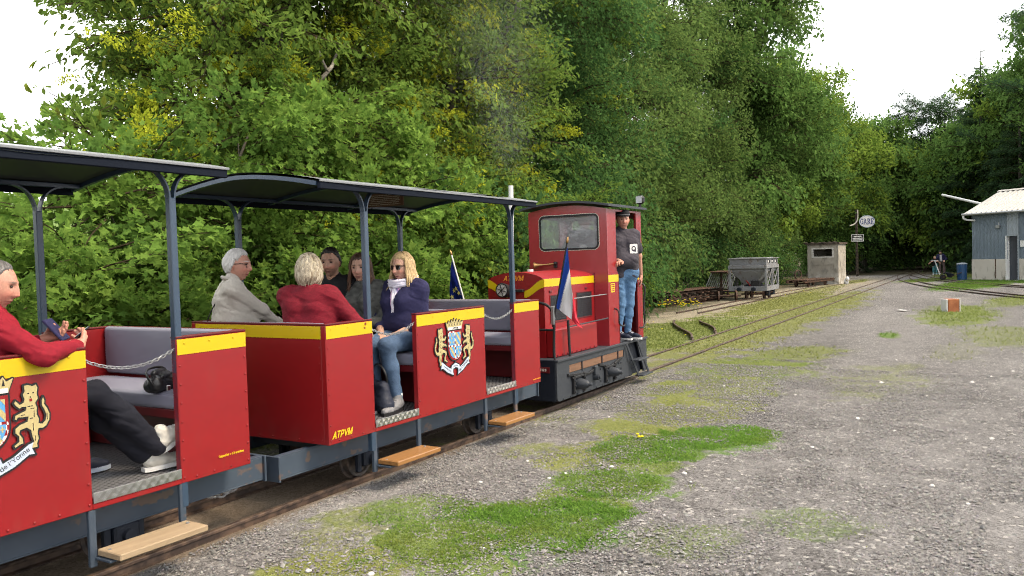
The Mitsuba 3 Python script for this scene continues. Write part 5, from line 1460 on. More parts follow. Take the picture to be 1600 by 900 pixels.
tag(B, 'small stained concrete hut with one dark window opening', 'hut')
k = freething('rag')
add(k, [ball(hp(-.28, .3, .14), .1, 2, (.12, .12, .16)), ball(hp(-.36, .2, .28), .1, 2, (.10, .09, .12))], 'm_white', smooth=True)
tag(k, 'whitish bundle lying against the right side of the concrete hut', 'bundle')

# ------------------------------------------------------------------ station sign on its post
k = freething('station_sign')
P0 = np.array([55.8, 7.07, 0]); fx = np.array([.507, -.862, 0]); fx /= np.linalg.norm(fx); fz = np.array([0, 0, 1.0]); fo = np.cross(fx, fz)   # right, up, towards the viewer
assert fo[0] < 0
add(k + '__post', bar(P0 - [0, 0, .05], P0 + [-.08, 0, 4.25], .14, .14, up=(1, 0, 0)), 'm_old_wood')
el = affinity.scale(Point(0, 0).buffer(1, 32), .51, .385)
cen = P0 + fx * .66 + fz * 3.5
s_ = extr(el, .03); s_.apply_transform(frame(cen, fx, fz)); p = add(k + '__oval_plate', s_, 'm_white')
rim = extr(el - el.buffer(-.03), .012); rim.apply_transform(frame(cen + fo * .0305, fx, fz)); add(p + '__rim', rim, 'm_pale_blue')
paint('m_sign_blue', (.015, .035, .17), .5, .3)
# GARE in slab serif letters
def slab(txt):
    out = []; u = 0
    for ch in txt:
        if ch == 'G':
            ring = affinity.scale(Point(0, 0).buffer(.5, 24), .72, 1); inn = affinity.scale(Point(0, 0).buffer(.5, 24), .42, .76)
            g = (ring - inn) - sbox(.08, -.02, .5, .30); g = g | sbox(.02, -.12, .40, .0) | sbox(.22, -.42, .36, 0) | sbox(.27, .18, .36, .48); g = affinity.translate(g, .36, .5); w = .76
        elif ch == 'A':
            g = Polygon([(.28, 1), (.44, 1), (.72, .08), (.56, .08), (.49, .30), (.22, .30), (.16, .08), (.06, .08)]) - Polygon([(.27, .42), (.45, .42), (.37, .78)])
            g = g | sbox(-.03, 0, .27, .1) | sbox(.46, 0, .82, .1) | sbox(.18, .92, .46, 1.0); w = .80
        elif ch == 'R':
            g = sbox(.1, 0, .28, 1) | (affinity.translate(affinity.scale(Point(0, 0).buffer(.27, 20), 1.05, 1), .40, .72) - affinity.translate(affinity.scale(Point(0, 0).buffer(.13, 20), 1.1, 1), .40, .73)) | sbox(.2, .88, .42, 1) | sbox(.2, .45, .42, .57) | Polygon([(.36, .5), (.52, .5), (.74, .08), (.56, .08)])
            g = g - sbox(.28, .59, .40, .86) | sbox(0, 0, .38, .1) | sbox(0, .9, .3, 1) | sbox(.52, 0, .84, .1); w = .82
        else:
            g = sbox(.1, 0, .28, 1) | sbox(0, 0, .66, .12) | sbox(0, .88, .66, 1) | sbox(.2, .44, .46, .56) | sbox(.56, 0, .66, .3) | sbox(.56, .7, .66, 1) | sbox(.42, .34, .50, .66); w = .72
        out.append(affinity.translate(g, u, 0)); u += w + .06
    return shapely.union_all(out), u - .06


gg, wd = slab('GARE')
gg = affinity.scale(affinity.translate(gg, -wd / 2, -.5), .265, .37, origin=(0, 0))
gm = extr(gg, .008); gm.apply_transform(frame(cen + fo * .0305, fx, fz)); add(p + '__lettering', gm, 'm_sign_blue')
add(k + '__sign_arm', bar(P0 + fz * 3.5 + fx * .0, cen - fo * .02, .05, .05), 'm_frame_dark')
add(k + '__curved_pipe', tube(spline([P0 + fz * 4.25 + fo * .12 + fx * .02, P0 + fz * 3.8 + fo * .12 + fx * .02, P0 + fz * 3.5 + fo * .12 - fx * .05, P0 + fz * 3.34 + fo * .12 - fx * .2, P0 + fz * 3.26 + fo * .12 - fx * .48], 24), .04, 10), 'm_cream_sheet', smooth=40)
c2_ = P0 + fz * 2.46 + fo * .10
q = extr(rrect(.78, .47, .02), .02); q.apply_transform(frame(c2_, fx, fz)); p = add(k + '__notice_plate', q, 'm_black')
q = extr(rrect(.78, .47, .02) - rrect(.71, .40, .02), .005); q.apply_transform(frame(c2_ + fo * .0205, fx, fz)); add(p + '__border', q, 'm_white')
for (u0, u1, v0, v1) in ((-.24, .24, .05, .13), (-.31, .31, -.06, .0), (-.31, .31, -.16, -.10)):
    q = extr(sbox(u0, v0, u1, v1), .004); q.apply_transform(frame(c2_ + fo * .0205, fx, fz)); add(p + '__print', q, 'm_white')
tag(k, 'oval white GARE sign on a dark post with a small black notice below', 'sign')

# ------------------------------------------------------------------ grey hopper wagon
def hop_fn(p, n, uv):
    a = mikit.fbm(p.x * 3, p.y * 3, p.z * 3, 5)
    r_ = mikit.smoothstep(.60, .72, mikit.fbm(p.x * 8, p.y * 8, p.z * 4, 4))
    return mikit.mix(mikit.mix([.17, .175, .185], [.25, .255, .265], a), [.12, .075, .05], r_ * .6)


paint('m_hopper', mikit.proc(hop_fn), .55, .4)
H = freething('hopper_wagon')
hx0, hx1, hy0, hy1 = 28.72, 30.5, 6.55, 7.90
hc = (hy0 + hy1) / 2
fb = lambda *a: bx(*a, .008)
for y in (hy0, hy1 - .08):
    add(H + '__sole_bar', fb(hx0 + .001, hx1 - .001, y, y + .08, .33, .49), 'm_hopper')
for x in (hx0 - .07, hx1):
    add(H + '__headstock', fb(x, x + .07, hy0, hy1, .33, .50), 'm_hopper')
for x in (hx0 - .07, (hx0 + hx1) / 2 - .04, hx1 - .01):
    for y in (hy0, hy1 - .08):
        add(H + '__post', fb(x, x + .08, y, y + .08, .501, 1.12), 'm_hopper')
for y in (hy0 - .005, hy1 - .085):
    add(H + '__top_rail', fb(hx0 - .08, hx1 + .08, y, y + .09, 1.121, 1.24), 'm_hopper')
for x in (hx0 - .08, hx1 - .01):
    add(H + '__top_rail', fb(x, x + .09, hy0 + .086, hy1 - .086, 1.122, 1.241), 'm_hopper')
xm = (hx0 + hx1) / 2
for (a, b) in ((hx0 - .03, xm), (xm, hx1 + .03)):
    for y in (hy0 + .03, hy1 - .03):
        for s in (1, -1):
            c0 = a if s > 0 else b; mid = (a + b) / 2
            add(H + '__brace', bar([c0, y, 1.11], [mid - s * -.0 + s * .30, y, .50], .035, .02, up=(0, 1, 0)), 'm_hopper')
for (a, b) in ((hx0 + .02, xm - .02), (xm + .02, hx1 - .02)):
    m_ = (a + b) / 2
    tp_ = [(x, y, 1.20) for x in (a, b) for y in (hy0 + .09, hy1 - .09)] + [(x, y, 1.02) for x in (a, b) for y in (hy0 + .09, hy1 - .09)]
    bt_ = [(m_ + dx, hc + dy, .56) for dx in (-.16, .16) for dy in (-.20, .20)]
    add(H + '__hopper', hull(tp_ + bt_), 'm_hopper')
    add(H + '__chute', fb(m_ - .14, m_ + .14, hc - .17, hc + .17, .40, .559), 'm_frame_dark')
add(H + '__upper_box', hull([(x, y, z) for x in (hx0 + .0, hx1 - .0) for y in (hy0 + .03, hy1 - .03) for z in (1.245, 1.46)]), 'm_hopper')
add(H + '__lid_rim', [fb(hx0 - .06, hx1 + .06, y, y + .05, 1.461, 1.49) for y in (hy0 - .02, hy1 - .03)] + [fb(x, x + .05, hy0 + .031, hy1 - .031, 1.461, 1.489) for x in (hx0 - .06, hx1 + .01)], 'm_hopper')
add(H + '__lid', fb(hx0 + .35, hx0 + 1.2, hy0 + .06, hy1 - .1, 1.462, 1.51), 'm_galv')
for x in (hx0 + .22, hx0 + .78, hx0 + 1.34):
    add(H + '__vent_slot', bx(x, x + .32, hy0 + .024, hy0 + .035, 1.30, 1.42, .002), 'm_black')
    add(H + '__vent_flap', bx(x + .02, x + .12, hy0 + .016, hy0 + .0235, 1.32, 1.40, .002), 'm_white')
add(H + '__end_rib', [fb(hx0 - .012, hx0 - .001, hc - .12 + k_ * .2, hc - .08 + k_ * .2, 1.25, 1.455) for k_ in (-2, 0, 1)], 'm_hopper')
add(H + '__red_lever', bar([hx0 - .08, hc - .1, .52], [hx0 - .06, hc + .05, .72], .02, .03), 'm_red')
add(H + '__valve', fb(hx0 - .06, hx0 + .05, hc - .42, hc - .12, .505, .70), 'm_black')
for x in (29.25, 29.98):
    for y in (6.78, 7.42):
        w = lathe([(0, -.03), (.05, -.03), (.15, -.02), (.165, -.028), (.17, .02), (.195, .03), (.18, .04), (.05, .03), (0, .03)], 28); w.apply_transform(axis_to([0, 1 if y < 7.1 else -1, 0])); w.apply_translation([x, y, .20]); add(H + '__wheel', w, 'm_rust', smooth=35)
    add(H + '__axle', cyl([x, 6.6, .20], [x, 7.6, .20], .03), 'm_rust', smooth=40)
    add(H + '__axle_box', fb(x - .1, x + .1, 6.60, 6.72, .15, .328), 'm_frame_dark')
for y in (7.0, 7.5):
    add(H + '__buffer', cyl([hx0 - .0701, y, .40], [hx0 - .22, y, .40], .07, 14), 'm_frame_dark', smooth=40)
add(H + '__brake_rod', cyl([29.0, 6.64, .25], [30.3, 6.64, .25], .018, 8), 'm_rust', smooth=40)
w = lathe([(.02, -.02), (.15, -.02), (.17, -.03), (.19, .03), (.15, .03), (.02, .03)], 26)
k = freething('wheelset')
for dy in (0, .62):
    q = w.copy(); q.apply_transform(axis_to([-.45, 1, 0])); q.apply_translation([28.35 - dy * .4, 7.55 + dy * .9, .19]); add(k + '__wheel', q, 'm_rust', smooth=35)
add(k + '__axle', cyl([28.42, 7.4, .19], [28.05, 8.25, .19], .03), 'm_rust', smooth=40)
tag(k, 'loose rusty wheelset standing in front of the grey hopper wagon', 'wheelset')
tag(H, 'grey steel hopper wagon with sloping bins standing on the siding', 'wagon')

# ------------------------------------------------------------------ rusty rack with leaning white slats
k = freething('rack')
add(k + '__post', bar([30.3, 8.62, -.03], [30.3, 8.62, .94], .07, .07, up=(1, 0, 0)), 'm_rust'); add(k + '__post', bar([32.2, 8.9, -.03], [32.2, 8.9, .94], .07, .07, up=(1, 0, 0)), 'm_rust')
add(k + '__top_board', hull([(x, y, z) for x, y in ((30.15, 8.35), (30.15, 9.1), (32.4, 8.6), (32.4, 9.35)) for z in (.94, 1.0)]), 'm_rust')
for i in range(13):
    y = 8.45 + i * .085
    add(k + '__slat', bar([30.95 + .0 * i, y, .28], [30.95 + .02 * i, y - .22, .93 - .004 * (i % 3)], .04, .015, up=(1, 0, 0)), 'm_white')
add(k + '__base_board', bx(30.7, 31.3, 8.2, 9.6, .2, .26, .01), 'm_rust')
tag(k, 'rusty rack with leaning white slats left of the hopper wagon', 'rack')

# ------------------------------------------------------------------ stack of old track panels
r = np.random.default_rng(11)
for lay in range(5):
    k = freething('track_panel')
    dx, dyy, rot = r.normal(0, .15), r.normal(0, .06), r.normal(0, .8)
    o = np.array([27.2 + dx, 8.95 + dyy, .0 + .083 * lay])
    ang = -7 + rot
    for s in (-1, 1):
        P = np.array([[x, s * .31, .040] for x in np.linspace(-2.6, 2.5, 8)])
        q = sweep(P, RAIL * [1, .62]); q = xf(q, ([0, 0, 1], ang), o); add(k + '__rail', q, 'm_rust')
    for i in range(9):
        x = -2.45 + i * .6 + r.normal(0, .03)
        q = bx(x - .07, x + .07, -.52 - .05 * r.random(), .52 + .05 * r.random(), .0, .0395, .006); q = xf(q, ([0, 0, 1], ang), o); add(k + '__sleeper', q, 'm_rust' if r.random() < .6 else 'm_old_wood')
    tag(k, ['lowest', 'second lowest', 'middle', 'second highest', 'topmost'][lay] + ' track panel in the stack of old rusty track by the hedge', 'track panel', 'stacked old track panels')
k = freething('iron_sheet')
add(k, xf(bx(-2.3, 2.2, -.45, .42, .0, .012, .003), ([0, 0, 1], -7), (27.2, 9.0, .458)), 'm_rust')
tag(k, 'rusty flat iron sheet lying on top of the stack of track panels', 'iron sheet')
# scrap by the hut
k = freething('flat_truck')
o = np.array([41.0, 7.25, 0]); ang = -12
for y in (-.42, .42):
    add(k + '__side_beam', xf(bx(-1.9, 1.7, y - .05, y + .05, .20, .31, .01), ([0, 0, 1], ang), o), 'm_rust')
for i in range(6):
    add(k + '__plank', xf(bx(-1.8 + i * .58, -1.32 + i * .58, -.50, .50, .311, .345, .006), ([0, 0, 1], ang), o + [0, 0, .0]), 'm_rust')
for x in (-1.1, .9):
    for y in (-.3, .3):
        q = lathe([(0, -.03), (.15, -.03), (.17, .03), (0, .03)], 22); q.apply_transform(axis_to([0, 1, 0])); q.apply_translation([x, y, .165]); add(k + '__wheel', xf(q, ([0, 0, 1], ang), o), 'm_rust', smooth=35)
    q = cyl([x, -.36, .165], [x, .36, .165], .03); add(k + '__axle', xf(q, ([0, 0, 1], ang), o), 'm_rust', smooth=40)
q = tube(np.array([[0, .22 * math.cos(t), .22 * math.sin(t)] for t in np.linspace(0, 2 * np.pi, 25)]), .03, 8, False); add(k + '__loose_ring', xf(q, ([0, 0, 1], 60), o + [-.4, .55, .56]), 'm_rust', smooth=40)
tag(k, 'low rusty flat truck left in front of the concrete hut', 'flat truck')

# ------------------------------------------------------------------ painted block on the grass
k = freething('block')
paint('m_block_red', rust_fn([.27, .085, .030], [.40, .15, .06], 6), .7, .3)
bo = np.array([23.75, .78, -.02])
R_ = lambda m: xf(xf(m, ([0, 0, 1], 29), None, .82), None, bo)
add(k + '__body', R_(bx(-.19, .19, -.185, .16, 0, .42, .012)), 'm_block_red')
add(k + '__side_board', R_(bx(-.20, .20, -.222, -.1855, 0, .43, .01)), 'm_frame_pale'); add(k + '__side_board', R_(bx(-.17, .20, .1605, .205, 0, .42, .01)), 'm_white')
tag(k, 'red brown wooden block with whitish sides standing on the grass', 'block')
k = freething('paper')
add(k, xf(bx(-.14, .14, -.09, .09, 0, .012, .004), ([.2, .1, 1], 20), (23.6, 1.9, .03)), 'm_white')
tag(k, 'flat whitish scrap lying left of the red brown block', 'scrap')

# yellow flowers
paint('m_flower', (.75, .60, .01), .7, .2)
r = np.random.default_rng(8); fl, st = [], []
for (cx, cy, rad, n, h) in ((23.2, 7.9, .8, 60, .30), (6.72, 2.68, .05, 4, .05), (17.2, 6.6, 1.5, 10, .12), (33, 6.2, 3, 12, .15)):
    for i in range(n):
        p = np.array([cx + r.normal(0, rad * .6), cy + r.normal(0, rad * .4), 0]); hh = h * r.uniform(.5, 1.2)
        q = trimesh.creation.icosphere(1, 1.0); q.vertices *= [.016 + .012 * (h > .2), .016 + .012 * (h > .2), .008]; q.apply_translation(p + [0, 0, hh]); fl.append(q)
        st.append(tube([p - [0, 0, .02], p + [0, 0, hh]], .003, 3, False))
k = freething('flowers'); add(k + '__blossoms', fl, 'm_flower', kind='stuff'); add(k + '__stems', st, 'm_grass', kind='stuff', color=np.tile([.08, .14, .03], (sum(len(s.vertices) for s in st), 1)))
tag(k, 'small yellow wild flowers in the grass', 'flowers', kind='stuff')
# ------------------------------------------------------------------ people: smooth unions of tapered capsules, meshed by surface nets
def surface_nets(D, o, h):
    S = D < 0
    c = [S[i:S.shape[0] - 1 + i, j:S.shape[1] - 1 + j, k:S.shape[2] - 1 + k] for i in (0, 1) for j in (0, 1) for k in (0, 1)]
    n = sum(x.astype(np.int8) for x in c)
    act = np.argwhere((n > 0) & (n < 8))
    idx = np.full(n.shape, -1, int); idx[tuple(act.T)] = np.arange(len(act))
    acc, cnt = np.zeros((len(act), 3)), np.zeros((len(act), 1))
    cor = np.array([(i, j, k) for i in (0, 1) for j in (0, 1) for k in (0, 1)])
    for a in range(8):
        for ax in range(3):
            if cor[a][ax]: continue
            b = cor[a].copy(); b[ax] = 1
            da, db = D[tuple((act + cor[a]).T)], D[tuple((act + b).T)]
            m = (da < 0) != (db < 0)
            t = np.where(m, da / np.where(m, da - db, 1), 0)
            p = cor[a] + t[:, None] * (b - cor[a])
            acc += np.where(m[:, None], p, 0); cnt += m[:, None]
    V = o + (act + acc / cnt) * h
    F = []
    for ax in range(3):
        u, v = [(1, 2), (2, 0), (0, 1)][ax]
        sl = [slice(None)] * 3; sl2 = [slice(None)] * 3
        sl[ax] = slice(0, -1); sl2[ax] = slice(1, None)
        e = np.argwhere(S[tuple(sl)] != S[tuple(sl2)])
        e = e[(e[:, u] > 0) & (e[:, v] > 0) & (e[:, u] < D.shape[u] - 1) & (e[:, v] < D.shape[v] - 1)]
        eu, ev = np.zeros(3, int), np.zeros(3, int); eu[u] = 1; ev[v] = 1
        q = np.stack([idx[tuple((e - d).T)] for d in (0 * eu, eu, eu + ev, ev)], 1)
        inside = S[tuple(e.T)]
        q = np.where(inside[:, None], q, q[:, ::-1])
        q = q[(q >= 0).all(1)]
        F += [q[:, [0, 1, 2]], q[:, [0, 2, 3]]]
    m = tm(V, np.vstack(F))
    return m


def relax(m, n, h):
    V0 = np.array(m.vertices); V = V0.copy(); F = np.array(m.faces)
    E = np.vstack([F[:, [0, 1]], F[:, [1, 2]], F[:, [2, 0]]]); E = np.unique(np.sort(E, 1), axis=0)
    deg = np.zeros(len(V)); np.add.at(deg, E.ravel(), 1); deg = np.maximum(deg, 1)[:, None]
    for i in range(n):
        S = np.zeros_like(V); np.add.at(S, E[:, 0], V[E[:, 1]]); np.add.at(S, E[:, 1], V[E[:, 0]])
        V = V + (.5 if i % 2 == 0 else -.45) * (S / deg - V)
    d = V - V0; L = np.linalg.norm(d, axis=1, keepdims=True)
    return tm(V0 + d * np.minimum(1, h * .8 / np.maximum(L, 1e-9)), F)


def blob(prims, h=.010, k=.025, wrinkle=0.0, seed=0, smooth=2, cutz=None):
    """prims: (a, b, ra, rb) tapered capsules"""
    P = [(np.asarray(a, float), np.asarray(b, float), ra, rb) for a, b, ra, rb in prims]
    lo = np.min([np.minimum(a - ra, b - rb) for a, b, ra, rb in P], 0) - 3 * h - k
    hi = np.max([np.maximum(a + ra, b + rb) for a, b, ra, rb in P], 0) + 3 * h + k
    n = np.ceil((hi - lo) / h).astype(int) + 1
    D = np.full(n, .5)
    for a, b, ra, rb in P:
        l = np.maximum(((np.minimum(a - ra, b - rb) - 2 * k - 2 * h - lo) / h).astype(int), 0)
        u = np.minimum(((np.maximum(a + ra, b + rb) + 2 * k + 2 * h - lo) / h).astype(int) + 2, n)
        X = np.stack(np.meshgrid(*[lo[i] + h * np.arange(l[i], u[i]) for i in range(3)], indexing='ij'), -1)
        ba = b - a
        t = np.clip(((X - a) @ ba) / max(ba @ ba, 1e-9), 0, 1)
        d = np.linalg.norm(X - a - t[..., None] * ba, axis=-1) - (ra + (rb - ra) * t)
        s = tuple(slice(l[i], u[i]) for i in range(3)); e = D[s]
        q = np.maximum(k - np.abs(d - e), 0) / k
        D[s] = np.minimum(d, e) - q * q * k * .25
    if cutz is not None:
        D = np.maximum(D, cutz(np.stack(np.meshgrid(*[lo[i] + h * np.arange(n[i]) for i in range(3)], indexing='ij'), -1)))
    m = surface_nets(D, lo, h)
    if smooth:
        m = relax(m, smooth * 2, h)
    if wrinkle:
        v = np.array(m.vertices); nrm = np.array(m.vertex_normals)
        f = meshkit.fbm(np.stack([v[:, 0] * 9, v[:, 1] * 9, v[:, 2] * 15], 1) + seed * 7.3, 3, seed) - .5
        g = np.abs(meshkit.fbm(np.stack([v[:, 0] * 6 + v[:, 2] * 9, v[:, 1] * 6 - v[:, 2] * 6, v[:, 2] * 5], 1) + seed, 3, seed + 3) - .5)
        m = tm(v + nrm * (wrinkle * (1.6 * f - 2.2 * np.maximum(.10 - g, 0) * 5)[:, None]), m.faces)
    return m


def ik(a, c, l1, l2, hint):
    a, c, hint = np.asarray(a, float), np.asarray(c, float), np.asarray(hint, float)
    d = c - a; L = np.linalg.norm(d); L2 = min(L, (l1 + l2) * .999); u = d / L
    x = (l1 * l1 - l2 * l2 + L2 * L2) / (2 * L2); y = math.sqrt(max(l1 * l1 - x * x, 0))
    p = hint - u * (hint @ u); p /= np.linalg.norm(p)
    return a + u * x + p * y


SK = {'pale': (.42, .25, .185), 'ruddy': (.40, .205, .15), 'tan': (.36, .205, .145)}
vcol('m_skin', .5, .35)
paint('m_eye', (.02, .015, .012), .15, .5)


def rotz(deg):
    a = math.radians(deg); return np.array([[math.cos(a), -math.sin(a), 0], [math.sin(a), math.cos(a), 0], [0, 0, 1.0]])


def roty(deg):
    a = math.radians(deg); return np.array([[math.cos(a), 0, math.sin(a)], [0, 1, 0], [-math.sin(a), 0, math.cos(a)]])


def sculpt(d, fat=1.0, nose=1.0, face=True):
    v = d * np.array([.097, .0765, .118])
    t = np.clip(-d[:, 2], 0, 1)
    v[:, 1] *= 1 - .30 * t ** 1.6 * (1.9 - fat)
    front = np.clip(d[:, 0], 0, 1)
    v[:, 0] = np.where(d[:, 0] < 0, v[:, 0] * (1 - .42 * t ** 1.2), v[:, 0] * (.90 + .10 * front))
    if not face:
        return v
    y, z = v[:, 1], v[:, 2]; f = front > .25
    g = lambda y0, z0, sy, sz: np.exp(-((y - y0) / sy) ** 2 - ((z - z0) / sz) ** 2) * f
    zr = np.clip((.030 - z) / .062, 0, 1) * (z > -.034) + np.clip((z + .050) / .016, 0, 1) * (z <= -.034)
    nz = zr * np.exp(-(y / (.009 + .006 * zr)) ** 2) * f
    v[:, 0] += .027 * nose * nz
    v[:, 0] += -.010 * (g(.031, .010, .014, .011) + g(-.031, .010, .014, .011)) + .005 * (g(.028, .030, .022, .008) + g(-.028, .030, .022, .008))
    v[:, 0] += .005 * (g(.038, -.030, .018, .018) + g(-.038, -.030, .018, .018)) + .006 * g(0, -.062, .020, .006) + .005 * g(0, -.074, .016, .006) - .004 * g(0, -.0675, .024, .0025) + .010 * g(0, -.103, .022, .016) - .003 * g(0, -.085, .02, .006)
    return v


ICO = trimesh.creation.icosphere(5, 1.0)
ICO_D = np.array(ICO.vertices); ICO_F = np.array(ICO.faces)


def make_head(skin, brow, fat=1.0, nose=1.0, beard=None):
    v = sculpt(ICO_D, fat, nose)
    c = np.tile(np.array(SK[skin]), (len(v), 1)) * (1 + .14 * (meshkit.fbm(v * 45, 3, 2)[:, None] - .5))
    y, z, f = v[:, 1], v[:, 2], ICO_D[:, 0] > .2
    g = lambda y0, z0, sy, sz: (np.exp(-((y - y0) / sy) ** 2 - ((z - z0) / sz) ** 2) * f)[:, None]
    red = np.array([.50, .16, .12])
    w = np.clip(.45 * (g(.04, -.03, .02, .02) + g(-.04, -.03, .02, .02)) + .5 * g(0, -.03, .014, .014), 0, .6); c = c * (1 - w) + red * w
    w = np.clip(g(0, -.0675, .025, .0085) * 1.1, 0, .85); c = c * (1 - w) + np.array([.36, .115, .10]) * w
    w = np.clip(g(0, -.0675, .023, .0028) * 1.2, 0, .9); c = c * (1 - w) + np.array([.10, .035, .03]) * w
    for s in (1, -1):
        w = np.clip(g(.030 * s, .031, .018, .0045) * 1.15, 0, .85); c = c * (1 - w) + np.array(brow) * w
        w = np.clip(g(.031 * s, .010, .014, .008) * .75, 0, .6); c = c * (1 - w) + np.array([.22, .11, .08]) * w
    if beard is not None:
        w = np.clip(((z < -.045) & f)[:, None] * .35, 0, .35); c = c * (1 - w) + np.array(beard) * w
    parts, cols = [tm(v, ICO_F)], [c]
    for s in (1, -1):
        e = trimesh.creation.icosphere(2, 1.0); ev = np.array(e.vertices)
        ev = ev * np.array([.017, .009, .031]) * (1 - .25 * (ev[:, 2:] < 0)); ev[:, 0] -= .22 * ev[:, 2] * .3
        hollow = np.exp(-((ev[:, 0] + .0) / .008) ** 2 - ((ev[:, 2] - .004) / .014) ** 2) * (np.sign(ev[:, 1]) == s)
        ev[:, 1] -= s * .005 * hollow
        ev = ev @ rotz(22 * s).T + np.array([-.008, .0765 * s, -.012])
        parts.append(tm(ev, e.faces)); cols.append(np.tile(np.array(SK[skin]) * np.array([1.02, .84, .8]), (len(ev), 1)) * (1 - .35 * hollow[:, None]))
    return cat(parts), np.vstack(cols)


def eyes():
    m = []
    for s in (1, -1):
        m.append(ball([.0815, .031 * s, .010], .0105, 2, (.006, .0115, .0058)))
    return cat(m)


def hair_shell(thick, hairline, seed, col, var=.25, strand=1.0, cap=0.0):
    d = ICO_D; v = sculpt(d, 1, 0, False) * 1.0
    line = hairline(d) + .22 * (meshkit.fbm(np.stack([np.arctan2(d[:, 1], d[:, 0]) * 9, d[:, 2] * 3, d[:, 2] * 0 + seed], 1), 3, seed + 5) - .5)
    e = np.clip(line / .14, 0, 1); keep = line > -.05
    n = d / np.array([.097, .0765, .118]); n /= np.linalg.norm(n, axis=1, keepdims=True)
    az = np.arctan2(d[:, 1], d[:, 0])
    st = meshkit.fbm(np.stack([az * 16, d[:, 2] * 5 * strand, az * 0 + seed], 1), 3, seed) - .5
    big = meshkit.fbm(d * 3.2 + seed, 3, seed + 1) - .5
    v = v + n * ((thick * e ** .6 - .003) + e * thick * (.55 * st + .7 * big))[:, None]
    f = ICO_F[keep[ICO_F].all(1)]
    q = (1 + var * 2 * st + var * .8 * big)[:, None]
    return tm(v, f), (np.array(col) * q).clip(.005, .9)


def hair_locks(n, length, seed, col, col2, az_range=(65, 295), flare=.03, wave=.012, r0=.010, part=0.15, drop_to=None, curl=0.0, top=10):
    r = np.random.default_rng(seed); M, C = [], []
    for i in range(n):
        az = math.radians(r.uniform(*az_range)); el0 = math.radians(r.uniform(top, 55)); L = length * r.uniform(.8, 1.1)
        pts = []
        for t in np.linspace(0, 1, 7):
            p = el0 + (math.radians(102) - el0) * t
            d = np.array([math.sin(p) * math.cos(az), math.sin(p) * math.sin(az), math.cos(p)])
            pts.append(d * np.array([.108, .0885, .128]) + [0, 0, .004] + r.normal(0, .002, 3))
        e = pts[-1]; out = np.array([math.cos(az), math.sin(az), 0])
        ph = r.uniform(0, 6.28); w1 = r.uniform(.5, 1.5) * wave
        for t in np.linspace(.18, 1, 6):
            pts.append(e + np.array([0, 0, -L * t]) + out * (flare * t * r.uniform(.6, 1.2) - curl * t * t) + w1 * np.array([math.sin(ph + t * 7), math.cos(ph + t * 6), 0]) * t)
        k = len(pts); m = tube(np.array(pts), np.r_[np.linspace(r0 * .6, r0, 7), np.linspace(r0, r0 * .25, k - 7)], 5)
        M.append(m); q = r.random(); cc = np.array(col) * (1 - q) + np.array(col2) * q
        C.append(np.tile(cc * r.uniform(.8, 1.15), (len(m.vertices), 1)))
    return cat(M), np.vstack(C)


def hand(wrist, fwd, palm, side, curl=.5, spread=.12, skin='pale'):
    """wrist point, finger direction, palm normal (the way the palm looks), side +1: thumb towards fwd x palm"""
    w = np.asarray(wrist, float); f = np.asarray(fwd, float); f /= np.linalg.norm(f)
    pn = np.asarray(palm, float); pn = pn - f * (pn @ f); pn /= np.linalg.norm(pn)
    s = np.cross(f, pn) * side
    P = [(w, w + f * .03, .026, .028)]
    kn = [w + f * (.088 - .006 * abs(i - 1.2)) + s * (.030 - .020 * i) for i in range(4)]
    for q in kn:
        P.append((w + f * .02 + (q - w) * .25, q, .020, .0125))
    for i, (q, L) in enumerate(zip(kn, (.072, .080, .074, .058))):
        a, p = 0.0, q
        for j, fr in enumerate((.45, .32, .23)):
            a += curl * (.55, 1.0, .75)[j]
            d = f * math.cos(a) + pn * math.sin(a) + s * spread * (1.1 - .75 * i) * (1 - .3 * j)
            d /= np.linalg.norm(d); e = p + d * L * fr
            P.append((p, e, .0102 - .001 * j, .0096 - .001 * j)); p = e
    b = w + f * .028 + s * .026; d1 = f * .62 + s * .62 + pn * .42; d1 /= np.linalg.norm(d1); m_ = b + d1 * .042
    d2 = f * .85 + s * .15 + pn * .5; d2 /= np.linalg.norm(d2)
    P += [(w + f * .015 + s * .008, b, .020, .015), (b, m_, .0145, .012), (m_, m_ + d2 * .032, .0115, .0095)]
    return blob(P, .0042, .007, smooth=1)


def torso_prims(P, N, lat, w=1.0, g=0.0, belly=0.0, front=None, bust=0.0):
    P, N = np.asarray(P, float), np.asarray(N, float); ax = N - P
    front = np.cross(lat, ax); front /= np.linalg.norm(front)
    out = []
    L = [(0.0, .080, .118), (.42, .062, .122), (.74, .085, .112), (.93, .135, .062)]
    for s in (1, -1):
        q = [(P + ax * t + lat * s * y * w + front * (.008 if 0 < t < .9 else 0), r * w + g) for t, y, r in L]
        for (a, ra), (b, rb) in zip(q[:-1], q[1:]):
            out.append((a, b, ra, rb))
    out.append((P + ax * .93 + lat * .13 * w, P + ax * .93 - lat * .13 * w, .058 * w + g, .058 * w + g))
    out.append((P + ax * .90, N + ax * .05, .075 + g, .056 + g))
    if belly:
        c = P + ax * .32 + front * (.055 + belly); out.append((c + lat * .05, c - lat * .05, .105 * w + g, .105 * w + g))
    if bust:
        for s in (1, -1):
            c = P + ax * .68 + front * (.085 + bust) + lat * s * .075; out.append((c, c - ax * .05, .070 + g, .066 + g))
    return out, front


PALE, RUDDY, TAN = 'pale', 'ruddy', 'tan'


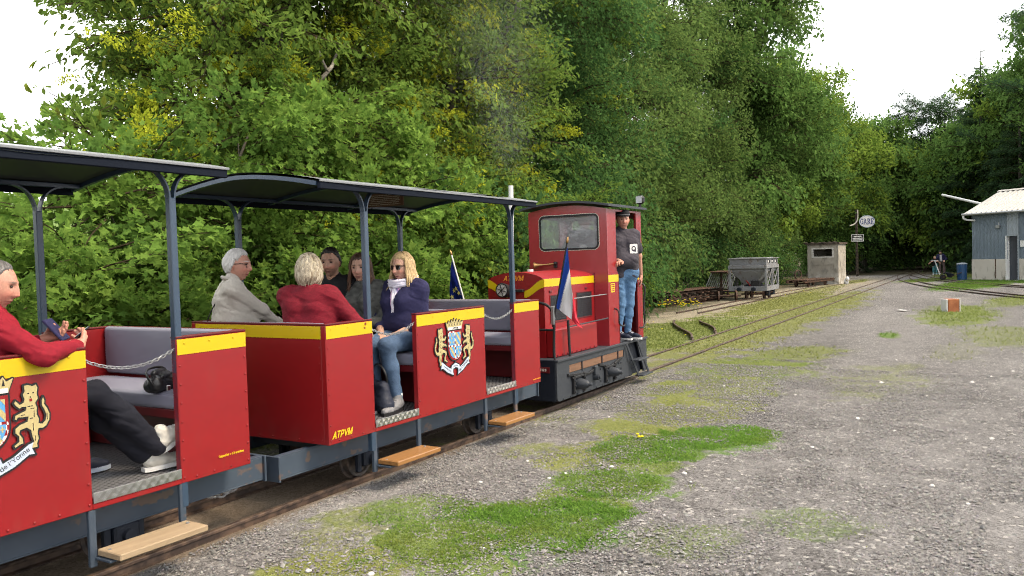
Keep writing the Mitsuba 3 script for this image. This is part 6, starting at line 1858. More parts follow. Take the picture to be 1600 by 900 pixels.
def shoe(key, heel, toe, up, mat, sole='m_white', part='shoe', L=.29):
    heel, toe, up = (np.asarray(q, float) for q in (heel, toe, up))
    f = toe - heel; f /= np.linalg.norm(f); up = up - f * (up @ f); up /= np.linalg.norm(up); s = np.cross(up, f)
    at = lambda u, v, z: heel + f * u + s * v + up * z
    u = [(at(.035, 0, .060), at(.10, 0, .055), .042, .040), (at(.10, 0, .05), at(.20, .004, .034), .042, .036), (at(.20, .004, .034), at(L - .035, .0, .027), .037, .029), (at(.045, 0, .06), at(.055, 0, .115), .040, .041)]
    p = add(f'{key}__{part}', blob(u, .008, .02, .003, 3), mat, smooth=True)
    b = [at(x, y, z) for x, y in ((-.005, .022), (.03, .036), (.10, .034), (.19, .046), (.25, .040), (L - .005, .016)) for z in (0, .024)] + [at(x, -y, z) for x, y in ((-.005, .022), (.03, .036), (.10, .034), (.19, .042), (.25, .036), (L - .005, .014)) for z in (0, .024)]
    add(p + '__sole', hull(b), sole)
    lc = [tube([at(.105 + .026 * i, -.022, .092 - .013 * i), at(.115 + .026 * i, 0, .099 - .013 * i), at(.105 + .026 * i, .022, .092 - .013 * i)], .0042, 5) for i in range(4)]
    add(p + '__laces', lc, sole, kind='stuff')
    return p


def person(name, pelvis, neck, yaw, head, hyaw, hpitch, skin, brow, top, bottom, arms, legs, w=1.0, belly=0.0, bust=0.0, sleeve='long', fat=1.0, nose=1.0, hscale=1.0, seed=1, tilt=0.0, h=.010, beard=None, toplabel='jacket', bottomlabel='trousers', collar=False, wr=.006, hands=True, flare=0.0):
    """arms: {'l'|'r': (wrist, elbow hint, finger dir, palm normal, curl)}, legs: {'l'|'r': (knee, ankle)} in world coordinates"""
    key = freething(name)
    R = rotz(yaw); lat = R @ np.array([0, 1.0, 0]); fwd = R @ np.array([1.0, 0, 0])
    P, N, Hd = np.asarray(pelvis, float), np.asarray(neck, float), np.asarray(head, float)
    tp, front = torso_prims(P, N, lat, w, .012, belly, bust=bust)
    core, _ = torso_prims(P, N, lat, w * .9, -.01)
    ax = N - P
    RH = rotz(hyaw) @ roty(hpitch) @ np.array([[1, 0, 0], [0, math.cos(math.radians(tilt)), -math.sin(math.radians(tilt))], [0, math.sin(math.radians(tilt)), math.cos(math.radians(tilt))]])
    nb = Hd + RH @ np.array([-.022, 0, -.065]) * hscale
    skinp = core + [(N - ax * .08, nb, .058, .055)]
    slv, bot = [], []
    hm = []
    for sd, (wr_, hint, fd, pn, curl) in arms.items():
        s = 1 if sd == 'l' else -1
        sh = P + ax * .91 + lat * s * .175 * w
        wr_ = np.asarray(wr_, float)
        el = ik(sh, wr_, .285, .255, hint)
        wr_ = el + (wr_ - el) / np.linalg.norm(wr_ - el) * min(.265, np.linalg.norm(wr_ - el))
        skinp += [(sh, el, .050, .041), (el, wr_, .042, .027)] if sleeve == 'short' else [(sh, el, .034, .032), (el, el + (wr_ - el) * .85, .026, .024), (el + (wr_ - el) * .85, wr_, .024, .026)] if sleeve == 'long' else [(sh, el, .034, .032), (el, el + (wr_ - el) * .35, .032, .036), (el + (wr_ - el) * .35, wr_, .036, .027)]
        if sleeve == 'long':
            c = el + (wr_ - el) * .93
            slv += [(P + ax * .90 + lat * s * .12 * w, sh, .070, .068), (sh, el, .066 * w ** .5, .056), (el, c, .055, .040)]
        elif sleeve == 'elbow':
            c = el + (wr_ - el) * .45
            slv += [(P + ax * .90 + lat * s * .12 * w, sh, .070, .066), (sh, el, .060 * w ** .5, .052), (el, c, .050, .045)]
        else:
            c = sh + (el - sh) * .72
            slv += [(P + ax * .90 + lat * s * .12 * w, sh, .070, .068), (sh, c, .068, .066)]
        if hands:
            hm.append(hand(wr_, fd, pn, -s, curl, skin=skin))
    for sd, (kn, an) in legs.items():
        s = 1 if sd == 'l' else -1
        hp_ = P + lat * s * .085 * w + fwd * .02
        kn, an = np.asarray(kn, float), np.asarray(an, float)
        skinp += [(hp_, kn, .07, .05), (kn, an, .048, .032)]
        bot += [(hp_, kn, .092 * w, .066), (kn, kn + (an - kn) * .4, .064, .060 + flare), (kn + (an - kn) * .4, an, .060 + flare, .046 + flare)]
    body = blob(skinp, max(h, .010), .02)
    hmesh, hc = make_head(skin, brow, fat, nose, beard)
    hv = np.array(hmesh.vertices) * hscale @ RH.T + Hd
    parts, cols = [body, tm(hv, hmesh.faces)] + hm, [np.tile(SK[skin], (len(body.vertices), 1)), hc] + [np.tile(np.array(SK[skin]) * [1, .92, .9], (len(m.vertices), 1)) for m in hm]
    add(key + '__body', cat(parts), 'm_skin', smooth=True, color=np.vstack(cols))
    put = lambda m: tm(np.array(m.vertices) * hscale @ RH.T + Hd, m.faces)
    add(key + '__eyes', put(eyes()), 'm_eye', smooth=True)
    cut = None
    if top:
        ncen = N + ax * .02
        add(f'{key}__{toplabel}', blob(tp + slv, h, .03, wr, seed), top, smooth=True)
    if collar:
        cr = [N + ax * .0 + (lat * math.cos(t) * .068 + front * (math.sin(t) * .064 + .004)) + ax * (.075 - .035 * math.sin(t)) for t in np.linspace(-.5 * np.pi - 2.4, -.5 * np.pi + 2.4, 22)]
        add(f'{key}__{toplabel}__collar', tube(cr, .020, 8, flat=.75), top, smooth=True)
    if bottom:
        bp = [q for q in torso_prims(P, P + ax * .8, lat, w, .012)[0][:1]] + [(P + lat * .075 * w, P - lat * .075 * w, .120 * w, .120 * w)]
        add(f'{key}__{bottomlabel}', blob(bp + bot, h, .03, wr, seed + 5), bottom, smooth=True)
    return key, put, RH, Hd


def fabric(name, c, rough=.85, sheen=.4, var=.25, s=60):
    c = np.asarray(c)
    def fn(p, n, uv):
        a = mikit.fbm(p.x * s, p.y * s, p.z * s, 2); b = mikit.fbm(p.x * 7, p.y * 7, p.z * 7, 3)
        return mi.Color3f(*[float(q) for q in c]) * (1 + var * 1.6 * (a - .5) + var * (b - .5))
    paint(name, mikit.proc(fn), rough, .25, sheen=sheen)
    return name


fabric('m_cloth_red', (.25, .007, .02)); fabric('m_cloth_knit', (.175, .007, .018), var=.5, s=130); fabric('m_cloth_beige', (.51, .475, .42), var=.1); fabric('m_cloth_black', (.012, .013, .016)); fabric('m_cloth_navy', (.022, .022, .075)); fabric('m_cloth_charcoal', (.05, .045, .058))
fabric('m_denim', (.075, .125, .215), var=.5, s=160); fabric('m_trouser_dark', (.009, .010, .018)); fabric('m_cloth_grey', (.10, .105, .10), var=.7, s=40); fabric('m_denim_pale', (.10, .20, .36), var=.5, s=140); fabric('m_cloth_pink', (.30, .01, .045))
fabric('m_shoe_white', (.62, .60, .54), .7, .1, .15); fabric('m_shoe_dark', (.02, .025, .045), .6, .1); fabric('m_shoe_grey', (.22, .22, .23), .6, .1)
vcol('m_hair', .55, .4)
SHORT = lambda d: np.where(d[:, 0] > .25, d[:, 2] - .60 + .20 * np.abs(d[:, 1]), np.where(d[:, 0] > -.25, d[:, 2] - .22 - .75 * (d[:, 0]) , d[:, 2] + .42))
def SHORTHAIR(d, front=.62, side=.05, back=-.5):
    x = d[:, 0]
    lim = np.interp(x, [-1, -.35, -.02, .12, .30, .55, 1], [back, back * .75, side - .12, side + .28, side + .35, front - .05, front])
    return d[:, 2] - lim


def hairpart(key, put, mc, part='hair'):
    add(f'{key}__{part}', put(mc[0]), 'm_hair', smooth=True, color=np.asarray(mc[1]) * .75)


# 1 man in red reading his telephone, on the first carriage
Z1 = .95
k, put, RH, Hd = person('person', (2.02, 4.17, Z1 + .11), (2.06, 4.165, Z1 + .525), -28, (2.095, 4.15, Z1 + .652), -46, 12, RUDDY, (.10, .08, .07), 'm_cloth_red', 'm_trouser_dark',
    {'r': ((2.375, 3.945, 1.285), (0, -.6, -.5), (.5, .6, .15), (-.3, .5, .5), .7), 'l': ((2.33, 4.21, 1.31), (-.2, .5, -.8), (.75, -.45, .25), (-.2, -.3, .9), .55)},
    {'r': ((2.51, 4.05, Z1 + .07), (2.845, 4.03, .665)), 'l': ((2.50, 4.20, Z1 + .06), (2.80, 4.10, .625))}, w=1.08, seed=11, toplabel='jacket', collar=True, wr=.007, flare=.012, nose=.8)
m = hair_shell(.012, lambda d: SHORTHAIR(d, .80, .02), 3, (.15, .145, .145), .5); hairpart(k, put, m)
shoe(k, (2.87, 4.02, .625), (3.08, 4.0, .75), (-.4, -.1, .9), 'm_shoe_white'); shoe(k, (2.80, 4.085, .522), (3.09, 4.04, .528), (0, 0, 1), 'm_shoe_white')
tag(k, 'grey haired man in a red jacket looking at a telephone, at the left edge', 'person')
k = freething('telephone')
ph = bx(-.038, .038, -.075, .075, -.004, .004, .003); Rm = np.eye(4); Rm[:3, :3] = rotz(-35) @ roty(-38); ph.apply_transform(Rm); ph.apply_translation((2.455, 4.04, 1.345)); add(k + '__case', ph, 'm_black')
sc_ = bx(-.034, .034, -.069, .069, .0042, .0052, 0); sc_.apply_transform(Rm); sc_.apply_translation((2.455, 4.04, 1.345)); add(k + '__screen', sc_, 'm_pale_blue')
tag(k, 'black telephone held in the hand of the man in red', 'telephone')
k = freething('booklet')
bk = bx(-.07, .07, -.10, .10, -.006, .006, .003); Rm = np.eye(4); Rm[:3, :3] = rotz(-40) @ roty(52); bk.apply_transform(Rm); bk.apply_translation((2.40, 4.18, 1.36)); add(k, bk, 'm_cloth_navy')
tag(k, 'dark blue wallet held behind the telephone by the man in red', 'wallet')
# 2 his neighbour, mostly outside the frame
k, put, RH, Hd = person('person', (2.05, 4.60, Z1 + .11), (2.06, 4.60, Z1 + .56), 5, (2.08, 4.60, Z1 + .70), 5, 5, PALE, (.1, .08, .07), 'm_cloth_navy', 'm_denim',
    {'r': ((2.40, 4.50, 1.14), (0, -.4, -.6), (1, 0, -.1), (0, 0, -1), .3), 'l': ((2.40, 4.68, 1.14), (0, .4, -.6), (1, 0, -.1), (0, 0, -1), .3)},
    {'r': ((2.48, 4.48, Z1 + .08), (2.52, 4.42, .615)), 'l': ((2.48, 4.72, Z1 + .08), (2.50, 4.70, .615))}, seed=12, toplabel='sweater')
m = hair_shell(.014, lambda d: SHORTHAIR(d), 4, (.05, .04, .03), .4); hairpart(k, put, m)
shoe(k, (2.50, 4.41, .521), (2.82, 4.37, .521), (0, 0, 1), 'm_shoe_dark', 'm_pale_blue'); shoe(k, (2.46, 4.71, .521), (2.78, 4.70, .521), (0, 0, 1), 'm_shoe_dark', 'm_pale_blue')
tag(k, 'passenger of whom only the dark blue shoe shows beside the white sneakers', 'person')

# 3 old man in the pale jacket
Z2 = .93
k, put, RH, Hd = person('person', (4.20, 4.98, Z2 + .11), (4.21, 4.97, Z2 + .60), -35, (4.262, 4.955, Z2 + .745), -62, 2, RUDDY, (.42, .40, .38), 'm_cloth_beige', 'm_trouser_dark',
    {'r': ((4.55, 4.80, 1.19), (.1, -.5, -.5), (.8, -.2, -.4), (0, 0, -1), .4), 'l': ((4.56, 5.00, 1.16), (.1, .5, -.6), (.8, -.2, -.4), (0, 0, -1), .4)},
    {'r': ((4.62, 4.86, Z2 + .08), (4.62, 4.84, .60)), 'l': ((4.62, 5.06, Z2 + .08), (4.62, 5.05, .60))}, w=1.10, belly=.03, seed=13, collar=True, wr=.009, fat=1.15, hscale=1.02, nose=.78)
m = hair_shell(.017, lambda d: SHORTHAIR(d, .66, -.05, -.62), 5, (.56, .55, .53), .22); hairpart(k, put, m)
gl = [tube([np.array([.088, s * .012, .012]), np.array([.090, s * .014, -.012]), np.array([.088, s * .045, -.012]), np.array([.084, s * .050, .010]), np.array([.088, s * .014, .014])], .0028, 5) for s in (1, -1)] + [tube([[.084, s * .050, .012], [.05, s * .076, .014], [-.01, s * .084, .008]], .0026, 5) for s in (1, -1)] + [tube([[.093, -.012, .012], [.097, 0, .014], [.093, .012, .012]], .0026, 5)]
add(k + '__glasses', put(cat(gl)), 'm_black', smooth=True)
add(k + '__jacket__piping', [tube(spline(q, 14), .0045, 5) for q in ([(4.02, 5.05, 1.20), (4.03, 5.0, 1.32), (4.06, 4.93, 1.44)], )], 'm_black', smooth=True)
shoe(k, (4.56, 4.84, .494), (4.86, 4.82, .494), (0, 0, 1), 'm_shoe_dark'); shoe(k, (4.56, 5.05, .494), (4.86, 5.05, .494), (0, 0, 1), 'm_shoe_dark')
tag(k, 'white haired old man with glasses in a pale beige jacket', 'person')

# 4 woman in the red sweater, seen from behind
k, put, RH, Hd = person('person', (4.235, 4.17, Z2 + .11), (4.215, 4.17, Z2 + .545), 14, (4.235, 4.18, Z2 + .685), 22, 6, PALE, (.25, .18, .1), 'm_cloth_knit', 'm_trouser_dark',
    {'r': ((4.60, 4.02, 1.16), (-.1, -.7, -.5), (.8, .3, -.2), (0, 0, -1), .4), 'l': ((4.62, 4.30, 1.12), (0, .5, -.5), (.8, -.2, -.3), (0, 0, -1), .4)},
    {'r': ((4.64, 4.08, Z2 + .08), (4.60, 4.10, .60)), 'l': ((4.65, 4.26, Z2 + .08), (4.62, 4.26, .60))}, w=1.04, bust=.01, seed=14, toplabel='sweater', wr=.006)
m = hair_shell(.020, lambda d: SHORTHAIR(d, .55, -.25, -.7), 6, (.42, .36, .25), .4); hairpart(k, put, m)
m = hair_locks(230, .085, 61, (.62, .55, .42), (.22, .17, .11), (42, 318), .012, .006, .0085, curl=.05); hairpart(k, put, m, 'hair_locks')
shoe(k, (4.54, 4.10, .494), (4.80, 4.10, .494), (0, 0, 1), 'm_shoe_dark'); shoe(k, (4.55, 4.27, .494), (4.82, 4.27, .494), (0, 0, 1), 'm_shoe_dark')
tag(k, 'woman with a blonde bob in a red sweater, seen from behind', 'person')

# 5 man in black
k, put, RH, Hd = person('person', (5.27, 4.87, Z2 + .11), (5.20, 4.84, Z2 + .60), 190, (5.135, 4.815, Z2 + .75), 205, 6, TAN, (.02, .015, .012), 'm_cloth_black', 'm_trouser_dark',
    {'r': ((4.95, 5.0, 1.14), (.2, .6, -.5), (-.8, -.2, -.2), (0, 0, -1), .4), 'l': ((4.95, 4.78, 1.14), (.2, -.6, -.5), (-.8, .2, -.2), (0, 0, -1), .4)},
    {'r': ((4.87, 5.03, Z2 + .08), (4.95, 5.03, .60)), 'l': ((4.87, 4.84, Z2 + .08), (4.95, 4.84, .60))}, w=1.08, seed=15, fat=1.05, hscale=1.02, beard=(.1, .07, .05))
m = hair_shell(.014, lambda d: SHORTHAIR(d, .74, .08, -.5), 7, (.015, .012, .011), .4); hairpart(k, put, m)
add(k + '__strap', tube(spline([(5.13, 5.08, 1.50), (5.02, 4.96, 1.38), (5.03, 4.82, 1.20)], 10), .014, 6, flat=.4), 'm_cloth_charcoal', smooth=True)
shoe(k, (5.0, 5.03, .494), (4.72, 5.03, .494), (0, 0, 1), 'm_shoe_dark'); shoe(k, (5.0, 4.84, .494), (4.72, 4.84, .494), (0, 0, 1), 'm_shoe_dark')
tag(k, 'dark haired man in black sitting behind the woman in red', 'person')

# 6 brunette woman
k, put, RH, Hd = person('person', (5.29, 4.52, Z2 + .11), (5.25, 4.545, Z2 + .555), 188, (5.215, 4.55, Z2 + .695), 203, 4, PALE, (.05, .03, .02), 'm_cloth_grey', 'm_trouser_dark',
    {'r': ((5.0, 4.60, 1.14), (.2, .6, -.5), (-.8, -.3, -.1), (0, 0, -1), .5), 'l': ((5.0, 4.46, 1.14), (.2, -.6, -.5), (-.8, .3, -.1), (0, 0, -1), .5)},
    {'r': ((4.87, 4.62, Z2 + .08), (4.93, 4.62, .60)), 'l': ((4.87, 4.45, Z2 + .08), (4.93, 4.45, .60))}, w=.94, bust=.012, seed=16, toplabel='sweater')
m = hair_shell(.013, lambda d: SHORTHAIR(d, .66, -.1, -.6), 8, (.06, .032, .02), .4); hairpart(k, put, m)
m = hair_locks(150, .17, 62, (.075, .038, .022), (.16, .075, .04), (62, 298), .03, .014, .009); hairpart(k, put, m, 'hair_locks')
shoe(k, (4.98, 4.62, .494), (4.72, 4.62, .494), (0, 0, 1), 'm_shoe_dark'); shoe(k, (4.98, 4.45, .494), (4.72, 4.45, .494), (0, 0, 1), 'm_shoe_dark')
tag(k, 'brown haired woman in a grey sweater partly hidden by the blue post', 'person')
k = freething('jacket')
add(k, blob([((5.02, 4.38, 1.13), (5.05, 4.62, 1.14), .075, .07), ((5.12, 4.40, 1.12), (5.10, 4.60, 1.12), .07, .07), ((4.98, 4.36, 1.20), (5.02, 4.52, 1.19), .05, .05)], .012, .04, .016, 4), 'm_cloth_black', smooth=True)
add(k + '__lining', tube(spline([(4.93, 4.34, 1.15), (4.95, 4.40, 1.235), (4.99, 4.50, 1.24), (5.0, 4.58, 1.19)], 14), .020, 7, flat=.6), 'm_cloth_pink', smooth=True)
tag(k, 'dark jacket with crimson lining on the lap of the brown haired woman', 'jacket')

# 7 blonde woman with sunglasses
k, put, RH, Hd = person('person', (5.31, 4.15, Z2 + .11), (5.29, 4.15, Z2 + .55), 174, (5.255, 4.135, Z2 + .690), 176, 3, PALE, (.30, .20, .1), 'm_cloth_navy', 'm_denim',
    {'r': ((5.03, 4.20, 1.085), (.2, .6, -.5), (-.7, -.45, -.25), (.0, .1, -1), .5), 'l': ((5.05, 4.07, 1.08), (.7, -.15, -.7), (-.75, .35, -.2), (0, 0, -1), .5)},
    {'r': ((4.87, 4.19, Z2 + .085), (4.93, 4.17, .60)), 'l': ((4.875, 4.02, Z2 + .085), (4.955, 3.995, .60))}, w=1.06, bust=.02, belly=.02, sleeve='elbow', seed=17, toplabel='cardigan', wr=.004, fat=1.05, nose=.9)
m = hair_shell(.016, lambda d: SHORTHAIR(d, .66, -.15, -.6), 9, (.52, .38, .20), .3); hairpart(k, put, m)
m = hair_locks(210, .21, 63, (.66, .50, .28), (.42, .28, .13), (62, 298), .055, .022, .0095); hairpart(k, put, m, 'hair_locks')
gl = [hull([(x, s * y, z) for x, y, z in ((.092, .008, .024), (.094, .008, -.006), (.096, .010, .024), (.097, .010, -.006), (.080, .052, .024), (.082, .050, -.010), (.083, .054, .024), (.086, .052, -.010), (.096, .03, -.014))]) for s in (1, -1)] + [tube([[.080, s * .052, .018], [.04, s * .078, .018], [-.01, s * .086, .010]], .0035, 5) for s in (1, -1)] + [tube([[.096, -.012, .018], [.099, 0, .02], [.096, .012, .018]], .003, 5)]
paint('m_lens', (.012, .008, .007), .08, .6)
add(k + '__sunglasses', put(cat(gl)), 'm_lens')
# scarf: loops round the neck and two hanging tails, striped
N7 = np.array([5.29, 4.15, Z2 + .55]); R7 = rotz(172); SC, CC = [], []
r = np.random.default_rng(77)
for i in range(9):
    rad = .082 + .012 * (i % 3); z0 = .012 + .014 * (i // 3) + .01 * r.random()
    ps = [N7 + R7 @ np.array([rad * math.cos(t) * 1.02 + .012, rad * math.sin(t) * 1.1, z0 + .022 * math.cos(t + np.pi) + .004 * r.normal()]) for t in np.linspace(0, 2 * np.pi, 22)]
    SC.append(tube(np.array(ps), .017, 6, False)); CC.append([.62, .60, .70] if i % 3 else [.40, .30, .55])
for i in range(12):
    y = -.055 + .010 * i; L_ = .26 + .05 * r.random()
    ps = [N7 + R7 @ np.array([.100 + .05 * min(1, t * 2.2) - .008 * abs(i - 5) * .6 + .004 * math.sin(9 * t + i), y + .015 * t + .006 * r.normal(), .01 - L_ * t]) for t in np.linspace(0, 1, 8)]
    SC.append(tube(np.array(ps), np.linspace(.012, .0095, 8), 5)); CC.append([[.66, .64, .72], [.66, .64, .72], [.62, .60, .70], [.30, .24, .45], [.58, .28, .50]][i % 5])
add(k + '__scarf', SC, 'm_hair', smooth=True, color=np.vstack([np.tile(c, (len(m.vertices), 1)) for m, c in zip(SC, CC)]), label='white and lilac striped scarf')
shoe(k, (5.0, 3.995, .494), (4.72, 3.955, .494), (0, 0, 1), 'm_shoe_grey', 'm_black'); shoe(k, (4.98, 4.17, .494), (4.70, 4.14, .494), (0, 0, 1), 'm_shoe_grey', 'm_black')
add(k + '__sock', cyl([4.955, 3.995, .565], [4.957, 3.997, .635], .046, 14), 'm_white', smooth=True); add(k + '__sock', cyl([4.932, 4.17, .565], [4.932, 4.17, .635], .046, 14), 'm_white', smooth=True)
tag(k, 'long haired blonde woman in sunglasses, scarf, navy cardigan and jeans', 'person')

# 8 driver in the cab door
ZC = .592
k, put, RH, Hd = person('person', (9.66, 4.03, ZC + .86), (9.635, 4.02, ZC + 1.385), 228, (9.615, 3.985, ZC + 1.535), 212, 2, RUDDY, (.25, .18, .12), 'm_cloth_charcoal', 'm_denim_pale',
    {'r': ((9.40, 3.925, 1.585), (.25, .1, -.8), (-.85, .2, .1), (.1, -.2, -1), .9), 'l': ((9.965, 3.90, 1.415), (.5, -.4, -.1), (.12, .0, -1), (-.4, .8, 0), .35)},
    {'r': ((9.62, 4.05, ZC + .46), (9.63, 4.10, ZC + .09)), 'l': ((9.74, 3.98, ZC + .46), (9.76, 4.02, ZC + .09))}, w=1.08, belly=.025, sleeve='short', seed=18, toplabel='t_shirt', bottomlabel='jeans', fat=1.15, hscale=1.0)
m = hair_shell(.006, lambda d: SHORTHAIR(d, .7, -.05, -.5), 10, (.20, .17, .14), .4); hairpart(k, put, m)
cp = np.array(lathe([(.0, .135), (.06, .132), (.092, .115), (.100, .085), (.098, .050), (.0, .050)], 28).vertices); cpf = lathe([(.0, .135), (.06, .132), (.092, .115), (.100, .085), (.098, .050), (.0, .050)], 28).faces
cpv = cp * [1.06, .86, 1]
c_ = add(k + '__cap', put(tm(cpv, cpf)), 'm_cloth_black', smooth=40)
vis = [(.088 + .05 * math.cos(t), .066 * math.sin(t), z - .010 * math.cos(t)) for t in np.linspace(-1.5, 1.5, 12) for z in (.052, .060)]
add(c_ + '__visor', put(hull(vis)), 'm_black', smooth=40)
add(c_ + '__band', put(tube([(.105 * math.cos(t), .086 * math.sin(t), .066) for t in np.linspace(0, 2 * np.pi, 30)], .005, 6, False)), 'm_shoe_grey', smooth=True)
fw = rotz(228) @ np.array([1.0, 0, 0]); lt = rotz(228) @ np.array([0, 1.0, 0])
bc = np.array([9.645, 4.02, ZC + 1.165]) + fw * .158 + lt * .085
bd = extr(rrect(.105, .12, .01), .004); bd.apply_transform(frame(bc, -(-lt) * 1.0, [0, 0, 1])); b_ = add(k + '__badge', bd, 'm_white', label='white square print on the chest of the t-shirt')
ring = extr(affinity.scale(Point(0, 0).buffer(.034), .9, 1) - Point(0, .004).buffer(.018) | sbox(.012, -.04, .03, -.015), .002); ring.apply_transform(frame(bc + fw * .0042, lt, [0, 0, 1])); add(b_ + '__emblem', ring, 'm_cloth_charcoal')
shoe(k, (9.655, 4.15, ZC + .002), (9.56, 3.88, ZC + .002), (0, 0, 1), 'm_shoe_dark'); shoe(k, (9.785, 4.07, ZC + .002), (9.69, 3.80, ZC + .002), (0, 0, 1), 'm_shoe_dark')
tag(k, 'driver in a dark cap, dark t-shirt and jeans standing in the cab doorway', 'person')
# 9 second man behind the windscreen
k, put, RH, Hd = person('person', (9.62, 4.52, ZC + .86), (9.60, 4.52, ZC + 1.40), 190, (9.575, 4.51, ZC + 1.545), 205, 4, RUDDY, (.3, .28, .25), 'm_cloth_charcoal', 'm_denim',
    {'r': ((9.45, 4.78, 1.50), (.3, .6, -.5), (-.8, -.2, 0), (0, 0, -1), .6), 'l': ((9.42, 4.36, 1.52), (.3, -.6, -.5), (-.8, .2, 0), (0, 0, -1), .6)},
    {'r': ((9.60, 4.62, ZC + .46), (9.62, 4.62, ZC + .09)), 'l': ((9.60, 4.43, ZC + .46), (9.62, 4.43, ZC + .09))}, sleeve='short', seed=19, toplabel='t_shirt', bottomlabel='jeans')
m = hair_shell(.012, lambda d: SHORTHAIR(d, .66, 0, -.55), 11, (.35, .34, .33), .3); hairpart(k, put, m)
bd = extr(rrect(.10, .10, .045), .004); bd.apply_transform(frame((9.435, 4.47, ZC + 1.19), rotz(190) @ np.array([0, 1.0, 0]), [0, 0, 1])); add(k + '__badge', bd, 'm_white')
shoe(k, (9.68, 4.62, ZC + .002), (9.40, 4.64, ZC + .002), (0, 0, 1), 'm_shoe_dark'); shoe(k, (9.68, 4.43, ZC + .002), (9.40, 4.42, ZC + .002), (0, 0, 1), 'm_shoe_dark')
tag(k, 'man inside the cab seen through the windscreen', 'person')

# 10, 11 the two people by the far track, with a scooter
fabric('m_cloth_teal', (.10, .30, .34)); fabric('m_skirt', (.16, .115, .115)); fabric('m_cloth_white', (.60, .60, .62))
gz = 0.0
k, put, RH, Hd = person('person', (57.3, 2.32, .82), (57.22, 2.38, 1.24), 160, (57.12, 2.40, 1.37), 160, 22, PALE, (.05, .03, .02), 'm_cloth_navy', 'm_skirt',
    {'r': ((56.98, 2.52, .88), (.4, .5, -.4), (-.8, 0, -.5), (0, 0, -1), .4), 'l': ((57.0, 2.18, .88), (.4, -.5, -.4), (-.8, 0, -.5), (0, 0, -1), .4)},
    {'r': ((57.26, 2.44, .44), (57.3, 2.44, .09)), 'l': ((57.26, 2.20, .44), (57.3, 2.20, .09))}, seed=20, h=.016, toplabel='coat', flare=.03)
m = hair_shell(.018, lambda d: SHORTHAIR(d, .6, -.1, -.6), 12, (.03, .022, .018), .3); hairpart(k, put, m)
add(k + '__blouse', blob([((57.11, 2.36, .86), (57.11, 2.37, 1.18), .07, .06)], .016, .02), 'm_cloth_white', smooth=True)
shoe(k, (57.36, 2.44, .0), (57.1, 2.46, .0), (0, 0, 1), 'm_shoe_dark'); shoe(k, (57.36, 2.20, .0), (57.1, 2.22, .0), (0, 0, 1), 'm_shoe_dark')
tag(k, 'adult in a dark blue coat bending beside a child by the far track', 'person')
k, put, RH, Hd = person('person', (56.2, 2.66, .62), (56.2, 2.67, .94), 200, (56.17, 2.67, 1.06), 210, 5, PALE, (.2, .12, .06), 'm_cloth_black', 'm_cloth_teal',
    {'r': ((55.95, 2.80, .86), (.1, .5, -.5), (-.8, 0, 0), (0, 0, -1), .5), 'l': ((55.95, 2.52, .86), (.1, -.5, -.5), (-.8, 0, 0), (0, 0, -1), .5)},
    {'r': ((56.2, 2.74, .34), (56.24, 2.74, .09)), 'l': ((56.2, 2.58, .34), (56.24, 2.58, .09))}, w=.74, seed=21, h=.014, sleeve='short', toplabel='shirt', bottomlabel='shorts', hscale=.92)
m = hair_shell(.014, lambda d: SHORTHAIR(d, .6, 0, -.55), 13, (.30, .22, .12), .3); hairpart(k, put, m)
shoe(k, (56.28, 2.74, .0), (56.06, 2.75, .0), (0, 0, 1), 'm_shoe_white', L=.22); shoe(k, (56.28, 2.58, .0), (56.06, 2.57, .0), (0, 0, 1), 'm_shoe_white', L=.22)
tag(k, 'child with a dark shirt and teal shorts holding a scooter', 'person')
k = freething('scooter')
add(k + '__stem', cyl([55.9, 2.66, .9], [55.6, 2.40, .14], .03, 10), 'm_white', smooth=40); add(k + '__handlebar', cyl([55.86, 2.86, .9], [55.94, 2.46, .9], .02, 8), 'm_white', smooth=40)
add(k + '__deck', hull([(x, y, z) for x, y in ((55.65, 2.36), (55.72, 2.48), (56.05, 2.62), (56.0, 2.76)) for z in (.08, .11)]), 'm_cloth_teal')
for p in ((55.57, 2.38, .07), (56.1, 2.74, .07)):
    q = lathe([(0, -.02), (.06, -.02), (.07, 0), (.06, .02), (0, .02)], 16); q.apply_transform(axis_to([.6, -.8, 0])); q.apply_translation(p); add(k + '__wheel', q, 'm_white', smooth=40)
tag(k, 'white child scooter leaning in front of the child', 'scooter')

# bags
k = freething('handbag')
bo = np.array([2.96, 4.13, Z1 + .0])
def bag(prims, wk, sd, q=.86): return blob([(np.array(a) * q + bo, np.array(b) * q + bo, ra * q, rb * q) for a, b, ra, rb in prims], .007, .03, wk, sd)
paint('m_leather', (.015, .015, .017), .38, .5)
add(k + '__pouch', bag([((-.07, -.06, .055), (.08, .06, .055), .052, .052), ((-.075, -.06, .10), (.08, .06, .10), .038, .038), ((-.07, .0, .05), (.09, .02, .05), .05, .05)], .008, 3), 'm_leather', smooth=True)
add(k + '__flap', bag([((-.08, -.05, .135), (.08, .07, .135), .022, .022), ((-.05, -.09, .11), (.11, .03, .11), .016, .016)], .004, 4), 'm_leather', smooth=True)
add(k + '__strap', tube(spline([bo + np.array(q) * .86 for q in ((-.10, -.08, .04), (-.13, -.06, .11), (-.10, .0, .15), (-.02, .03, .165), (.08, .06, .14))], 24), .009, 7, flat=.5), 'm_leather', smooth=True)
add(k + '__buckle', [bx(bo[0] - .055, bo[0] - .03, bo[1] - .135, bo[1] - .128, Z1 + .02, Z1 + .05, .003)], 'm_chrome')
tag(k, 'black leather handbag lying on the grey bench of the first carriage', 'handbag')
k = freething('tote_bag')
bo = np.array([4.84, 4.07, .497])
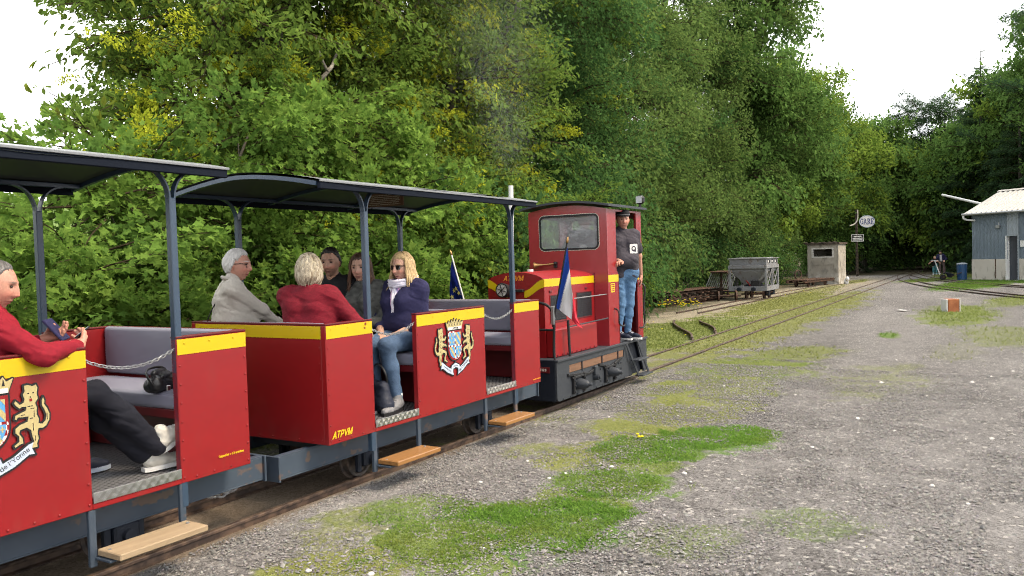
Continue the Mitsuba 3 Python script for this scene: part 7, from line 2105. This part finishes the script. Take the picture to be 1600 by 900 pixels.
add(k + '__pouch', bag([((-.03, -.08, .075), (.03, .10, .075), .075, .075), ((-.03, -.08, .075), (-.01, -.05, .24), .07, .05), ((.03, .10, .075), (.02, .07, .25), .07, .05), ((0, 0, .08), (0, 0, .22), .08, .055)], .014, 6), 'm_shoe_dark', smooth=True)
add(k + '__strap', tube(spline([bo + q for q in ((0, -.07, .24), (-.02, -.04, .36), (0, .02, .38), (.02, .07, .26))], 16), .009, 7, flat=.5), 'm_black', smooth=True)
tag(k, 'dark blue bag on the floor beside the legs of the blonde woman', 'bag')
# ------------------------------------------------------------------ thin blue exhaust smoke rising from the locomotive's pipe
sx_, sy_, sz_ = (7.4, 10.4), (4.0, 7.0), (2.45, 6.2)
nx, ny, nz = 30, 30, 38
gx_, gy_, gz_ = [np.linspace(a + (b - a) / n / 2, b - (b - a) / n / 2, n) for (a, b), n in ((sx_, nx), (sy_, ny), (sz_, nz))]
ZZ, YY, XX = np.meshgrid(gz_, gy_, gx_, indexing='ij')
tt = np.clip((ZZ - 2.5) / 3.6, 0, 1)
cxs, cys, rad_ = 7.93 + 1.1 * tt ** 1.4 + .10 * np.sin(ZZ * 3), 4.65 + .9 * tt ** 1.3 + .08 * np.cos(ZZ * 2.6), .06 + .62 * tt ** .8
q_ = np.exp(-((XX - cxs) ** 2 + (YY - cys) ** 2) / rad_ ** 2)
nn_ = meshkit.fbm(np.stack([XX * 2.1, YY * 2.1, ZZ * 1.6], -1), 3, 31)
den = q_ * np.clip(nn_ * 2.2 - .5, 0, 1.3) * (1 - tt) ** .9 * np.clip((ZZ - 2.47) / .15, 0, 1) * (.085 / (rad_ + .12))
edge_ = np.minimum.reduce([np.clip((XX - sx_[0]) / .2, 0, 1), np.clip((sx_[1] - XX) / .2, 0, 1), np.clip((YY - sy_[0]) / .2, 0, 1), np.clip((sy_[1] - YY) / .2, 0, 1), np.clip((sz_[1] - ZZ) / .3, 0, 1)])
den = (den * edge_).astype(np.float32)
box_tw = T().translate([sum(sx_) / 2, sum(sy_) / 2, sum(sz_) / 2]).scale([(sx_[1] - sx_[0]) / 2, (sy_[1] - sy_[0]) / 2, (sz_[1] - sz_[0]) / 2])
scene['smoke_medium'] = {'type': 'heterogeneous', 'albedo': {'type': 'rgb', 'value': [.72, .76, .82]}, 'scale': 1.0,
                         'sigma_t': {'type': 'gridvolume', 'grid': mi.VolumeGrid(den[..., None]), 'to_world': T().translate([sx_[0], sy_[0], sz_[0]]).scale([sx_[1] - sx_[0], sy_[1] - sy_[0], sz_[1] - sz_[0]])}}
scene['smoke'] = {'type': 'cube', 'to_world': box_tw, 'bsdf': {'type': 'null'}, 'interior': {'type': 'ref', 'id': 'smoke_medium'}}
tag('smoke', 'thin bluish exhaust smoke drifting up from the white pipe', 'smoke', kind='stuff')
